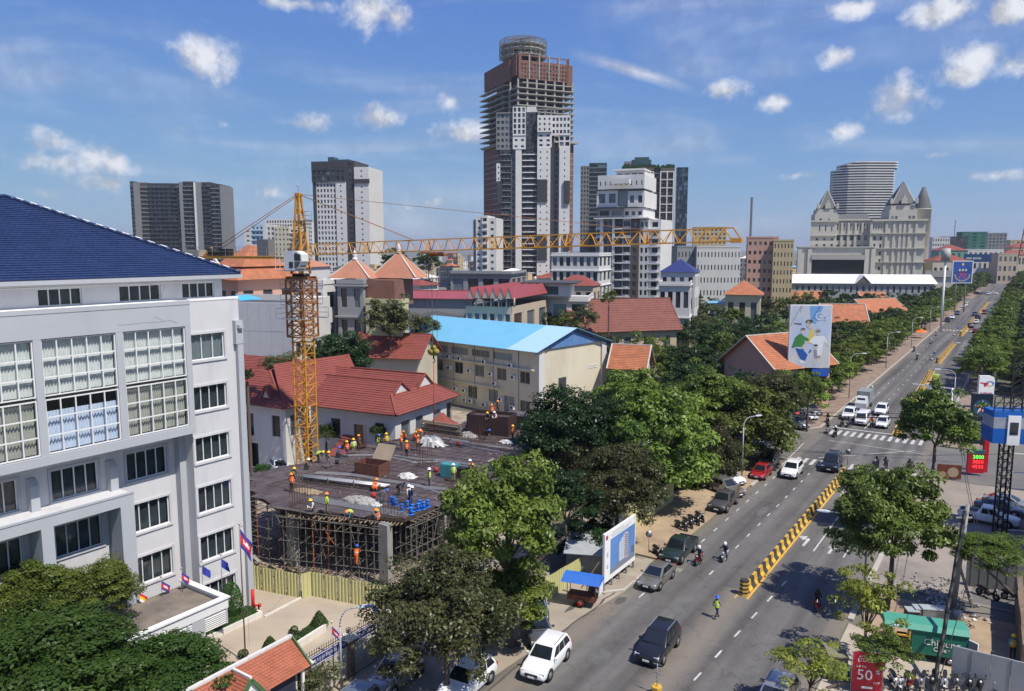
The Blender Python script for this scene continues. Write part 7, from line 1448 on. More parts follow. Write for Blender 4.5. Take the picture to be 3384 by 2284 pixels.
# towers
M_slab=mat('slab_concrete',(.34,.33,.30),.9,var=.1);W_bw=WM('bright_white',(.62,.61,.595));W_char=WM('charcoal',(.05,.052,.06));W_mid=WM('mid_grey',(.20,.205,.21))
def strips(b,L_,fh,z0=0,lim=300,dep=.35):
 """L_: (u0, u1, ztop, proud, wall, cols, wf, hf[, slab material])"""
 for q in L_:
  u0,u1,zt,pr,wl,nc,wf,hf=q[:8];sl=q[8]if len(q)>8 else None;zb=q[9]if len(q)>9 else z0;nr=max(1,int(round((zt-zb)/fh)));H_=grid(u0,u1,zb,zt-.6,nc,nr,wf,hf)if nc else[]
  x=MB();b.face(x,'F',u0,u1,zb,zt,H_,dep,pr)
  for u in(u0,u1):X=b.X(u);x.poly([(X,-pr,zb),(X,b.d,zb),(X,b.d,zt),(X,-pr,zt)])
  a,c=b.X(u0),b.X(u1);x.poly([(a,-pr,zt),(c,-pr,zt),(c,b.d,zt),(a,b.d,zt)]);x.build('wall',wl,b.r);b.panes('F',H_,dep-.03,pr,lim=lim)
  if sl:
   for j in range(nr):x=MB();z_=zb+(zt-.6-zb)*j/nr;x.box(min(a,c),max(a,c),-pr-.9,-pr-.01,z_-.12,z_+.35);x.build('balcony',sl,b.r)
def FX(b,px,P):return abs(span(Vector((P.x,P.y,EYE)),(b.sg*b_x[0],b.sg*b_x[1]),px))
def tower(name,label,px,pxf,py,Y,th,sg,d):
 global b_x
 b_x=xdir(th);b=mk(name,label,px,pxf,None,py,Y,th,sg,d);b.P=gpos(px,Y);b.f=lambda q,b=b,bx=b_x:span(Vector((b.P.x,b.P.y,EYE+20)),(b.sg*bx[0],b.sg*bx[1]),q);b.z=lambda y,b=b:zat(b.P,y);return b
T=tower('unfinished_tower','tallest tower, unfinished, with bare floor slabs, brick crown and round caged top',1712,1888,185,500,66,1,38);f,z=T.f,T.z;wF=f(1888);fh=3.55
bot,s0_,c0_,c1_=0,z(462),z(258),z(178)
P_=T.P;yl=ydir(66);lft=abs(span(Vector((P_.x,P_.y,90)),yl,1607))
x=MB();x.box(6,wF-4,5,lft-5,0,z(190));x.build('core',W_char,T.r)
z_=s0_;lv=0
while z_<c0_:
 x=MB();x.box(-1.2 if z_<z(285)else 3,wF+1.2,-1.0 if z_<z(285)else 0,lft,z_,z_+.55);x.box(-4.5,-.6,12,lft+1,z_,z_+.5);x.build('floor_slab',M_slab,T.r);z_+=fh
for i in range(7):
 for yy in(0,12):x=MB();u=i*wF/6;x.box(u-.5,u+.5,yy,yy+1,s0_,c0_);x.build('column',M_slab,T.r)
for i in range(1,5):x=MB();x.box(-1.5,-.5,i*lft/5,i*lft/5+1,s0_,z(285));x.build('column',M_slab,T.r)
H_=grid(1.5,wF-4,c0_,z(205),15,4,.5,.6);x=MB();T.face(x,'F',0,wF-2.5,c0_,z(178),H_+grid(1.5,wF-4,z(203),z(182),5,1,.8,.7));x.box(-1,.01,1,lft-14,c0_+2,z(182));x.box(-2.5,-1,8,lft-3,c0_,z(182)-1);x.box(wF-2.5,wF+1.5,3,14,c0_-6,z(195));x.build('brick_crown',W_brick,T.r);T.panes('F',H_,.3)
for i in range(6):x=MB();u=.4+i*(wF-3.6)/5;x.box(u-.35,u+.35,-.4,.0,c0_,z(176));x.build('crown_pier',M_slab if i not in(0,5)else W_brick,T.r)
cx_,cy_=(f(1690)+f(1822))/2+1.0,16;rr_=(f(1822)-f(1690))/2*1.02
for i,(za,zb)in enumerate(((z(172),z(168)),(z(150),z(146)),(z(133),z(129)))):x=MB();x.tube((cx_,cy_,za),(cx_,cy_,zb),rr_,24);x.build('drum_slab',M_slab,T.r)
for k in range(12):a=k*math.pi/6;x=MB();x.box(cx_+rr_*.9*math.cos(a)-.45,cx_+rr_*.9*math.cos(a)+.45,cy_+rr_*.9*math.sin(a)-.45,cy_+rr_*.9*math.sin(a)+.45,z(176),z(129));x.build('drum_column',M_slab,T.r)
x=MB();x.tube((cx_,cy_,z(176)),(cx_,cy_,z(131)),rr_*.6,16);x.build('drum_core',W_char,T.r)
x=MB();n=26
for k in range(n):
 a=k*6.283/n;c,s_=math.cos(a),math.sin(a);q=[(rr_*1.05,z(178)),(rr_*1.05,z(112)),(rr_*.85,z(107)),(rr_*.5,z(103)),(0,z(101))]
 for(r1,z1),(r2,z2)in zip(q[:-1],q[1:]):x.bar((cx_+r1*c,cy_+r1*s_,z1),(cx_+r2*c,cy_+r2*s_,z2),.22)
for r1,y_ in((1.05,165),(1.05,155),(1.05,145),(1.05,137),(1.05,129),(1.05,121),(1.05,112),(.85,107),(.5,103)):
 for k in range(n):a,b_=k*6.283/n,(k+1)*6.283/n;x.bar((cx_+rr_*r1*math.cos(a),cy_+rr_*r1*math.sin(a),z(y_)),(cx_+rr_*r1*math.cos(b_),cy_+rr_*r1*math.sin(b_),z(y_)),.2)
x.build('scaffold_cage',M_steel,T.r)
x=MB();x.box(-3.5,wF+3,-3.5,lft,z(466),z(460));x.build('catch_platform',M_slab,T.r)
Hb=grid(0,wF,0,z(468),8,int(z(468)/fh),.4,.45);x=MB();T.face(x,'F',0,wF+1.2,0,z(468),Hb);x.box(-2,0,6,lft,0,z(468));x.build('brick_shaft',W_brick,T.r);T.panes('F',Hb,.3)
Hs=[(3+i*5.5,5+i*5.5,3+j*fh,4.8+j*fh)for i in range(6)for j in range(int(z(480)/fh)-1)]
x=MB()
for a,b_,c,d in Hs:x.box(-2.06,-1.98,a+3,b_+3,c,d)
x.build('window',G_dark,T.r,kind='stuff');x=MB();
for j in range(int(z(480)/fh)):x.box(-2.3,wF+1.4,-.2,lft,j*fh+.2,j*fh+.6)
x.build('floor_edge',M_slab,T.r,kind='stuff');T.done()
Q=tower('residential_tower','grey and white finished tower standing in front of the unfinished one',1642,1882,365,400,93,1,26);f,z=Q.f,Q.z;zt=z(372)
strips(Q,[(0,f(1695),zt,0,W_mid,4,.6,.5,None,z(495)),(f(1695),f(1737),z(355),1.5,W_bw,3,.6,.75,None,z(450)),(f(1737),f(1775),zt,.3,W_char,3,.5,.5,None,z(495)),(f(1775),f(1822),z(385),2.5,W_bw,3,.35,.45,None,z(440)),(f(1822),f(1882),z(385),1.5,W_bw,5,.6,.55,None,z(450)),(f(1695),f(1737),z(450),1.2,W_bw,2,.45,.35,None,z(495)),(f(1775),f(1822),z(440),1.6,W_bw,2,.45,.45,None,z(490)),(f(1845),f(1882),z(450),1.2,W_bw,2,.7,.7,None,z(490))],3.0)
strips(Q,[(f(1655),f(1690),z(495),.2,W_char,3,.5,.55,None,8),(f(1690),f(1704),z(495),-.6,W_mid,1,.5,.5,None,8),(f(1704),f(1724),z(490),1.0,W_bw,0,.5,.5,None,8),(f(1724),f(1775),z(495),.1,W_char,4,.55,.5,None,8),(f(1775),f(1818),z(490),1.8,W_bw,2,.18,.3,None,8),(f(1818),f(1830),z(450),.2,W_char,0,.5,.5,None,8),(f(1830),f(1847),z(490),-1,W_mid,1,.5,.5,None,8),(f(1847),f(1882),z(490),1.4,W_bw,1,.1,.3,None,8),(0,f(1655),z(540),0,W_bw,1,.3,.4,None,z(600))],3.0,lim=300)
for(a,b_,y0,y1)in((1644,1660,600,675),(1775,1808,595,670),(1862,1882,600,675),(1644,1662,775,845),(1776,1808,775,860),(1862,1882,775,830)):x=MB();x.box(f(a),f(b_),-2.4,-1.75,z(y1),z(y0));x.build('dark_panel',W_char,Q.r)
for j in range(int((z(495)-8)/3.0)):x=MB();x.box(f(1726),f(1773),-.7,-.12,8+j*3.0+.4,8+j*3.0+.9);x.build('balcony',W_bw,Q.r);x=MB();x.box(f(1657),f(1689),-.7,-.22,8+j*3.0+.4,8+j*3.0+.75);x.build('balcony',W_mid,Q.r)
x=MB();x.box(f(1740),f(1770),3,9,zt,z(350));x.build('lift_tower',W_bw,Q.r);x=MB()
for k in range(6):u=f(1780)+k*(f(1880)-f(1780))/5;x.box(u-.4,u+.4,-1,-.2,z(385),z(366))
x.box(f(1776),f(1884),-1.2,0,z(366),z(362));x.box(f(1646),f(1700),-.5,.3,z(376),z(372));x.build('roof_frame',W_mid,Q.r)
x=MB();x.box(-3,f(1823)+1,-5,20,0,9);x.build('podium',W_bw,Q.r)
for j in range(3):x=MB();x.box(-3.2,f(1823)+1.2,-5.3,-4.9,1+j*3,2+j*3);x.build('podium_band',W_mid,Q.r)
Q.done()
C=tower('office_tower','white and charcoal tower between the crane mast and the tall towers',1232,1037,545,465,100,-1,24);f,z=C.f,C.z
strips(C,[(0,f(1175),z(552),.8,W_bw,1,.12,.3),(f(1175),f(1146),z(530),0,W_char,1,.3,.5),(f(1146),f(1113),z(600),.6,W_bw,1,.16,.3),(f(1113),f(1048),z(600),0,W_bw,6,.55,.6),(f(1048),f(1037),z(600),.3,W_char,0,.5,.5),(f(1146),f(1036),z(560),.9,W_char,7,.5,.8,None,z(600)),(f(1146),f(1036),z(531),1.1,W_char,12,.3,.3,None,z(560))],3.15)
x=MB();x.box(-f(1230),1,-1.3,2,z(606),z(592))if False else x.box(-f(1175),.6,-1.5,-.8,z(606),z(592));x.build('dark_band',W_char,C.r);x=MB();x.box(-f(1098),-f(1078),5,12,z(531),z(513));x.box(-f(1148),-f(1098),5,12,z(531),z(522));x.build('roof_house',G_green,C.r);C.done()
D=tower('dark_apartment_block','wide dark apartment block with pale vertical fins on the left skyline',741,437,608,600,88,-1,25);f,z=D.f,D.z;q=lambda a:f(a)
strips(D,[(q(741),q(733),z(612),1.5,W_mid,0,.5,.5),(q(733),q(702),z(608),0,W_char,2,.7,.5,W_mid),(q(702),q(672),z(602),0,W_char,2,.7,.5,W_char),(q(672),q(655),z(603),2,W_mid,0,.5,.5),(q(655),q(649),z(603),2.5,W_bw,0,.5,.5),(q(649),q(610),z(600),0,W_char,3,.6,.5,W_mid),(q(610),q(600),z(603),1.5,W_mid,0,.5,.5),(q(600),q(566),z(606),-1,W_char,2,.7,.5,W_char),(q(566),q(494),z(606),0,W_char,5,.7,.5,W_char),(q(494),q(470),z(604),0,W_brown,2,.6,.5,W_mid),(q(470),q(450),z(604),1.5,W_mid,0,.5,.5),(q(450),q(437),z(600),0,W_char,1,.6,.5,W_mid)],3.2);D.done()
def tw2(name,label,px,pxf,py,Y,th,L_,fh=3.2,d=18,sg=-1):
 t=tower(name,label,px,pxf,py,Y,th,sg,d);strips(t,[tuple([t.f(q[0]),t.f(q[1]),t.z(q[2])]+list(q[3:]))for q in L_],fh);t.done();return t
tw2('apartment_tower','white apartment block with pale blue strips left behind the crane head',985,806,745,500,95,[(985,955,752,0,W_white,2,.5,.4,W_white),(955,905,748,.5,W_cream,4,.4,.4),(905,880,745,0,W_white,2,.5,.5),(880,868,742,.4,W_white,0,.5,.5),(868,830,742,0,W_lblue,3,.45,.4,W_lblue),(830,806,752,.6,W_white,1,.4,.3)])
tw2('apartment_tower','white gridded tower far behind the crane head',1030,880,727,640,95,[(1030,1008,733,0,W_bw,4,.6,.6),(1008,1000,725,-1,W_char,0,.5,.5),(1000,880,725,0,W_bw,14,.6,.6)])
tw2('apartment_tower','slim white tower with stacked bay windows just left of the grey tower',1640,1565,715,375,100,[(1640,1612,720,0,W_white,1,.35,.35),(1612,1594,712,1,W_white,1,.75,.5,W_white),(1594,1572,715,0,W_white,1,.35,.35),(1572,1562,725,-1,W_mid,0,.5,.5)])
tw2('glass_tower','grey green tower with balconies behind the white stepped apartment block',2003,1917,538,560,95,[(2003,1945,538,0,G_green,2,.8,.6,W_mid),(1945,1917,548,1,W_mid,3,.5,.6)])
tw2('apartment_tower','brown tower with a white grid frame and planted roof terrace',2228,2060,553,520,97,[(2228,2225,560,1.5,W_bw,0,.5,.5),(2225,2180,555,0,W_brown,5,.5,.45,W_brown),(2180,2158,553,-1.5,W_brown,2,.6,.4,W_mid),(2158,2120,553,0,W_brown,4,.5,.45,W_brown),(2120,2060,530,-2,W_mid,6,.7,.4)])
I_=[o for o in COL.objects if o.get('label')=='brown tower with a white grid frame and planted roof terrace'][0];bx_=xdir(97);PP=gpos(2228,520);fI=lambda q:-span(Vector((PP.x,PP.y,60)),(-bx_[0],-bx_[1]),q);zI=lambda y:zat(PP,y)
for u in(2224,2203,2181,2157,2138):x=MB();x.box(fI(u)-.35,fI(u)+.35,-1.6,-.9,zI(840),zI(567));x.build('white_frame',W_bw,I_)
for k in range(11):x=MB();x.box(fI(2181),fI(2224),-1.5,-.95,zI(567+k*27)-.3,zI(567+k*27)+.3);x.box(fI(2120),fI(2157),-1.5,-.95,zI(567+k*27)-.3,zI(567+k*27)+.3);x.build('white_frame',W_bw,I_)
x=MB();x.box(fI(2085),fI(2150),2,14,zI(545),zI(525));x.box(fI(2095),fI(2143),3,12,zI(525),zI(516));x.build('glass_crown',G_green,I_);x=MB();rd=random.Random(2)
for k in range(240):u=fI(2225)+(fI(2052)-fI(2225))*rd.random();x.box(u,u+rd.uniform(.4,1),0+rd.uniform(0,2),2.5,zI(553)-.5,zI(553)+rd.uniform(.4,2.4)*(1.0 if -30<u else 1))
x.build('roof_planting',mat('roof_green',(.03,.06,.02),.9,var=.4,scale=.5),I_,kind='stuff')
tw2('glass_tower','deep blue glass tower at the right edge of the brown gridded tower',2270,2232,553,545,97,[(2270,2232,553,0,G_blue,6,.94,.9)])
x=None
A=tower('apartment_block','stepped white apartment block with dark balconies, nearest of the towers',2175,1972,700,280,112,-1,22);f,z=A.f,A.z
strips(A,[(0,f(2148),z(725),0,W_bw,1,.5,.6,W_bw),(f(2148),f(2118),z(725),.8,W_bw,2,.55,.6),(f(2118),f(2090),z(725),1.6,W_brown,1,.45,.6),(f(2090),f(2062),z(722),1.2,W_bw,1,.8,.7,W_bw),(f(2062),f(2038),z(722),1.6,W_char,1,.85,.7,W_bw),(f(2038),f(2030),z(722),2.2,W_bw,0,.5,.5),(f(2030),f(1998),z(722),.6,W_mid,2,.5,.6),(f(1998),f(1988),z(722),1.6,W_bw,0,.5,.5),(f(1988),f(1972),z(722),.2,W_bw,1,.8,.7,W_bw)],3.2)
x=MB();x.box(-f(1970),-f(2150),-3,18,z(722),z(718));x.build('terrace_slab',W_bw,A.r)
strips(A,[(f(2125),f(2060),z(685),-1,W_bw,3,.6,.5),(f(2060),f(1978),z(685),0,W_mid,2,.75,.6)],3.4,z(718));x=MB();x.box(-f(1975),-f(2110),-1,14,z(685),z(682));x.build('terrace_slab',W_char,A.r)
strips(A,[(f(2130),f(2075),z(628),0,W_bw,2,.5,.5),(f(2075),f(2042),z(625),-.5,W_grey,0,.5,.5),(f(2042),f(1973),z(625),.4,W_bw,2,.65,.6)],4.6,z(683));x=MB();x.box(-f(1972),-f(2130),-.8,14,z(625),z(621));x.build('terrace_slab',W_char,A.r)
strips(A,[(f(2127),f(1973),z(572),-1,W_bw,9,.25,.35)],4.6,z(621));strips(A,[(f(2120),f(2025),z(556),-5,W_bw,4,.7,.4)],4,z(572));x=MB();x.box(-f(2018),-f(2122),3,14,z(556),z(550));x.build('roof_slab',W_bw,A.r);x=MB();x.box(-f(2025),-f(2085),-3.2,0,z(605),z(590));x.build('projecting_bay',W_bw,A.r);A.done()
K=tower('curved_tower','tall curved tower with white floor bands behind the castle',2935,2742,535,620,93,-1,28);f,z=K.f,K.z
nn_=27;hh=(z(535)-z(700))/19
for j in range(int(z(535)/hh)+1):
 zz=z(535)-j*hh
 if zz<10:break
 pts=[(-2,2),(-4,-.5),(-f(2850),-2.2),(-f(2795),0),(-f(2756),6),(-f(2756),14),(-2,14)];cutx=f(2800)
 if j<1:pts=[(0,2),(-3,-.5),(-f(2850),-2.2),(-f(2812),-1),(-f(2800),14),(0,14)]
 elif j<3:pts=[(0,2),(-3,-.5),(-f(2850),-2.2),(-f(2790),0),(-f(2775),5),(-f(2775),14),(0,14)]
 x=MB();x.prism(pts[::-1],zz-.5,zz+.35);x.build('floor_band',W_bw,K.r);x=MB();c_=[(p[0]*.985-.3,p[1]+1)for p in pts][::-1];x.prism(c_,zz-hh+.35,zz-.5);x.build('glazed_storey',G_dark,K.r)
KC=tower('castle_building','huge grey stone castle-like building with steep slate pyramids',3033,2640,727,470,104,-1,46);f,z=KC.f,KC.z;fh=4.3;H0=z(727)
ms=KC.mb if False else None
Hw=grid(f(2925),f(2885),3,z(775),2,int((z(775)-3)/fh),.35,.5)+grid(f(2928),f(2885),z(770),z(735),5,1,.3,.75)
x=MB();KC.face(x,'F',0,f(2880),0,H0,Hw,.4);holed(x,(0,0,0),(0,1,0),(1,0,0),0,30,0,H0,grid(1,29,6,H0-2,5,5,.3,.7),.5);x.poly([(-f(2880),0,0),(-f(2880),30,0),(-f(2880),30,H0),(-f(2880),0,H0)]);x.build('wall',W_stone,KC.r);KC.panes('F',Hw,.35)
for a,b_,c,d in grid(1,29,6,H0-2,5,5,.3,.7):link('window',pane_mesh(b_-a+.1,d-c+.1,G_dark),KC.r,loc=(-.45,(a+b_)/2,c),rot=R(90))
Hm=grid(f(2880),f(2765),z(805),z(768),5,1,.45,.6)+grid(f(2880),f(2765),z(820),z(808),5,1,.45,.6)+grid(f(2878),f(2767),z(770),z(738),10,1,.3,.72);x=MB();KC.face(x,'F',f(2880),f(2765),0,z(727),Hm,.4,-3);x.build('wall',W_stone,KC.r);KC.panes('F',Hm,.35,-3)
Hl=grid(f(2765),f(2690),z(820),z(780),3,2,.3,.4)+grid(f(2760),f(2700),z(772),z(742),3,1,.2,.7);x=MB();KC.face(x,'F',f(2767),f(2680),0,z(734),Hl,.4,1);x.poly([(-f(2767),-1,0),(-f(2767),20,0),(-f(2767),20,z(734)),(-f(2767),-1,z(734))]);x.build('wall',W_stone,KC.r);KC.panes('F',Hl,.35,1)
for(u0,u1,y0,y1,pr,dd_)in((3030,2938,676,727,.6,22),(2770,2692,688,734,1.4,16)):
 x=MB();x.box(-f(u1),-f(u0),-pr,dd_,z(y1),z(y0+16));x.box(-f(u1)+1,-f(u0)-1,-pr+1,dd_-1,z(y0+16),z(y0));x.build('attic',W_stone,KC.r)
 for u in(.12,.26,.74,.88)if u0>3000 else(.25,.6):X0=-f(u1)+(f(u1)-f(u0))*u;x=MB();x.box(X0-.7,X0+.7,-pr-.06,-pr+.01,z(y1-4),z(y1-14));x.build('window',G_dark,KC.r)
for u in(3031,3008,2992,2977,2957,2932,2882):x=MB();x.box(-f(u)-.7,-f(u)+.7,-.7,-.01,0,H0-1);x.build('pilaster',W_stone,KC.r)
for u in(2855,2832,2809,2787):x=MB();x.box(-f(u)-.6,-f(u)+.6,2.3,2.99,0,H0-1);x.build('pilaster',W_stone,KC.r)
for y_,h_ in((730,1.2),(772,.6),(822,.6),(868,.5)):x=MB();x.box(-f(2882),.9,-1.3,30.9,z(y_),z(y_)+h_);x.build('cornice',W_stone,KC.r)
for y_,h_ in((727,1.0),(775,.6)):x=MB();x.box(-f(2765),-f(2883),1.9,3,z(y_),z(y_)+h_);x.box(-f(2678),-f(2768),-1.9,-1.0,z(y_+4),z(y_+4)+h_);x.build('cornice',W_stone,KC.r)
x=MB();x.slab([(-f(2765),2,z(727)),(-f(2880),2,z(727)),(-f(2880),12,z(703)),(-f(2765),12,z(703))],(0,-1,1),.3);x.slab([(-f(2765),22,z(727)),(-f(2880),22,z(727)),(-f(2880),12,z(703)),(-f(2765),12,z(703))],(0,1,1),.3);x.build('slate_roof',R_slate,KC.r)
for(u0,u1,yb,ap,ay,dd_)in((3024,2946,672,2992,594,20),(2763,2705,686,2736,619,14)):
 a=[(-f(u1),0),(-f(u0),0),(-f(u0),dd_),(-f(u1),dd_)];A_=(-f(ap),dd_/2);x=MB();x.prism(a,z(yb),z(ay),top=[(A_[0]+(p[0]-A_[0])*.04,A_[1]+(p[1]-A_[1])*.04)for p in a]);x.build('pyramid_spire',R_slate,KC.r)
 x=MB()
 for p in a:x.bar((*p,z(yb)),(*A_,z(ay)),.4)
 x.build('spire_edge',W_stone,KC.r);x=MB();c_=-f((u0+u1)/2);x.box(c_-1.6,c_+1.6,-1,.5,z(yb),z(yb)+3);x.prism([(c_-1.2,-1),(c_+1.2,-1),(c_+1.2,.5),(c_-1.2,.5)],z(yb)+3,z(yb)+5.5,top=[(c_-.1,-1),(c_+.1,-1),(c_+.1,.5),(c_-.1,.5)]);x.box(-f(u1)-1.2,-f(u1)+.2,-1.2,.2,z(yb),z(yb)+3.2);x.box(-f(u0)-.2,-f(u0)+1.2,-1.2,.2,z(yb),z(yb)+3.2);x.build('stone_dormer',W_stone,KC.r)
rc=(4.0,26);x=MB();x.lathe([(5.2,0),(5.2,z(688)),(5.8,z(686)),(5.8,z(684)),(5.2,z(683))],14,rc);x.build('round_turret',W_stone,KC.r);x=MB();x.lathe([(5.3,z(683)),(3.6,z(650)),(1.0,z(608)),(0,z(606))],14,rc);x.build('round_spire',R_slate,KC.r)
x=MB();a,b_=-f(2638),-f(2879);x.box(a,b_,-14,-3.3,0,z(818));x.box(a-.8,b_+.5,-15,-2,z(818),z(815));x.build('podium',W_stone,KC.r);x=MB();x.box(-f(2680),-f(2852),-14.2,-14.02,0,z(855));x.build('podium_glass',mat('podium_dark_glass',(.012,.016,.02),.1,var=.3,scale=.1),KC.r)
for u in(2640,2672,2856,2877):x=MB();x.box(-f(u)-1.2,-f(u)+1.2,-15,-14.03,0,z(823));x.build('podium_pilaster',W_stone,KC.r)
x=MB();x.box(-f(2678),-f(2852),-15.6,-14.3,z(858),z(842));x.build('entrance_canopy',M_slab,KC.r);KC.done()
x=MB();x.box(2,26,0,12,0,10);x.build('side_hall',W_stone,KC.r);x=MB();x.slab([(1,-1,10),(27,-1,10),(25,6,14),(3,6,14)],(0,-1,1),.4);x.build('side_hall_roof',R_slate,KC.r)
for(lb,px,pxf,py,Y,wl,nf,nc,rt)in(('small white block with square windows right of the castle on the skyline',3115,3078,786,800,W_white,8,7,None),('dark roofed grey block beside the white skyline block',3172,3118,784,800,W_char,8,6,None),('tower block wrapped in green netting on the right skyline',3235,3176,768,800,NET,14,3,None),('blue and white office block right of the netted tower',3299,3251,772,850,W_mid,12,6,None),('narrow yellow block near the radio mast',3362,3336,795,900,W_yel,9,3,None),('low building wrapped in pale green netting under a red hip roof',3176,3100,828,560,mat('pale_net',(.16,.34,.28),.9,var=.2,scale=.3),3,5,'hip'),('white building with pale roof behind the navy bank sign',3292,3180,826,620,W_white,3,8,None),('beige shop house at the far end of the boulevard trees',3340,3296,840,600,W_beige,3,4,None),('long red roofed building closing the far end of the boulevard',3384,3310,842,640,W_cream,2,9,'hip'),('yellow building with red hip roof at the right edge of the skyline',3400,3340,818,700,W_yel,3,6,'hip'),('red roofed low hall right of the castle',3180,3080,862,470,W_cream,1,6,'hip'),('yellow tower block wrapped partly in green glass beyond the crane jib tip',2388,2290,752,620,W_yel,13,8,None)):
 simple(lb,px,pxf,None,py,Y,wl,nf,nc,d=16,th=100,roof=rt,rh=4,wf=.5,hf=.5)
bk=thing('bank_sign_board','long navy blue bank sign board at the far end of the boulevard','sign',gpos(3165,520),heading(98));wB=abs(span(Vector((gpos(3165,520).x,520,20)),xdir(98),3275));x=MB();x.box(0,wB,-.3,.3,zat(gpos(3165,520),866),zat(gpos(3165,520),840));x.build('board',mat('bank_navy',(.012,.05,.13),.5,var=.1),bk)
def text(s_,parent,loc,size,m,rot=(R(90),0,0),align='CENTER',ext=.01,name='lettering'):
 c=bpy.data.curves.new(name,'FONT');c.body=s_;c.size=size;c.align_x=align;c.extrude=ext;c.resolution_u=2;o=bpy.data.objects.new(name,c);COL.objects.link(o);me=bpy.data.meshes.new_from_object(o);bpy.data.objects.remove(o);me.materials.clear();me.materials.append(m);return link(name,me,parent,loc=loc,rot=rot)
text('ABA BANK',bk,(wB*.35,-.4,zat(gpos(3165,520),857)),2.0,M_white)
for(lb,px,y0,y1,Y,lat)in(('thin tall antenna mast left of the pink apartment block',2466,818,652,420,0),('red and white lattice radio mast at the right edge',3372,840,520,620,1),('faint thin mast far behind the castle side',3128,800,728,900,0)):
 P_=gpos(px,Y);r=thing('radio_mast',lb,'mast',P_);zt=zat(P_,y1);x=MB()
 if lat:
  w0=6
  for k in range(4):a,b_=((-1,-1),(1,-1),(1,1),(-1,1))[k];x.bar((a*w0,b_*w0,0),(a*.5,b_*.5,zt*.75),.6)
  for i in range(9):
   za,zb=zt*.75*i/9,zt*.75*(i+1)/9;wa,wb_=w0-(w0-.5)*i/9,w0-(w0-.5)*(i+1)/9
   for s_ in(1,-1):x.bar((-wa*s_,-wa,za),(wb_*s_,-wb_,zb),.35);x.bar((wa,-wa*s_,za),(wb_,wb_*s_,zb),.35);x.bar((-wa,-wa,za),(wa,-wa,za),.3)
  x.bar((0,0,zt*.75),(0,0,zt),.6);x.box(-1,1,-1,1,zt*.78,zt*.84)
 else:x.bar((0,0,0),(0,0,zt),.9 if Y<500 else .6)
 x.build('lattice',mat('mast_red',(.35,.09,.07),.7,var=.3,scale=.1)if lat else mat('mast_grey',(.14,.13,.13),.7,var=0),r)
rd=random.Random(77);pal=[('white',W_white),('cream',W_cream),('grey',W_grey),('pink',W_pink),('beige',W_beige),('pale yellow',W_yel),('white',W_bw)];roofs=[('red',R_red),('flat',None),('flat',None),('flat',None),('grey sheet',mat('grey_sheet_roof',(.25,.25,.24),.6,var=.2,scale=.5)),('blue',R_blue),('dark',R_dark),('orange',R_orange),('red',R_red),('white sheet',R_white)]
taken=[];nh=0;tries=0;FW={}
def far_house(P,w_,d,h,th,wl,rf,label,grp):
 r=thing('house',label,'house',(P.x,P.y,0),heading(th),grp);nf=max(1,int(h/3.3));key=(round(w_),round(d),nf)
 if key not in FW:
  x=MB();x.box(-.5,.5,-.5,.5,0,1);a=x
  w1=MB();nc=max(2,int(w_/3));ns=max(2,int(d/3.5))
  for j in range(nf):
   for i in range(nc):u=-w_/2+w_*(i+.5)/nc;w1.box(u-.55,u+.55,-d/2-.04,-d/2+.02,j*h/nf+.9,j*h/nf+2.3)
   for i in range(ns):v_=-d/2+d*(i+.5)/ns;w1.box(w_/2-.02,w_/2+.04,v_-.55,v_+.55,j*h/nf+.9,j*h/nf+2.3);w1.box(-w_/2-.04,-w_/2+.02,v_-.55,v_+.55,j*h/nf+.9,j*h/nf+2.3)
  bz=MB()
  for j in range(1,nf+1):bz.box(-w_/2-.6 if j<nf else -w_/2-.2,w_/2+.25,-d/2-.9 if j<nf else -d/2-.2,d/2+.2,j*h/nf-.12,j*h/nf+.2)
  FW[key]=(a.mesh('wall',W_white),w1.mesh('window_row',G_dark),bz.mesh('floor_ledge',W_white))
 m_=FW[key];link('wall',m_[0],r,scale=(w_,d,h),mats=[wl]);o=link('window_row',m_[1],r);link('floor_ledge',m_[2],r,mats=[wl])
 if rf:x=MB();hh=min(w_,d)*.22;e=.8;a=[(-w_/2-e,-d/2-e),(w_/2+e,-d/2-e),(w_/2+e,d/2+e),(-w_/2-e,d/2+e)];k=(w_-d)/2 if w_>d else 0;k2=(d-w_)/2 if d>w_ else 0;x.prism(a,h+.2,h+.2+hh,top=[(-k-.1,-k2-.1),(k+.1,-k2-.1),(k+.1,k2+.1),(-k-.1,k2+.1)]);x.build('roof',rf,r)
 else:x=MB();x.box(-w_*.2,w_*.15,-d*.2,d*.25,h+.2,h+2.6);x.build('stair_head',wl,r);x=MB();x.tube((w_*.3,0,h+.2),(w_*.3,0,h+1.7),.7,8);x.build('water_tank',M_grey if rd.random()<.6 else M_blue,r)
avoid=[]
zones=['left of the charcoal tower','left of the tall towers','left of the castle','right of the castle']
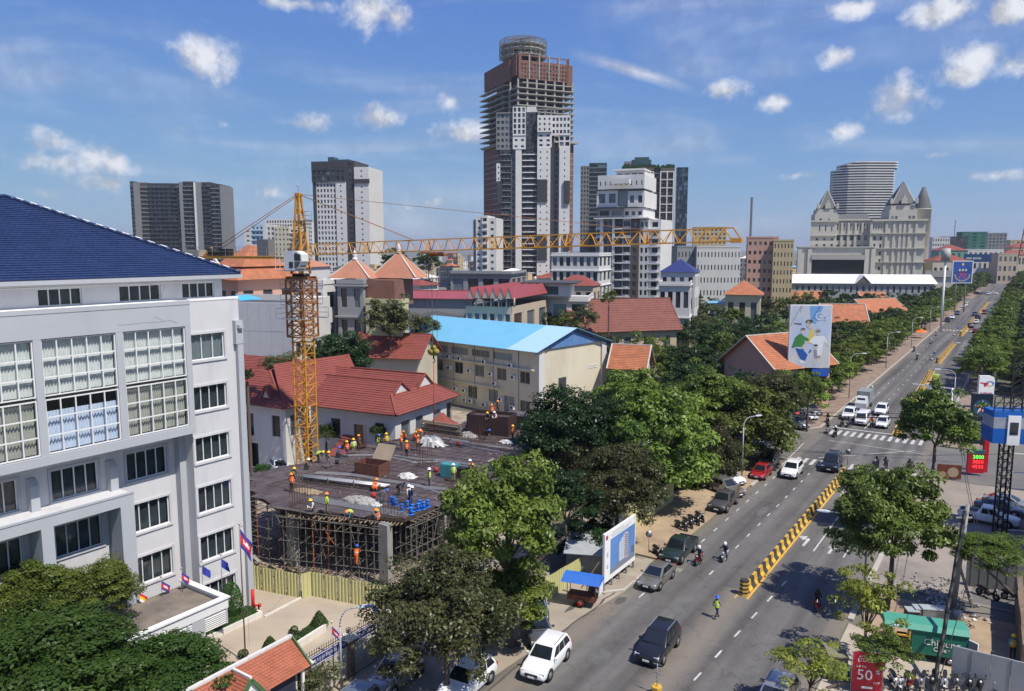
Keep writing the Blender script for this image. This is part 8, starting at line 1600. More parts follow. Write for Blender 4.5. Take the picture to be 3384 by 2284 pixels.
while nh<290 and tries<12000:
 tries+=1;Y=150+rd.random()**1.8*1250;px=rd.uniform(690,3420);P=gpos(px,Y);s_=P.x*UX+P.y*UY;t_=P.x*UY-P.y*UX
 w_,d,h=rd.choice((6,8,10,12)),rd.choice((7,9,11)),rd.choice((7,7,10,10,13,16)if Y<500 else(7,10,13,16,20))
 if -42<t_<12:continue
 if t_>=0 and Y<420:continue
 if -215<t_<0 and s_<520 and Y<440 and px>1850:continue
 if Y<230 and(px<1400 or 1500<px):
  if not(1340<px<1620 and Y>182):continue
 if zat(P,830)<h and px>1400 and Y<330:h=7
 if any((P.x-a)**2+(P.y-b_)**2<(w_+c+2)**2 for a,b_,c in taken):continue
 if abs(px-3000)<420 and Y<560:continue
 taken.append((P.x,P.y,w_*.62));wn,wl=rd.choice(pal);rn,rf=rd.choice(roofs);zn=zones[0]if px<1037 else zones[1]if px<1600 else zones[2]if px<2640 else zones[3];st_='low' if h<9 else 'tall' if h>13 else 'mid-rise'
 lb=f'{st_} {wn} house with a {rn} roof {zn}';far_house(P,w_,d,h,math.degrees(AZ)+90+rd.choice((-8,0,0,6)),wl,rf,lb,f'{wn} {rn} roofed houses {zn}');nh+=1
# trees
TR=[((33,-28.5),1475,2055,235,225,'bush','brown','big brownish seeding tree at the bottom left of the boulevard, over the silver car',.22),((29.6,-32.3),1030,2262,130,62,'sparse','olive','low scrubby olive tree in front of the lettered boundary wall',.1),((41,-27.6),1672,1750,215,235,'hi','bright','large bright green tree with long leafy arms right of the building site',.26),((41.5,-27.2),1690,1990,150,130,'hi','bright','lower leafy tree hanging over the white and grey parked cars',.15),((72,-38),1885,1480,185,200,'bush','dark','large dark green tree in front of the cream gable wall',.3),((58,-33),2040,1620,165,150,'bush','brown','brownish flowering tree between the dark tree and the project billboard',.22),((75,-30.6),2160,1480,205,210,'hi','bright','broad fresh green tree above the parked motorbikes',.28),((56,-31.8),1960,1790,120,110,'mid','dark','shaded green tree behind the food cart',.2),((52.5,-33.5),1870,1660,120,120,'mid','dark','dark low tree at the right side of the building site',.2),((93,-31),2475,1425,165,165,'hi','green','rounded green tree over the red parked car at the crossroads',.26),((84,-31),2360,1530,90,135,'bush','brown','narrow brown flowering tree between two green ones by the parked cars',.18),((90,-40),2330,1330,150,110,'hi','green','green tree behind the curved street lamp',.22),((88,-48),2090,1330,110,120,'hi','bright','vine covered green tree rising behind the dark tree',.2),((98,-42),2550,1320,110,90,'bush','brown','brown tinged tree beside the traffic light pole',.2),((80,-36),2250,1560,120,120,'hi','green','green tree filling the gap behind the old truck',.2),((95.5,-7.6),3095,1405,130,125,'hi','green','rounded green street tree between the boulevard and the fuel price board',.2),((61.5,-7.2),2955,1745,185,190,'hi','green','big green tree over the right edge of the boulevard',.26),((82,-8.8),2870,1605,105,62,'hi','green','upper spreading tree just below the crossroads on the right',.18),((52.3,-6.8),2865,2010,140,150,'sparse','young','young yellow green tree with bare twigs near the red sale sign',.11),((47.8,-8.6),2925,2150,100,70,'mid','green','low leafy branch tree beside the green three wheeled van',.1),((43.5,-11),2680,2220,140,95,'sparse','young','sparse leafed sapling over the silver car at the bottom edge',.07),((66,2.5),3270,1830,118,62,'bush','green','flat crowned feathery green tree at the right edge by the grey fence',.12),((21,-45.5),90,1985,170,120,'bush','green','leafy tree at the left edge against the white facade',.2),((23.4,-45.2),330,1955,125,100,'bush','green','leafy tree in front of the second ground floor bay of the white building',.2),((19.5,-36),130,2230,330,175,'bush','hedge','broad dense dark green tree canopy at the bottom left corner',.25),((23.5,-34.8),520,2255,230,130,'bush','hedge','dense green canopy between the canopy column and the gatehouse',.2)]
for i,(b,cx_,cy_,rx,rz,kd,lk,lb,tk)in enumerate(TR):tree_px(0,0,cx_,cy_,rx,rz,kd,lk,lb,None,tk,b,i)
for(Y,px,py,rp,lk,lb)in((113,2455,1275,58,'dark','dark tree in front of the left end of the pink walled hall'),(111,2535,1290,55,'green','green tree in front of the gable of the pink walled hall'),(114,2610,1275,48,'dark','dark tree below the poster billboard corner'),(112,2680,1285,52,'green','green tree directly under the poster billboard'),(108,1120,1195,108,'dark','big round dark green tree right of the crane mast'),(104,935,1222,62,'olive','olive bushy tree left of the crane mast'),(118,1010,1235,50,'olive','smaller olive tree just behind the crane mast'),(122,1290,1062,85,'olive','olive green tree in front of the pale yellow house'),(140,1405,1085,55,'olive','olive tree between the pyramid house and the blue roof'),(90,1068,1432,34,'green','small tree beside the crane mast before the red roofed building'),(87,1245,1425,32,'green','small tree at the front wall of the red roofed building'),(165,1700,1065,50,'dark','dark tree in front of the restaurant corner'),(172,1790,1070,55,'dark','dark tree at the foot of the modern white villa'),(160,1870,1075,50,'green','green tree behind the blue roof ridge'),(165,2010,985,30,'bright','small bright tree at the foot of the stepped apartment block'),(150,1935,1050,45,'olive','pale olive tree beside the gable of the long red roof'),(330,1310,865,55,'far','dark tree clump right of the charcoal tower'),(300,1420,870,50,'far','dark tree clump in front of the far villas'),(260,1330,905,30,'far','low trees before the blue grey flat house'),(72,812,1240,24,'dark','narrow dark tree peeking past the white office building'),(80,850,1555,30,'hedge','clipped shrub before the black name board'),(520,2340,880,60,'far','round trees right of the blue roofed house'),(480,2390,890,50,'far','palm like tree top before the lilac block'),(430,2560,925,45,'far','dark trees between pink block and long white shed')):
 P_=gpos(px,Y);Q_=AT(px,py,Y);k=Y/FPX*1.03;tree(P_,Q_.z,rp*k,rp*k*.95,'bush' if Y<120 and rp>60 else 'mid' if Y<200 else 'lo',lk,lb,None)
PROT=[(1760,2035,1330,122),(2015,2145,1205,124),(2440,2625,1205,118),(2565,3080,955,428),(2385,2550,985,253),(1890,2260,1045,174),(1620,1965,1000,170),(2600,2750,1225,120),(2340,2425,1000,260),(2350,2430,928,400),(2725,2790,1055,212),(2870,3005,1025,258),(1300,1700,1060,150),(2236,2610,880,330),(1930,2180,985,278)]
rd=random.Random(31);npk=0;rows=[104,112,121,131,142,155,169,185,203,224,248,275,306,342]
LKS=['far','green','dark','far','dark','green','olive','far','brown','dark']
for j,Y in enumerate(rows):
 px=1850+rd.uniform(0,60)
 while px<3060:
  r_=rd.uniform(4.2,6.6)if Y>120 else rd.uniform(3.4,5.2);h=rd.uniform(7.5,11);step=r_*1.55*FPX/Y;P_=gpos(px,Y);s_,t_=P_.x*UX+P_.y*UY,P_.x*UY-P_.y*UX;top=822+(EYE-h)/Y*FPX;rp=r_*FPX/Y
  ok=t_<-37 and not(99<s_<119)and(s_>119 or(px>2040 and t_<-44))and s_<455
  while ok and any(Y<q[3]and px+rp>q[0]and px-rp<q[1]and 822+(EYE-h)/Y*FPX<q[2]-8 for q in PROT)and h>3.5:h-=.8;r_=min(r_,h*.5);rp=r_*FPX/Y
  if h<=3.5 or any(q[3]-8<Y<q[3]+14 and q[0]-rp*.6<px<q[1]+rp*.6 for q in PROT[1:2]+PROT[2:3]+PROT[4:6]+PROT[10:12]):ok=False
  if ok:
   lk=LKS[(npk*7+j)%10];tree(P_,h-r_*.8,r_,r_*.85,'mid' if Y<215 else 'lo',lk,{'far':'deep green','green':'mid green','dark':'very dark green','olive':'pale olive','brown':'brown tinged'}[lk]+' park tree'+(' at the near side' if Y<135 else ' in the middle' if Y<215 else ' at the far side')+[' behind the dark round tree',' below the long red roof',' left of the orange pavilion',' below the orange pavilion',' behind the poster billboard',' near the boulevard row'][min(5,max(0,int((px-1850)/190)))],'park trees',seed=npk);npk+=1
  px+=step
def row(s0,s1,ds,t,r_,h,kd,lab,grp,looks,jit=1.0):
 s_=s0;k=0;ORD='first second third fourth fifth sixth seventh eighth ninth tenth eleventh twelfth'.split()+[f'{q}th' for q in range(13,99)]
 while s_<s1:
  rr=r_*rd.uniform(.85,1.15);hh=h*rd.uniform(.88,1.1);tree(S(s_+rd.uniform(-jit,jit),t+rd.uniform(-.6,.6)),hh-rr*.85,rr,rr*.85,kd if s_<220 else 'lo',looks[k%len(looks)],lab.replace('#',ORD[k]),grp,seed=k,trunk=.15);s_+=ds;k+=1
row(124,458,7.6,-29.2,4.3,8.6,'mid','# street tree from the crossroads on the left pavement','left row of street trees',('bright','green','green'))
row(128,458,10,-36.5,4.8,8.5,'mid','# tree from the crossroads in the row behind the left pavement','second left row of trees',('green','far','dark'))
row(166,458,7.6,-5.8,4.2,8.6,'mid','# street tree beyond the fuel station on the right pavement','right row of street trees',('green','bright','green'))
row(170,458,9.5,3.5,5.2,9.2,'mid','# tree beyond the fuel station in the row behind the right pavement','second right row of trees',('far','green','dark'));row(176,400,14,14,5.6,10,'mid','# tree of the outermost row right of the boulevard','third right row of trees',('dark','far'))
row(486,950,15,-29.5,6.2,10,'lo','# tree beyond the second crossroads on the left of the boulevard','far left boulevard trees',('far','green'));row(486,950,15,-4,6.2,10,'lo','# tree beyond the second crossroads on the right of the boulevard','far right boulevard trees',('far','green'))
def banana(P,lb):
 r=thing('banana_plant',lb,'banana plant',P);rd_=random.Random(int(P.x*10))
 for k in range(11):
  a=k*2.4;L_=rd_.uniform(1.6,2.6);x=MB();pts=[]
  for i in range(6):u=i/5;rr=L_*u;z_=2.0+1.4*math.sin(u*2.2)-.5*u*u;wd=.32*math.sin(math.pi*min(1,u*.9+.08));pts+=[(rr*math.cos(a)-wd*math.sin(a),rr*math.sin(a)+wd*math.cos(a),z_),(rr*math.cos(a),rr*math.sin(a),z_-.08),(rr*math.cos(a)+wd*math.sin(a),rr*math.sin(a)-wd*math.cos(a),z_)]
  x.add(pts,[(3*i+q,3*i+q+1,3*i+q+4,3*i+q+3)for i in range(5)for q in(0,1)]);x.build('leaf',mat('banana_leaf',(.07,.17,.03),.5,var=.25,scale=1),r)
 x=MB();x.tube((0,0,0),(0,0,2.2),.13,7);x.build('stem',mat('banana_leaf',(.1,.2,.03)),r)
for(px,py,lb)in((2075,1395,'banana plant just right of the dormitory corner pilaster'),(2110,1410,'banana plant with broad leaves beside the cream gable wall'),(2135,1385,'banana plant farthest from the cream gable wall'),(2565,1385,'banana plant in front of the orange temple hall'),(2600,1380,'banana plant left of the traffic light pole')):banana(G(px,py),lb)
# vehicles
def VG(px,py):return ST(px,py)
CAR=[('suv','black',46.0,-19.0,211,'black off-road car driving alone on the near left carriageway'),('suv','white',40.2,-24.3,207,'white car with a black glass roof parked at the near left kerb'),('suv','white',35.2,-27.0,210,'white electric car cut by the bottom edge under the brown tree'),('sedan','grey',43.4,-27.0,172,'grey saloon standing sideways behind the white car under the tree'),('sedan','blue_grey',46.2,-29.0,176,'blue grey car mostly hidden behind the green tree trunk'),('suv','silver',33.4,-31.2,208,'silver car parked beside the lettered boundary wall'),('suv','blue_grey',28.8,-30.6,208,'blue grey car roof at the bottom edge beside the street lamp'),('sedan','olive',56.2,-23.5,213,'olive grey hatchback parked in front of the project billboard'),('pickup','dark_green',62.3,-24.0,213,'dark green pickup parked behind the olive hatchback'),('pickup','rust_black',77.3,-25.0,213,'old rusty black pickup with a slatted cage, parked by the sand'),('suv','olive',81.9,-26.4,150,'silver grey off-road car standing askew behind the rusty pickup'),('suv','white',86.0,-27.6,150,'white car standing askew behind the grey off-road car'),('hatch','red',90.5,-24.9,213,'small red hatchback parked under the trees near the crossroads'),('big','black',95.2,-25.4,213,'black people carrier parked last before the crossroads'),('suv','white',99.2,-27.4,213,'white off-road car half hidden behind the black people carrier'),('suv','blue_grey',89.5,-28.4,205,'dark blue car in the shade left of the red hatchback'),('suv','white',93.2,-22.0,213,'white off-road car driving just below the crossroads'),('big','black',98.8,-18.6,211,'black off-road car at the crossing beside the barrier end'),('suv','silver',119.5,-27.9,165,'silver off-road car parked on the grassy corner'),('hatch','white',126.5,-28.0,165,'white car parked under the corner tree'),('suv','grey',130.5,-28.4,165,'grey car parked deepest under the corner trees'),('van','white',127.6,-19.9,213,'old white minivan waiting at the stop line'),('suv','white',130.8,-22.4,213,'white pickup waiting left behind the minivan'),('hatch','white',127.2,-17.0,213,'white hatchback with a black roof waiting nearest the barrier'),('suv','white',137.0,-18.6,213,'white off-road car waiting second in the lane beside the minivan'),('hatch','white',160,-13.0,34,'white car half hidden behind the street tree on the right carriageway'),('tuk','lime',176.5,-14.2,34,'lime green and black three wheeled taxi driving away'),('suv','white',108,6.5,128,'white off-road car at the fuel station'),('sedan','silver',93.5,-.2,128,'silver saloon parked behind the grey one at the fuel station'),('sedan','grey',91.3,-.8,128,'dark grey saloon parked beside the white pickup'),('pickup','white',87.2,-1.6,128,'white pickup parked side on beneath the fuel price board'),('suv','blue_grey',97,8.0,205,'blue grey off-road car parked right of the truss column'),('sedan','white',101,10.6,128,'white saloon cut by the right edge at the fuel station'),('suv','silver',43.6,-10.6,214,'silver car under the sparse sapling at the bottom edge'),('hatch','white',83,-12.6,34,'white car roof glimpsed above the big right tree'),('suv','white',80.5,-77.5,150,'x')]
for k,pt,s_,t_,az,lb in CAR:
 if lb=='x':P_=G(925,1562);s_,t_=P_.x*UX+P_.y*UY,P_.x*UY-P_.y*UX;lb='white off-road car parked behind the deck in front of the red roofed building'
 place_car(k,pt,s_,t_,az,lb)
FARC=[(3224,1100,'red',34,'hatch'),(3207,1083,'black',34,'suv'),(3226,1070,'white',34,'suv'),(3231,1054,'black',34,'suv'),(3223,1044,'blue_grey',34,'big'),(3262,1033,'teal',34,'suv'),(3253,1038,'red',34,'van'),(3146,1053,'white',213,'sedan'),(3163,1040,'grey',213,'suv'),(3130,1064,'black',213,'suv'),(3191,1012,'white',213,'hatch'),(3183,1017,'white',213,'hatch'),(3266,975,'white',213,'van'),(3232,974,'black',130,'suv'),(3250,972,'silver',130,'sedan'),(3286,973,'white',130,'sedan'),(3303,926,'white',213,'suv'),(3318,923,'white',34,'suv'),(3340,922,'white',34,'van'),(3325,912,'white',213,'suv'),(3310,900,'white',213,'sedan'),(3343,897,'white',34,'suv'),(3352,890,'silver',34,'van'),(3334,884,'white',213,'sedan'),(3360,880,'white',34,'sedan'),(3345,876,'white',213,'suv'),(3312,902,'grey',213,'suv')]
FL=['red hatchback nearest in the far right hand queue','black car second in the far right hand queue','white car third in the far right hand queue','black car fourth in the far right hand queue','dark blue car beside the long far barrier','teal car leading the far right hand queue','red van in the far right hand queue','white saloon parked at the far left kerb','grey car parked behind the white saloon at the far left kerb','black car parked nearest at the far left kerb','white hatchback parked far up the left kerb','white car parked just before the far white hatchback','white lorry like van crossing the second crossroads','black car at the left of the second crossroads','silver saloon in the second crossroads','white saloon at the right of the second crossroads']
for i,(px,py,pt,az,k)in enumerate(FARC):s_,t_=ST(px,py);place_car(k,pt,s_,t_,az,FL[i]if i<len(FL)else 'tiny '+pt.replace('_',' ')+' vehicle in the traffic beyond the second crossroads',group=None if i<len(FL)else 'traffic beyond the second crossroads')
lr=Fr('box_lorry','small white lorry with a grey box body in the waiting queue','lorry',142,-21.9);x=lr.mb();x.box(-22.9,-20.9,139.6,143.6,.9,3.0);x.build('cargo_box',mat('lorry_box',(.22,.25,.26),.6,var=.1),lr.r);x=lr.mb();x.prism([(-22.8,137.5),(-21,137.5),(-21,139.5),(-22.8,139.5)],.4,1.3);x.prism([(-22.8,137.5),(-21,137.5),(-21,139.5),(-22.8,139.5)],1.3,2.3,top=[(-22.65,138),(-21.15,138),(-21.15,139.5),(-22.65,139.5)]);x.build('cab',PAINT['white'],lr.r)
x=lr.mb();x.slab([(-22.6,137.6,1.45),(-21.2,137.6,1.45),(-21.3,137.9,2.15),(-22.5,137.9,2.15)],(0,-1,.4),.03);x.build('windscreen',M_cglass,lr.r)
for a,b in((-22.7,138.2),(-21.1,138.2),(-22.7,142.6),(-21.1,142.6)):x=lr.mb();x.tube((a-.12,b,.38),(a+.12,b,.38),.38,14);x.build('wheel',M_tyre,lr.r)
cg=[o for o in COL.objects if o.get('label','').startswith('old rusty')][0]
for k in range(9):x=MB();x.bar((-2.5+k*.2,-.85,1.1),(-2.5+k*.2,-.85,1.85),.05);x.bar((-2.5+k*.2,.85,1.1),(-2.5+k*.2,.85,1.85),.05);x.build('cage_slat',M_wood,cg)
tk=Fr('cider_van','green three wheeled cider delivery van parked on the right lot','van',51.5,-4.5);P0=G(3013,2185);P1=G(3143,2205);a=math.atan2(P1.y-P0.y,P1.x-P0.x);tk.r.location=G(3075,2190);tk.r.rotation_euler=(0,0,a);M_tg=mat('van_green',(.02,.16,.105),.45,var=.05);x=MB();x.box(-1.2,2.1,-.1,1.6,.55,2.2);x.build('cargo_box',M_tg,tk.r)
x=MB();x.prism([(-2.9,-.2),(2.15,-.2),(2.15,1.7),(-2.9,1.7)],2.2,2.5,top=[(-2.85,.1),(2.1,.1),(2.1,1.4),(-2.85,1.4)]);x.build('roof',mat('van_roof_green',(.07,.30,.22),.5,var=.05),tk.r);x=MB();x.box(-2.5,-1.25,.1,1.4,.5,.75);x.box(-2.7,-2.3,.5,1.0,.4,1.3);x.bar((-2.5,.1,.7),(-2.4,.1,2.2),.06);x.bar((-2.5,1.4,.7),(-2.4,1.4,2.2),.06);x.build('cab_frame',CLOTH['dark'],tk.r);x=MB();x.box(-1.9,-1.3,.2,1.3,.75,1.25);x.build('seat',CLOTH['red'],tk.r);x=MB();x.bar((-2.4,-.15,1.7),(-1.3,-.15,1.7),.1);x.bar((-1.35,-.15,1.5),(-1.35,-.15,2.0),.12);x.build('yellow_rail',M_by,tk.r)
for p in((1.1,-.02),(1.1,1.5),(-2.5,.75)):x=MB();x.tube((p[0],p[1]-.1,.3),(p[0],p[1]+.1,.3),.3,14);o=x.build('wheel',M_tyre,tk.r);x=MB();x.tube((p[0],p[1]-.11,.3),(p[0],p[1]+.11,.3),.15,10);x.build('rim',M_rim,o)
text('Chilsung',tk.r,(.55,-.12,1.25),.62,M_white);text('Cider',tk.r,(.55,-.12,.88),.42,M_white);x=MB();x.box(-2.3,-2.05,-.22,-.15,2.25,2.38);x.build('label',M_white,tk.r)
MBK=[(2310,1862,'red',212,'navy','white','red scooter ridden beside the dark green pickup','rider in dark clothes and white helmet on the red scooter'),(2395,1850,'white',212,'navy','white','white scooter riding down the near carriageway','rider in navy with white helmet on the white scooter'),(2700,2012,'red',205,'dark','black','red scooter on the right carriageway by the tree shadow','rider in black on the red scooter by the tree shadow'),(2783,1408,'black',212,'dark','white','dark scooter waiting left of the minivan','rider with white helmet waiting left of the minivan'),(2803,1410,'grey',212,'grey','black','grey scooter waiting right beside the minivan','rider in grey waiting beside the minivan'),(2735,1432,'white',205,'dark','black','white scooter turning at the grassy corner','rider in dark jacket turning at the grassy corner'),(2735,1398,'black',205,'dark','black','black scooter beside the pavement at the grassy corner','rider in black beside the pavement at the grassy corner'),(2760,1443,'black',210,'dark','white','black scooter in front of the zebra crossing','rider with white helmet in front of the zebra crossing'),(2881,1412,'black',212,'orange','red','black scooter between minivan and hatchback','rider in orange between minivan and hatchback'),(2880,1303,'black',212,'white','white','scooter coming down the far carriageway','rider in a white shirt coming down the far carriageway'),(2896,1550,'black',34,'dark','black','left scooter waiting on the near crossing','rider in black leaning forward on the near crossing'),(2888,1562,'grey',34,'grey','white','scooter nearest the white roof on the near crossing','rider with white helmet on the near crossing'),(2925,1552,'black',34,'dark','black','middle scooter waiting on the near crossing','rider in black in the middle of the near crossing'),(3004,1560,'black',34,'dark','black','right scooter waiting on the near crossing','rider in black at the right of the near crossing'),(3076,1136,'white',212,'white','white','lone white scooter far up the left carriageway','rider in white far up the left carriageway'),(3030,1190,'grey',212,'dark','white','grey scooter in the middle of the far carriageway','rider in dark clothes in the middle of the far carriageway'),(3020,1163,'blue_grey',212,'navy','blue','blue scooter at the far left kerb','rider in blue at the far left kerb'),(3094,1110,'white',212,'white','white','white scooter beyond the red umbrella stall','rider beyond the red umbrella stall')]
for px,py,pt,az,sh,he,lb,lr_ in MBK:P_=G(px,py);motorbike(pt,P_,az,lb);person('ride',P_,az,lr_,sh,'dark',None,he,moto=True,cat='motorcyclist')
PB=[(2957,2272,'white','white'),(2989,2274,'silver','grey'),(3012,2270,'red','black'),(3047,2274,'silver','green'),(3082,2270,'black','black'),(3120,2274,'white','white and red'),(3158,2272,'grey','grey'),(3198,2276,'black','dark'),(3230,2278,'black','dark'),(3276,2280,'blue_grey','dark blue')]
for i,(px,py,pt,nm)in enumerate(PB):motorbike(pt,G(px,py),205+(i*37%40)-20,f'{nm} scooter, '+['first','second','third','fourth','fifth','sixth','seventh','eighth','ninth','last'][i]+' from the red sale sign in the parked row','scooters parked in a row by the red sale sign')
for i,(px,py,lb)in enumerate(((2250,1752,'black scooter deepest under the tree by the yellow wall'),(2272,1742,'dark scooter second in the row on the sand'),(2292,1733,'dark scooter third in the row on the sand'),(2312,1722,'dark scooter nearest the road on the sand'),(2175,1838,'dark scooter behind the dark green pickup'),(3262,1975,'black scooter parked on the far sand of the right lot'),(3350,1985,'black scooter at the foot of the right hand wall'))):motorbike('black',G(px,py),(150,160,155,165,160,150,120)[i],lb)
person('walk',G(2367,2044),60,'traffic worker with a lime vest and blue helmet standing in the road','grey','navy','hivis','blue');person('stand',G(3345,2180),200,'worker in a yellow vest and yellow helmet behind the grey tarpaulin fence','teal','dark','yellow','yellow');person('stand',G(1962,1988),200,'street vendor in red beside the blue canopied food cart','red','blue');person('stand',G(1950,1985),180,'street vendor in pink beside the blue canopied food cart','pink','teal')
# billboards, signs, stalls
def poly2(root,pts,m,y,name='print'):x=MB();x.slab([(p[0],y,p[1])for p in pts],(0,-1,0),.004);return x.build(name,m,root)
def blob(cx,cz,a,b,n=18,rot=0):return[(cx+a*math.cos(k*6.283/n)*math.cos(rot)-b*math.sin(k*6.283/n)*math.sin(rot),cz+a*math.cos(k*6.283/n)*math.sin(rot)+b*math.sin(k*6.283/n)*math.cos(rot))for k in range(n)]
def ink(n,c):return mat('ink_'+n,c,.6,var=.06,scale=1)
pb=thing('project_billboard','tall white framed billboard with a picture of a high-rise, beside the food cart','billboard',S(51.9,-26.1),GRID+R(90));L_=5.7;x=MB();x.box(0,L_,0,.18,.8,4.8);x.build('panel',M_white,pb);sky_=mat('print_sky',(.12,.25,.55),.5,var=.25,scale=.35);poly2(pb,[(1.0,1.2),(L_-.12,1.2),(L_-.12,4.1),(1.0,4.1)],sky_,-.006)
for i in range(6):x0=2.55+i*.17;poly2(pb,[(x0,1.7),(x0+.12,1.7),(x0+.12,3.35+i*.09),(x0,3.3+i*.09)],M_white if i%2 else ink('pale_grey',(.45,.48,.52)),-.012)
poly2(pb,[(3.6,1.7),(4.3,1.55),(4.3,3.7),(3.6,3.95)],ink('pink_grey',(.5,.42,.42)),-.013)
for j in range(11):poly2(pb,[(3.65,1.85+j*.18),(4.25,1.8+j*.17),(4.25,1.87+j*.17),(3.65,1.93+j*.18)],ink('slate',(.12,.15,.2)),-.018)
poly2(pb,[(1.0,1.2),(L_-.12,1.2),(L_-.12,1.75),(4.3,1.6),(2.5,1.75),(1.0,1.45)],ink('street',(.2,.22,.27)),-.02);poly2(pb,[(4.9,1.7),(5.5,1.65),(5.5,2.3),(4.9,2.3)],ink('slate',(.12,.15,.2)),-.022);poly2(pb,[(.2,4.25),(.55,4.25),(.55,4.6),(.2,4.6)],ink('logo_red',(.35,.03,.04)),-.008)
for j,(a,b,z_)in enumerate(((1.3,3.4,4.55),(1.0,4.8,4.38),(1.2,4.3,4.22))):poly2(pb,[(a,z_),(b,z_),(b,z_+.06),(a,z_+.06)],ink('grey_text',(.4,.42,.46)),-.008)
for z_ in(2.0,3.0):poly2(pb,blob(.5,z_,.17,.2),ink('pale_grey',(.45,.48,.52)),-.008)
for i in range(5):x=MB();u=.15+i*1.35;x.box(u-.07,u+.07,.02,.16,0,.8);x.build('post',M_grey,pb);x=MB();x.box(u-.3,u+.3,-.2,.4,0,.1);x.build('footing',M_conc,pb)
x=MB();x.bar((.2,.2,3),(-.4,1.9,0),.1);x.bar((3,.2,3),(3,1.9,0),.1);x.build('brace',M_wood,pb)
PP_=gpos(2676,124);hb=thing('poster_billboard','big upright poster billboard with leaping people above the street trees','billboard',PP_,heading(92));z0,z1=zat(PP_,1213),zat(PP_,1010);W_=66*124/FPX;H_=z1-z0;x=MB();x.box(-W_-.1,W_+.1,0,.6,z0-.1,z1+.1);x.build('frame',M_white,hb)
x=MB();x.tube((-1.5,.9,0),(-1.5,.9,z1-1),.25,10);x.tube((1.5,.9,0),(1.5,.9,z1-1),.25,10);x.build('post',M_grey,hb);pmat=mat('poster_ground',(.42,.50,.66),.5,var=.15,scale=.18,stain=((.62,.55,.42),.14,.45,.62,.8,.8));F2=lambda pts:[(-W_+2*W_*u,z0+H_*v)for u,v in pts];BL=lambda u,v,a,b,rot=0:[(-W_+2*W_*p[0],z0+H_*p[1])for p in blob(u,v,a,b,16,rot)];poly2(hb,F2([(0,0),(1,0),(1,1),(0,1)]),pmat,-.01)
poly2(hb,F2([(.45,.99),(.8,.99),(.62,.7),(.5,.72)]),ink('poster_blue',(.16,.33,.62)),-.016);gr=ink('poster_green',(.05,.2,.06));yl_=ink('poster_yellow',(.6,.48,.12));sk_=ink('poster_face',(.5,.47,.44));bk_=ink('poster_black',(.04,.04,.04));bl_=ink('poster_royal',(.02,.09,.33));wh_=ink('poster_white',(.66,.68,.72));gy_=ink('poster_grey',(.25,.25,.25))
for q,m_ in((F2([(.4,.4),(.5,.62),(.57,.63),(.63,.45),(.55,.38)]),yl_),(BL(.47,.7,.085,.07,-.4),sk_),(BL(.46,.74,.09,.035),bk_),(F2([(.05,.32),(.12,.48),(.24,.55),(.36,.5),(.47,.46),(.46,.42),(.36,.44),(.37,.34),(.15,.33),(.08,.31)]),gr),(BL(.31,.58,.055,.045),sk_),(BL(.31,.615,.06,.022),bk_),(F2([(.14,.31),(.33,.29),(.46,.2),(.4,.1),(.28,.13),(.22,.2)]),bl_),(F2([(.26,.12),(.38,.1),(.4,.06),(.28,.06)]),wh_),(F2([(.48,.42),(.6,.51),(.85,.51),(.95,.38),(.84,.42),(.8,.2),(.7,.18),(.66,.36),(.56,.38)]),wh_),(BL(.7,.56,.05,.045),sk_),(BL(.69,.59,.065,.03),gy_),(F2([(.86,.42),(.9,.42),(.98,.34),(.93,.34)]),sk_),(F2([(.6,.28),(.75,.27),(.77,.15),(.62,.14)]),gy_),(F2([(.6,.14),(.74,.14),(.68,.02),(.6,.02)]),sk_),(BL(.655,.32,.045,.04),sk_),(BL(.65,.355,.05,.018),bk_),(BL(.36,.33,.05,.04),sk_),(F2([(.08,.715),(.27,.71),(.27,.69),(.08,.7)]),bk_),(F2([(.5,.22),(.55,.27),(.52,.29),(.47,.24)]),bl_),(F2([(.52,.55),(.57,.55),(.56,.52),(.52,.52)]),ink('poster_maroon',(.2,.02,.06)))):poly2(hb,q,m_,-.024-.001*len(q))
text('Gs',hb,(W_*.5,-.05,z0+H_*.76),1.9,ink('poster_lilac',(.5,.56,.72)));x=MB();x.box(.5,W_,-.1,.2,z0-1.5,z0-.3);x.build('lower_panel',M_blue,hb)
for u in(.25,.7):x=MB();x.bar((-W_+2*W_*u,-.1,z1),(-W_+2*W_*u-.5,-1.1,z1-1.0),.06);x.build('lamp_arm',M_trim,hb)
Pq=gpos(3163,330);an=thing('number_billboard','blue hoarding with a big 70 in a gold wreath over the street trees','billboard',Pq,heading(92));z0,z1=zat(Pq,936),zat(Pq,862);W_=33*330/FPX;x=MB();x.box(-W_,W_,0,.8,z0,z1);x.build('frame',M_white,an);x=MB();x.tube((-2,.6,0),(-2,.6,z1),.3,8);x.tube((2,.6,0),(2,.6,z1),.3,8);x.build('post',M_grey,an);poly2(an,[(-W_+.3,z0+.3),(W_-.3,z0+.3),(W_-.3,z1-.3),(-W_+.3,z1-.3)],mat('print_deep_blue',(.03,.09,.34),.5,var=.5,scale=.25),-.03);text('70',an,(0,-.08,z0+1.9),3.6,ink('poster_redpink',(.6,.06,.15)));
for k in range(16):a=math.pi*(.98+k/15*1.04);poly2(an,blob(3.0*math.cos(a),z0+3.4+2.4*math.sin(a),.35,.2,6,a),yl_,-.06)
poly2(an,blob(0,z1-1.5,.5,.6),yl_,-.06)
for k in range(3):poly2(an,blob(-1.2+k*1.3,z0+5.6,.45,.55),sk_,-.07);poly2(an,[(-1.8+k*1.3,z0+4.6),(-.6+k*1.3,z0+4.6),(-.9+k*1.3,z0+5.3),(-1.5+k*1.3,z0+5.3)],bk_,-.065)
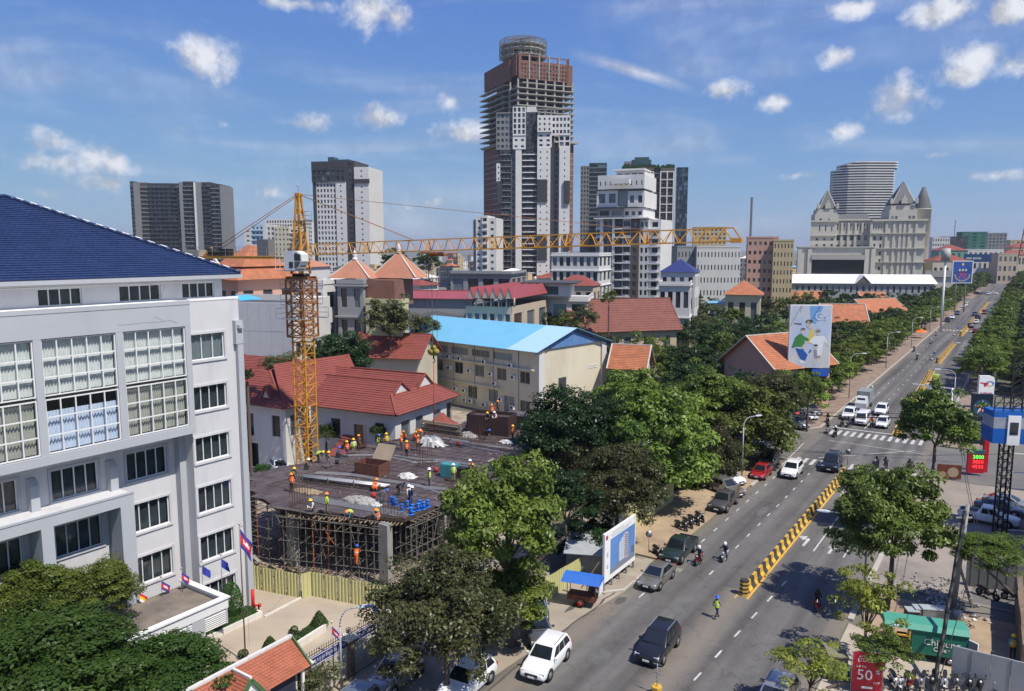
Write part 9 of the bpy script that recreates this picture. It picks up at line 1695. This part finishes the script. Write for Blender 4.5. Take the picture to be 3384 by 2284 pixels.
bpole=thing('billboard_pole','slim tall white pole with a round tank like head in front of the blue hoarding','pole',gpos(3105,250));zz=zat(gpos(3105,250),862);x=MB();x.tube((0,0,0),(0,0,zz),.35,8);x.build('shaft',M_white,bpole);x=MB();x.tube((0,0,zz),(0,0,zz+4),1.3,10);x.build('head',mat('tank_pale',(.4,.4,.36),.6,var=.15),bpole)
sg=thing('sale_sign','red sale banner sign reading 50 percent off at the bottom right','sign',G(2862,2290),heading(100));x=MB();x.box(-.85,.85,0,.05,.1,2.6);x.build('banner',mat('banner_red',(.42,.012,.03),.5,var=.08),sg);text('UP TO',sg,(-.35,-.01,1.62),.2,M_white);text('50',sg,(-.15,-.01,.85),.95,M_white);text('%',sg,(.6,-.01,1.25),.4,M_white);text('OFF',sg,(.55,-.01,.62),.2,M_white);poly2(sg,[(-.3,.28),(.35,.28),(.35,.42),(-.3,.42)],M_white,-.01)
rd=random.Random(6)
for z_,h_,u0 in((2.3,.08,-.5),(2.0,.22,-.55)):
 for k in range(8):u=u0+k*.14;x=MB();x.box(u,u+.03,-.012,0,z_,z_+h_);x.box(u,u+.1,-.013,-.001,z_+h_*(k%2)*.9,z_+h_*(k%2)*.9+.03);x.build('khmer_lettering',M_white,sg)
for u in(-.9,.9):x=MB();x.tube((u,.03,0),(u,.03,2.7),.03,6);x.build('post',M_grey,sg)
ps=thing('price_board','red fuel price board with glowing green and red digits','sign',G(3222,1572),heading(100));x=MB();x.box(-.9,.9,0,.4,.3,2.7);x.build('cabinet',mat('board_red',(.45,.01,.025),.45,var=.05),ps);x=MB();x.box(-.93,.93,-.02,.42,2.7,3.1);x.build('header',mat('header_teal',(.02,.1,.12),.5,var=0),ps)
for s_,z_,m_ in(('3800',2.1,mat('led_green',(.05,.9,.1),.5,var=0,emit=1.6)),('3850',1.5,mat('led_red',(.9,.05,.05),.5,var=0,emit=1.3)),('4550',.9,MATS['led_red'])):text(s_,ps,(.2,-.02,z_),.62,m_)
tp_=thing('totem_sign','white rounded totem sign with a red, blue and yellow loop logo','sign',G(3255,1352),heading(95));k=1.0;z0,z1=zat(tp_.location,1305),zat(tp_.location,1242);x=MB();x.prism([(0,0),(1,0),(1,.5),(0,.5)],0,1);x=MB();w2=1.25;pts=[(-w2,z0),(w2,z0),(w2,z1-.7),(w2-.2,z1-.2),(w2-.7,z1),(-w2,z1)];x.slab([(a,-.0,b)for a,b in pts],(0,-1,0),.5);x.build('panel',M_white,tp_);zc_=(z0+z1)/2+.25;rr_=ink('logo_crimson',(.5,.01,.04))
for k in range(14):a0,a1=k*.449,(k+1)*.449;x=MB();c_=lambda a,r:(.45+r*1.15*math.cos(a),-.02,zc_+r*.75*math.sin(a));x.slab([c_(a0,.42),c_(a1,.42),c_(a1,.62),c_(a0,.62)],(0,-1,0),.01);x.build('logo_arc',rr_ if 5<k<9 else M_blue if k<6 else mat('logo_yellow',(.6,.4,.05),.5,var=0)if k<12 else mat('logo_cyan',(.05,.3,.5),.5,var=0),tp_)
poly2(tp_,[(-1.05,zc_+.28),(.3,zc_+.08),(.3,zc_-.08),(-1.05,zc_+.08)],rr_,-.03);poly2(tp_,[(-.55,zc_+.1),(-.25,zc_+.1),(-.15,zc_-.5),(-.38,zc_-.5)],rr_,-.03);text('TotalEnergies',tp_,(0,-.03,z0+.22),.36,rr_);x=MB();x.box(-1.3,1.3,.05,.45,0,z0);x.build('plinth',M_conc,tp_)
cx=thing('star_totem_sign','dark navy totem sign with a red and white star behind the blue site office','sign',G(3240,1470),heading(97));z0,z1=.2,zat(cx.location,1303);x=MB();x.box(-1.5,1.2,0,.4,0,z1);x.build('panel',mat('totem_navy',(.008,.018,.035),.4,var=.05),cx);c0=(-.15,z1-1.9);poly2(cx,blob(*c0,1.15,1.15,24),mat('totem_teal',(.02,.09,.14),.5,var=0),-.01)
for k in range(5):a=math.pi/2+k*1.2566;poly2(cx,[c0,(c0[0]+.42*math.cos(a-.628),c0[1]+.42*math.sin(a-.628)),(c0[0]+1.12*math.cos(a),c0[1]+1.12*math.sin(a))],M_white,-.02);poly2(cx,[c0,(c0[0]+.42*math.cos(a+.628),c0[1]+.42*math.sin(a+.628)),(c0[0]+1.12*math.cos(a),c0[1]+1.12*math.sin(a))],rr_,-.02)
text('CALTEX',cx,(-.1,-.02,z1-4.2),.6,M_white)
fs=thing('fish_sign','tall light blue sign with a red fish drawing above red lettering','sign',gpos(3282,150),heading(95));z1,z0=zat(gpos(3282,150),1208),zat(gpos(3282,150),1300);x=MB();x.box(-1.25,1.25,0,.3,z0,z1);x.build('panel',mat('sign_sky',(.13,.33,.62),.5,var=.06),fs);poly2(fs,blob(0,z1-.75,.5,.27,14),ink('fish_red',(.5,.05,.03)),-.01);poly2(fs,[(-.4,z1-.75),(-.75,z1-.45),(-.75,z1-1.05)],ink('fish_red',(.5,.05,.03)),-.012);text('PKYM',fs,(0,-.02,z1-2.1),.6,ink('fish_red',(.5,.05,.03)))if False else[poly2(fs,[(-.7+k*.36,z1-2.2),(-.44+k*.36,z1-2.2),(-.44+k*.36,z1-1.6),(-.7+k*.36,z1-1.6)],ink('fish_red',(.5,.05,.03)),-.012)for k in range(4)];x=MB();x.tube((0,.2,0),(0,.2,z0),.15,8);x.build('post',M_grey,fs)
rc_=thing('red_totem','red upright fuel station pylon beside the price board','pylon',G(3252,1560),heading(95));x=MB();x.box(-.28,.28,-.2,.2,0,zat(rc_.location,1440));x.build('shaft',MATS['board_red'],rc_)
fb=thing('food_banner','brown food banner with round dishes standing on the kerb by the fuel station','banner',G(3135,1585),heading(105));x=MB();x.box(-1.3,1.3,0,.06,.1,1.8);x.build('panel',mat('banner_brown',(.16,.05,.03),.6,var=.4,scale=1.2),fb);poly2(fb,blob(.4,.9,.6,.6),ink('dish',(.4,.3,.22)),-.02);poly2(fb,blob(-.7,.6,.4,.35),ink('dish',(.4,.3,.22)),-.02)
P_=G(3302,1765);lc=thing('lattice_column','black lattice steel column carrying a blue and white box on the right edge','column',P_,heading(98));zb,zt_=zat(P_,1462),zat(P_,1357);zt2=zat(P_,1180)
x=MB();w2=.42
for a,b in((-w2,-w2),(w2,-w2),(w2,w2),(-w2,w2)):x.bar((a,b,0),(a,b,zb),.12)
for i in range(int(zb/.8)):
 for q in(-w2,w2):x.bar((-w2,q,i*.8),(w2,q,i*.8),.07);x.bar((-w2,q,i*.8),(w2,q,i*.8+.8),.05);x.bar((q,-w2,i*.8),(q,w2,i*.8+.8),.05)
x.build('lattice',M_trim,lc);u0,u1=-1.55,3.4;x=MB();h_=(zt_-zb)
for za,zb2,m_ in((0,.47,mat('band_blue',(.01,.11,.42),.5,var=.1)),(.47,.82,mat('band_pale',(.30,.33,.38),.7,var=.2,scale=2)),(.82,1,MATS['band_blue'])):x=MB();x.box(u0,u1,-.6,1.6,zb+h_*za+.002,zb+h_*zb2);x.build('box_band',m_,lc)
x=MB();x.box(-.35,.75,-.72,-.6,zb-.1,zb+h_*.88);x.build('white_cabinet',M_white,lc);x=MB();x.box(-.15,.55,-.76,-.72,zb+h_*.3,zb+h_*.68);x.build('cabinet_window',M_dglass,lc);x=MB()
for q in range(6):x.bar((u0+q*.8,-.5,zt_),(u0+q*.8,-.5,zt_+1.4),.08);x.bar((u0+q*.8,-.5,zt_+.3),(u0+q*.8+.8,-.5,zt_+1.4),.06)
for zq in(.3,.8,1.4):x.bar((u0,-.5,zt_+zq),(u1,-.5,zt_+zq),.07)
for q in(.3,1.3):x.bar((q,.5,zt_),(q,.5,zt2),.12)
for q in range(9):x.bar((.3,.5,zt_+q*.6),(1.3,.5,zt_+q*.6+.6),.07)
x.build('upper_frame',M_trim,lc);x=MB()
for zq in(.6,2.6,4.6,6.2,8):x.bar((.4,-.3,zq),(4.5,-.6,zq-.1),.08)
x.build('white_pipe',M_white,lc)
shd=Fr('unseen_shade_building','plain grey unseen building added outside the right edge to shade the fuel station','building',84,8);x=shd.mb();x.box(2.2,16,78,91,0,9.5);x.build('wall',W_grey,shd.r)  # unseen block added out of view to cast shade over the fuel station
P_=S(87.5,-26.3);street_lamp(P_,zat(P_,1378),62,1.9,'curved street lamp rising over the left trees near the crossroads');P_=S(60.8,-8.7);street_lamp(P_,zat(P_,1703),292,2.7,'curved street lamp over the right carriageway beside the young tree')
for i,(s_,side)in enumerate([(148,-1),(191,-1),(236,-1),(282,-1),(330,-1),(137,1),(178,1),(222,1),(268,1),(318,1)]):P_=S(s_,-25.6 if side<0 else -8.4);street_lamp(P_,8.3,80 if side<0 else 285,2.2,('left' if side<0 else 'right')+' side far street lamp, number '+['one','two','three','four','five'][i%5]+' beyond the crossroads')
tl=thing('traffic_light','horizontal traffic light showing red on a grey pole at the corner','traffic light',G(2608,1420),heading(95));x=MB();x.tube((0,0,0),(0,0,6.2),.12,8);x.bar((0,0,2.6),(1.0,0,2.6),.08);x.build('pole',M_grey,tl);x=MB();x.box(.8,2.3,-.15,.1,2.3,2.85);x.build('housing',M_plate,tl)
for k in range(3):x=MB();x.disc((1.08+k*.46,-.17,2.57),(0,1,0),.19,12,.05);x.build('signal_lens',mat('signal_red',(.9,.03,.03),.4,var=0,emit=1.5)if k==0 else M_trim,tl)
gt=thing('signal_gantry','white horizontal signal gantry arm seen above the right street tree','gantry',S(134,-8.5),GRID);x=MB();x.tube((0,0,0),(0,0,5.8),.13,8);x.bar((0,0,5.7),(-5.5,0,5.9),.14);x.box(-3.6,-2.4,-.1,.1,5.5,6.1);x.build('arm',M_white,gt)
def cable(a,b,sag,r,lb):t=thing('overhead_cable',lb,'cable',a);x=MB();n=14;q=[Vector((0,0,0)).lerp(b-a,i/n)-Vector((0,0,4*sag*(i/n)*(1-i/n)))for i in range(n+1)];x.path(q,r,5);x.build('cable',M_trim,t)
cable(AT(2330,1340,104),AT(3330,1372,92),.9,.07,'thick black cable bundle crossing the boulevard above the waiting cars');cable(AT(2330,1345,104),AT(3330,1362,92),.5,.03,'thin upper wire beside the thick cable bundle over the boulevard');cable(AT(2350,1470,96),AT(3330,1500,84),.6,.025,'thin wire crossing low over the crossroads')
for i,(a,b,sg_,lb)in enumerate(((S(58,-26.6,7.2),S(101,-26.8,7.4),.7,'thin wire strung along the left kerb before the crossroads'),(S(58,-26.9,6.9),S(101,-27.1,7.0),1.0,'second lower wire along the left kerb before the crossroads'),(S(57,-1.6,8.4),S(98,-5.5,8.0),.9,'wire from the utility pole towards the fuel station'),(S(57,-1.3,8.1),S(98,-5.2,7.7),1.2,'lower wire from the utility pole towards the fuel station'),(S(57,-1.5,8.3),S(26,-2.5,8.2),.8,'wire from the utility pole to the bottom right corner'))):cable(a,b,sg_,.022,lb)
up_=thing('utility_pole','pale concrete utility pole with brackets at the right, hung with black cables','utility pole',G(3150,2010));zz=zat(up_.location,1668);x=MB();x.tube((0,0,0),(.5,0,zz),.2,8,.14);x.build('shaft',M_c,up_);x=MB();x.bar((-.3,0,zz-1),(.9,0,zz-1),.1);x.bar((1.6,.3,0),(.3,0,3.2),.15);x.build('bracket',M_c,up_)
cb=thing('cable_bundle','thick black cable bundle slanting down in front of the green cider van','cable',G(3080,2300));e=AT(3190,1690,up_.location.y-3)-cb.location;x=MB();n=12;x.path([Vector((0,0,-.2)).lerp(e,i/n)+Vector((.03*math.sin(i*2),0,0))for i in range(n+1)],.13,7);x.build('cable',M_trim,cb)
fc=thing('food_cart','wooden wheeled food cart with a blue canopy on the dusty corner','food cart',G(1925,2000),heading(110));x=MB();x.box(-1.1,1.1,-.5,.5,.55,.95);x.build('body',mat('cart_wood',(.2,.07,.04),.8,var=.3,scale=3),fc)
for u in(-.1,):
 for v in(-.55,.55):x=MB();x.tube((u,v-.03,.35),(u,v+.03,.35),.35,14);x.build('wheel',M_tyre,fc);x=MB();x.tube((u,v-.04,.35),(u,v+.04,.35),.2,8);x.build('hub',CLOTH['red'],fc)
for u in(-1.1,1.1):
 for v in(-.45,.45):x=MB();x.bar((u,v,.95),(u,v,2.1),.05);x.build('post',M_wood,fc)
x=MB();x.prism([(-1.5,-.9),(1.5,-.9),(1.5,.9),(-1.5,.9)],2.05,2.5,top=[(-1.4,-.3),(1.4,-.3),(1.4,.3),(-1.4,.3)]);x.build('canopy',mat('canopy_blue',(.03,.14,.5),.6,var=.1),fc);x=MB();x.box(1.4,1.45,-.6,.6,1.2,2.1);x.build('banner',M_plate,fc)
zs=thing('zinc_shed','small shed with a pale zinc roof behind the yellow hoarding','shed',G(1935,1915),heading(100));x=MB();x.box(-1.6,1.4,0,3,0,2.3);x.build('wall',mat('zinc_wall',(.2,.21,.22),.6,metal=.2,var=.2,scale=2),zs);x=MB();x.slab([(-1.8,-.4,2.3),(1.7,-.4,2.3),(1.7,3.2,2.9),(-1.8,3.2,2.9)],(0,0,1),.05);x.build('roof',mat('zinc_roof',(.4,.43,.45),.5,metal=.2,var=.15),zs)
def fence_px(name,label,pts,m,cat='fence',h=2.2,n=6):
 a,b=G(*pts[0]),G(*pts[1]);t=thing(name,label,cat,a);d=b-a
 for i in range(n):x=MB();p,q=d*(i/n),d*((i+.985)/n);k=Vector((d.y,-d.x,0)).normalized()*.04*(i%2);x.slab([p+k,q+k,q+k+Vector((0,0,h)),p+k+Vector((0,0,h))],(d.y,-d.x,0),.03);x.build('panel',m,t)
 return t
M_tarp=mat('grey_tarpaulin',(.24,.255,.275),.6,var=.12,scale=.8,bump=.3);fence_px('tarpaulin_fence','grey tarpaulin fence along the bottom right corner',((3140,2262),(3400,2330)),M_tarp,h=2.55,n=4);ft=fence_px('tarpaulin_fence','short white framed grey screen standing behind the tarpaulin fence',((3145,2185),(3225,2225)),M_tarp,h=1.9,n=2)
x=MB();d=G(3225,2225)-G(3145,2185)
for p,q in((Vector((0,0,0)),Vector((0,0,1.95))),(d,d+Vector((0,0,1.95))),(Vector((0,0,1.95)),d+Vector((0,0,1.95))),(Vector((0,0,1.9)),d*.5)):x.bar(p,q,.07)
x.build('frame_bar',M_white,ft);fence_px('sheet_fence','grey corrugated sheet fence behind the scooters at the right edge',((3190,1935),(3400,1965)),mat('sheet_grey',(.17,.17,.165),.6,metal=.2,var=.15,scale=1),h=2.4,n=14);fence_px('brick_wall','low red brick wall behind the big right tree',((3090,1800),(3240,1830)),W_brick,'wall',1.2,5);fence_px('side_wall','stained brown wall running down the right edge of the sandy lot',((3352,2000),(3372,2250)),mat('brown_wall',(.2,.15,.11),.9,var=.3,scale=.6),'wall',2.4,4)
for i,(px,py,w_,h_,lb)in enumerate(((3085,2048,.9,.9,'grey plastic wrapped crate beside the green cider van'),(3040,2042,.45,.8,'small shiny metal bin left of the plastic wrapped crate'),(3012,2045,.4,.7,'dark box under the young tree'))):t=thing('crate',lb,'crate',G(px,py),heading(98));x=MB();x.box(-w_,w_,-.4,.4,0,h_);x.build('box',(mat('wrapped_grey',(.2,.22,.23),.35,var=.2),M_grey,M_trim)[i],t);x=MB();x.box(-w_-.03,w_+.03,-.43,.43,h_,h_+.06);x.build('lid',mat('lid_clear',(.35,.4,.42),.25,var=.1),t)
rd=random.Random(12)
for i,(px,py,n,m_,lb,sp_)in enumerate(((3110,2005,40,M_wp,'white litter heap behind the green cider van',1.3),(3215,2045,14,M_wp,'small patch of white litter on the sandy lot',1.0),(3080,1955,110,M_c,'rubble and rubbish heap in the shade under the big right tree',3.0))):
 t=thing('litter_heap',lb,'litter',G(px,py));x=MB()
 for _ in range(n):a,b=rd.gauss(0,sp_*.6),rd.gauss(0,sp_*.5);w_=rd.uniform(.06,.22);x.bar((a,b,.03),(a+rd.uniform(-.3,.3),b+rd.uniform(-.2,.2),rd.uniform(.03,.2)),w_,w_*.6)
 x.build('scraps',m_,t,kind='stuff')
t=thing('white_sack','single white sack lying on the sand right of the green cider van','sack',G(3168,2040));x=MB();x.lathe([(0,.55),(.28,.45),(.36,.2),(.3,0)],10);x.build('sack',M_wp,t)
t=thing('market_umbrella','red umbrella stall at the far left kerb','umbrella',G(3040,1118));x=MB();x.lathe([(0,2.9),(1.2,2.5),(1.9,2.0)],10);x.build('canopy',CLOTH['orange'],t);x=MB();x.tube((0,0,0),(0,0,2.8),.05,6);x.build('pole',M_grey,t)
t=thing('no_entry_sign','round grey road sign beside the dark green pickup','traffic sign',G(2143,1856),heading(95));no_entry(t,0,0,True,1.1)
t=thing('parcel_cart','grey loaded motor cart parked behind the silver car at the bottom','cart',G(2765,2235),heading(100));x=MB();x.box(-.6,.5,-.5,1.2,.4,1.5);x.build('load',mat('cart_grey',(.2,.2,.18),.7,var=.3,scale=2),t);x=MB();x.box(-.65,.55,-.55,1.25,1.5,1.58);x.build('cover',mat('cart_khaki',(.2,.19,.12),.8,var=.2),t);x=MB();x.tube((-.7,-.3,.3),(-.6,-.3,.3),.3,12);x.build('wheel',M_tyre,t);x=MB();x.tube((.5,-.3,.3),(.6,-.3,.3),.3,12);x.build('wheel',M_tyre,t)
for p_ in[BIKE]+[c[0]for c in CARS.values()]:
 for c in list(p_.children):
  for g_ in list(c.children):bpy.data.objects.remove(g_)
  bpy.data.objects.remove(c)
# air
hm=bpy.data.materials.new('haze_air');hm.use_nodes=True;t_=hm.node_tree;t_.nodes.clear()
v_=nd(t_,'ShaderNodeVolumePrincipled',i_Density=.0001,i_Anisotropy=.3);v_.inputs['Color'].default_value=(.86,.92,1,1)
t_.links.new(v_.outputs[0],nd(t_,'ShaderNodeOutputMaterial').inputs['Volume'])
x=MB();x.box(-9100,9100,-2100,12100,-1.2,190);o=x.build('haze',hm,kind='stuff')
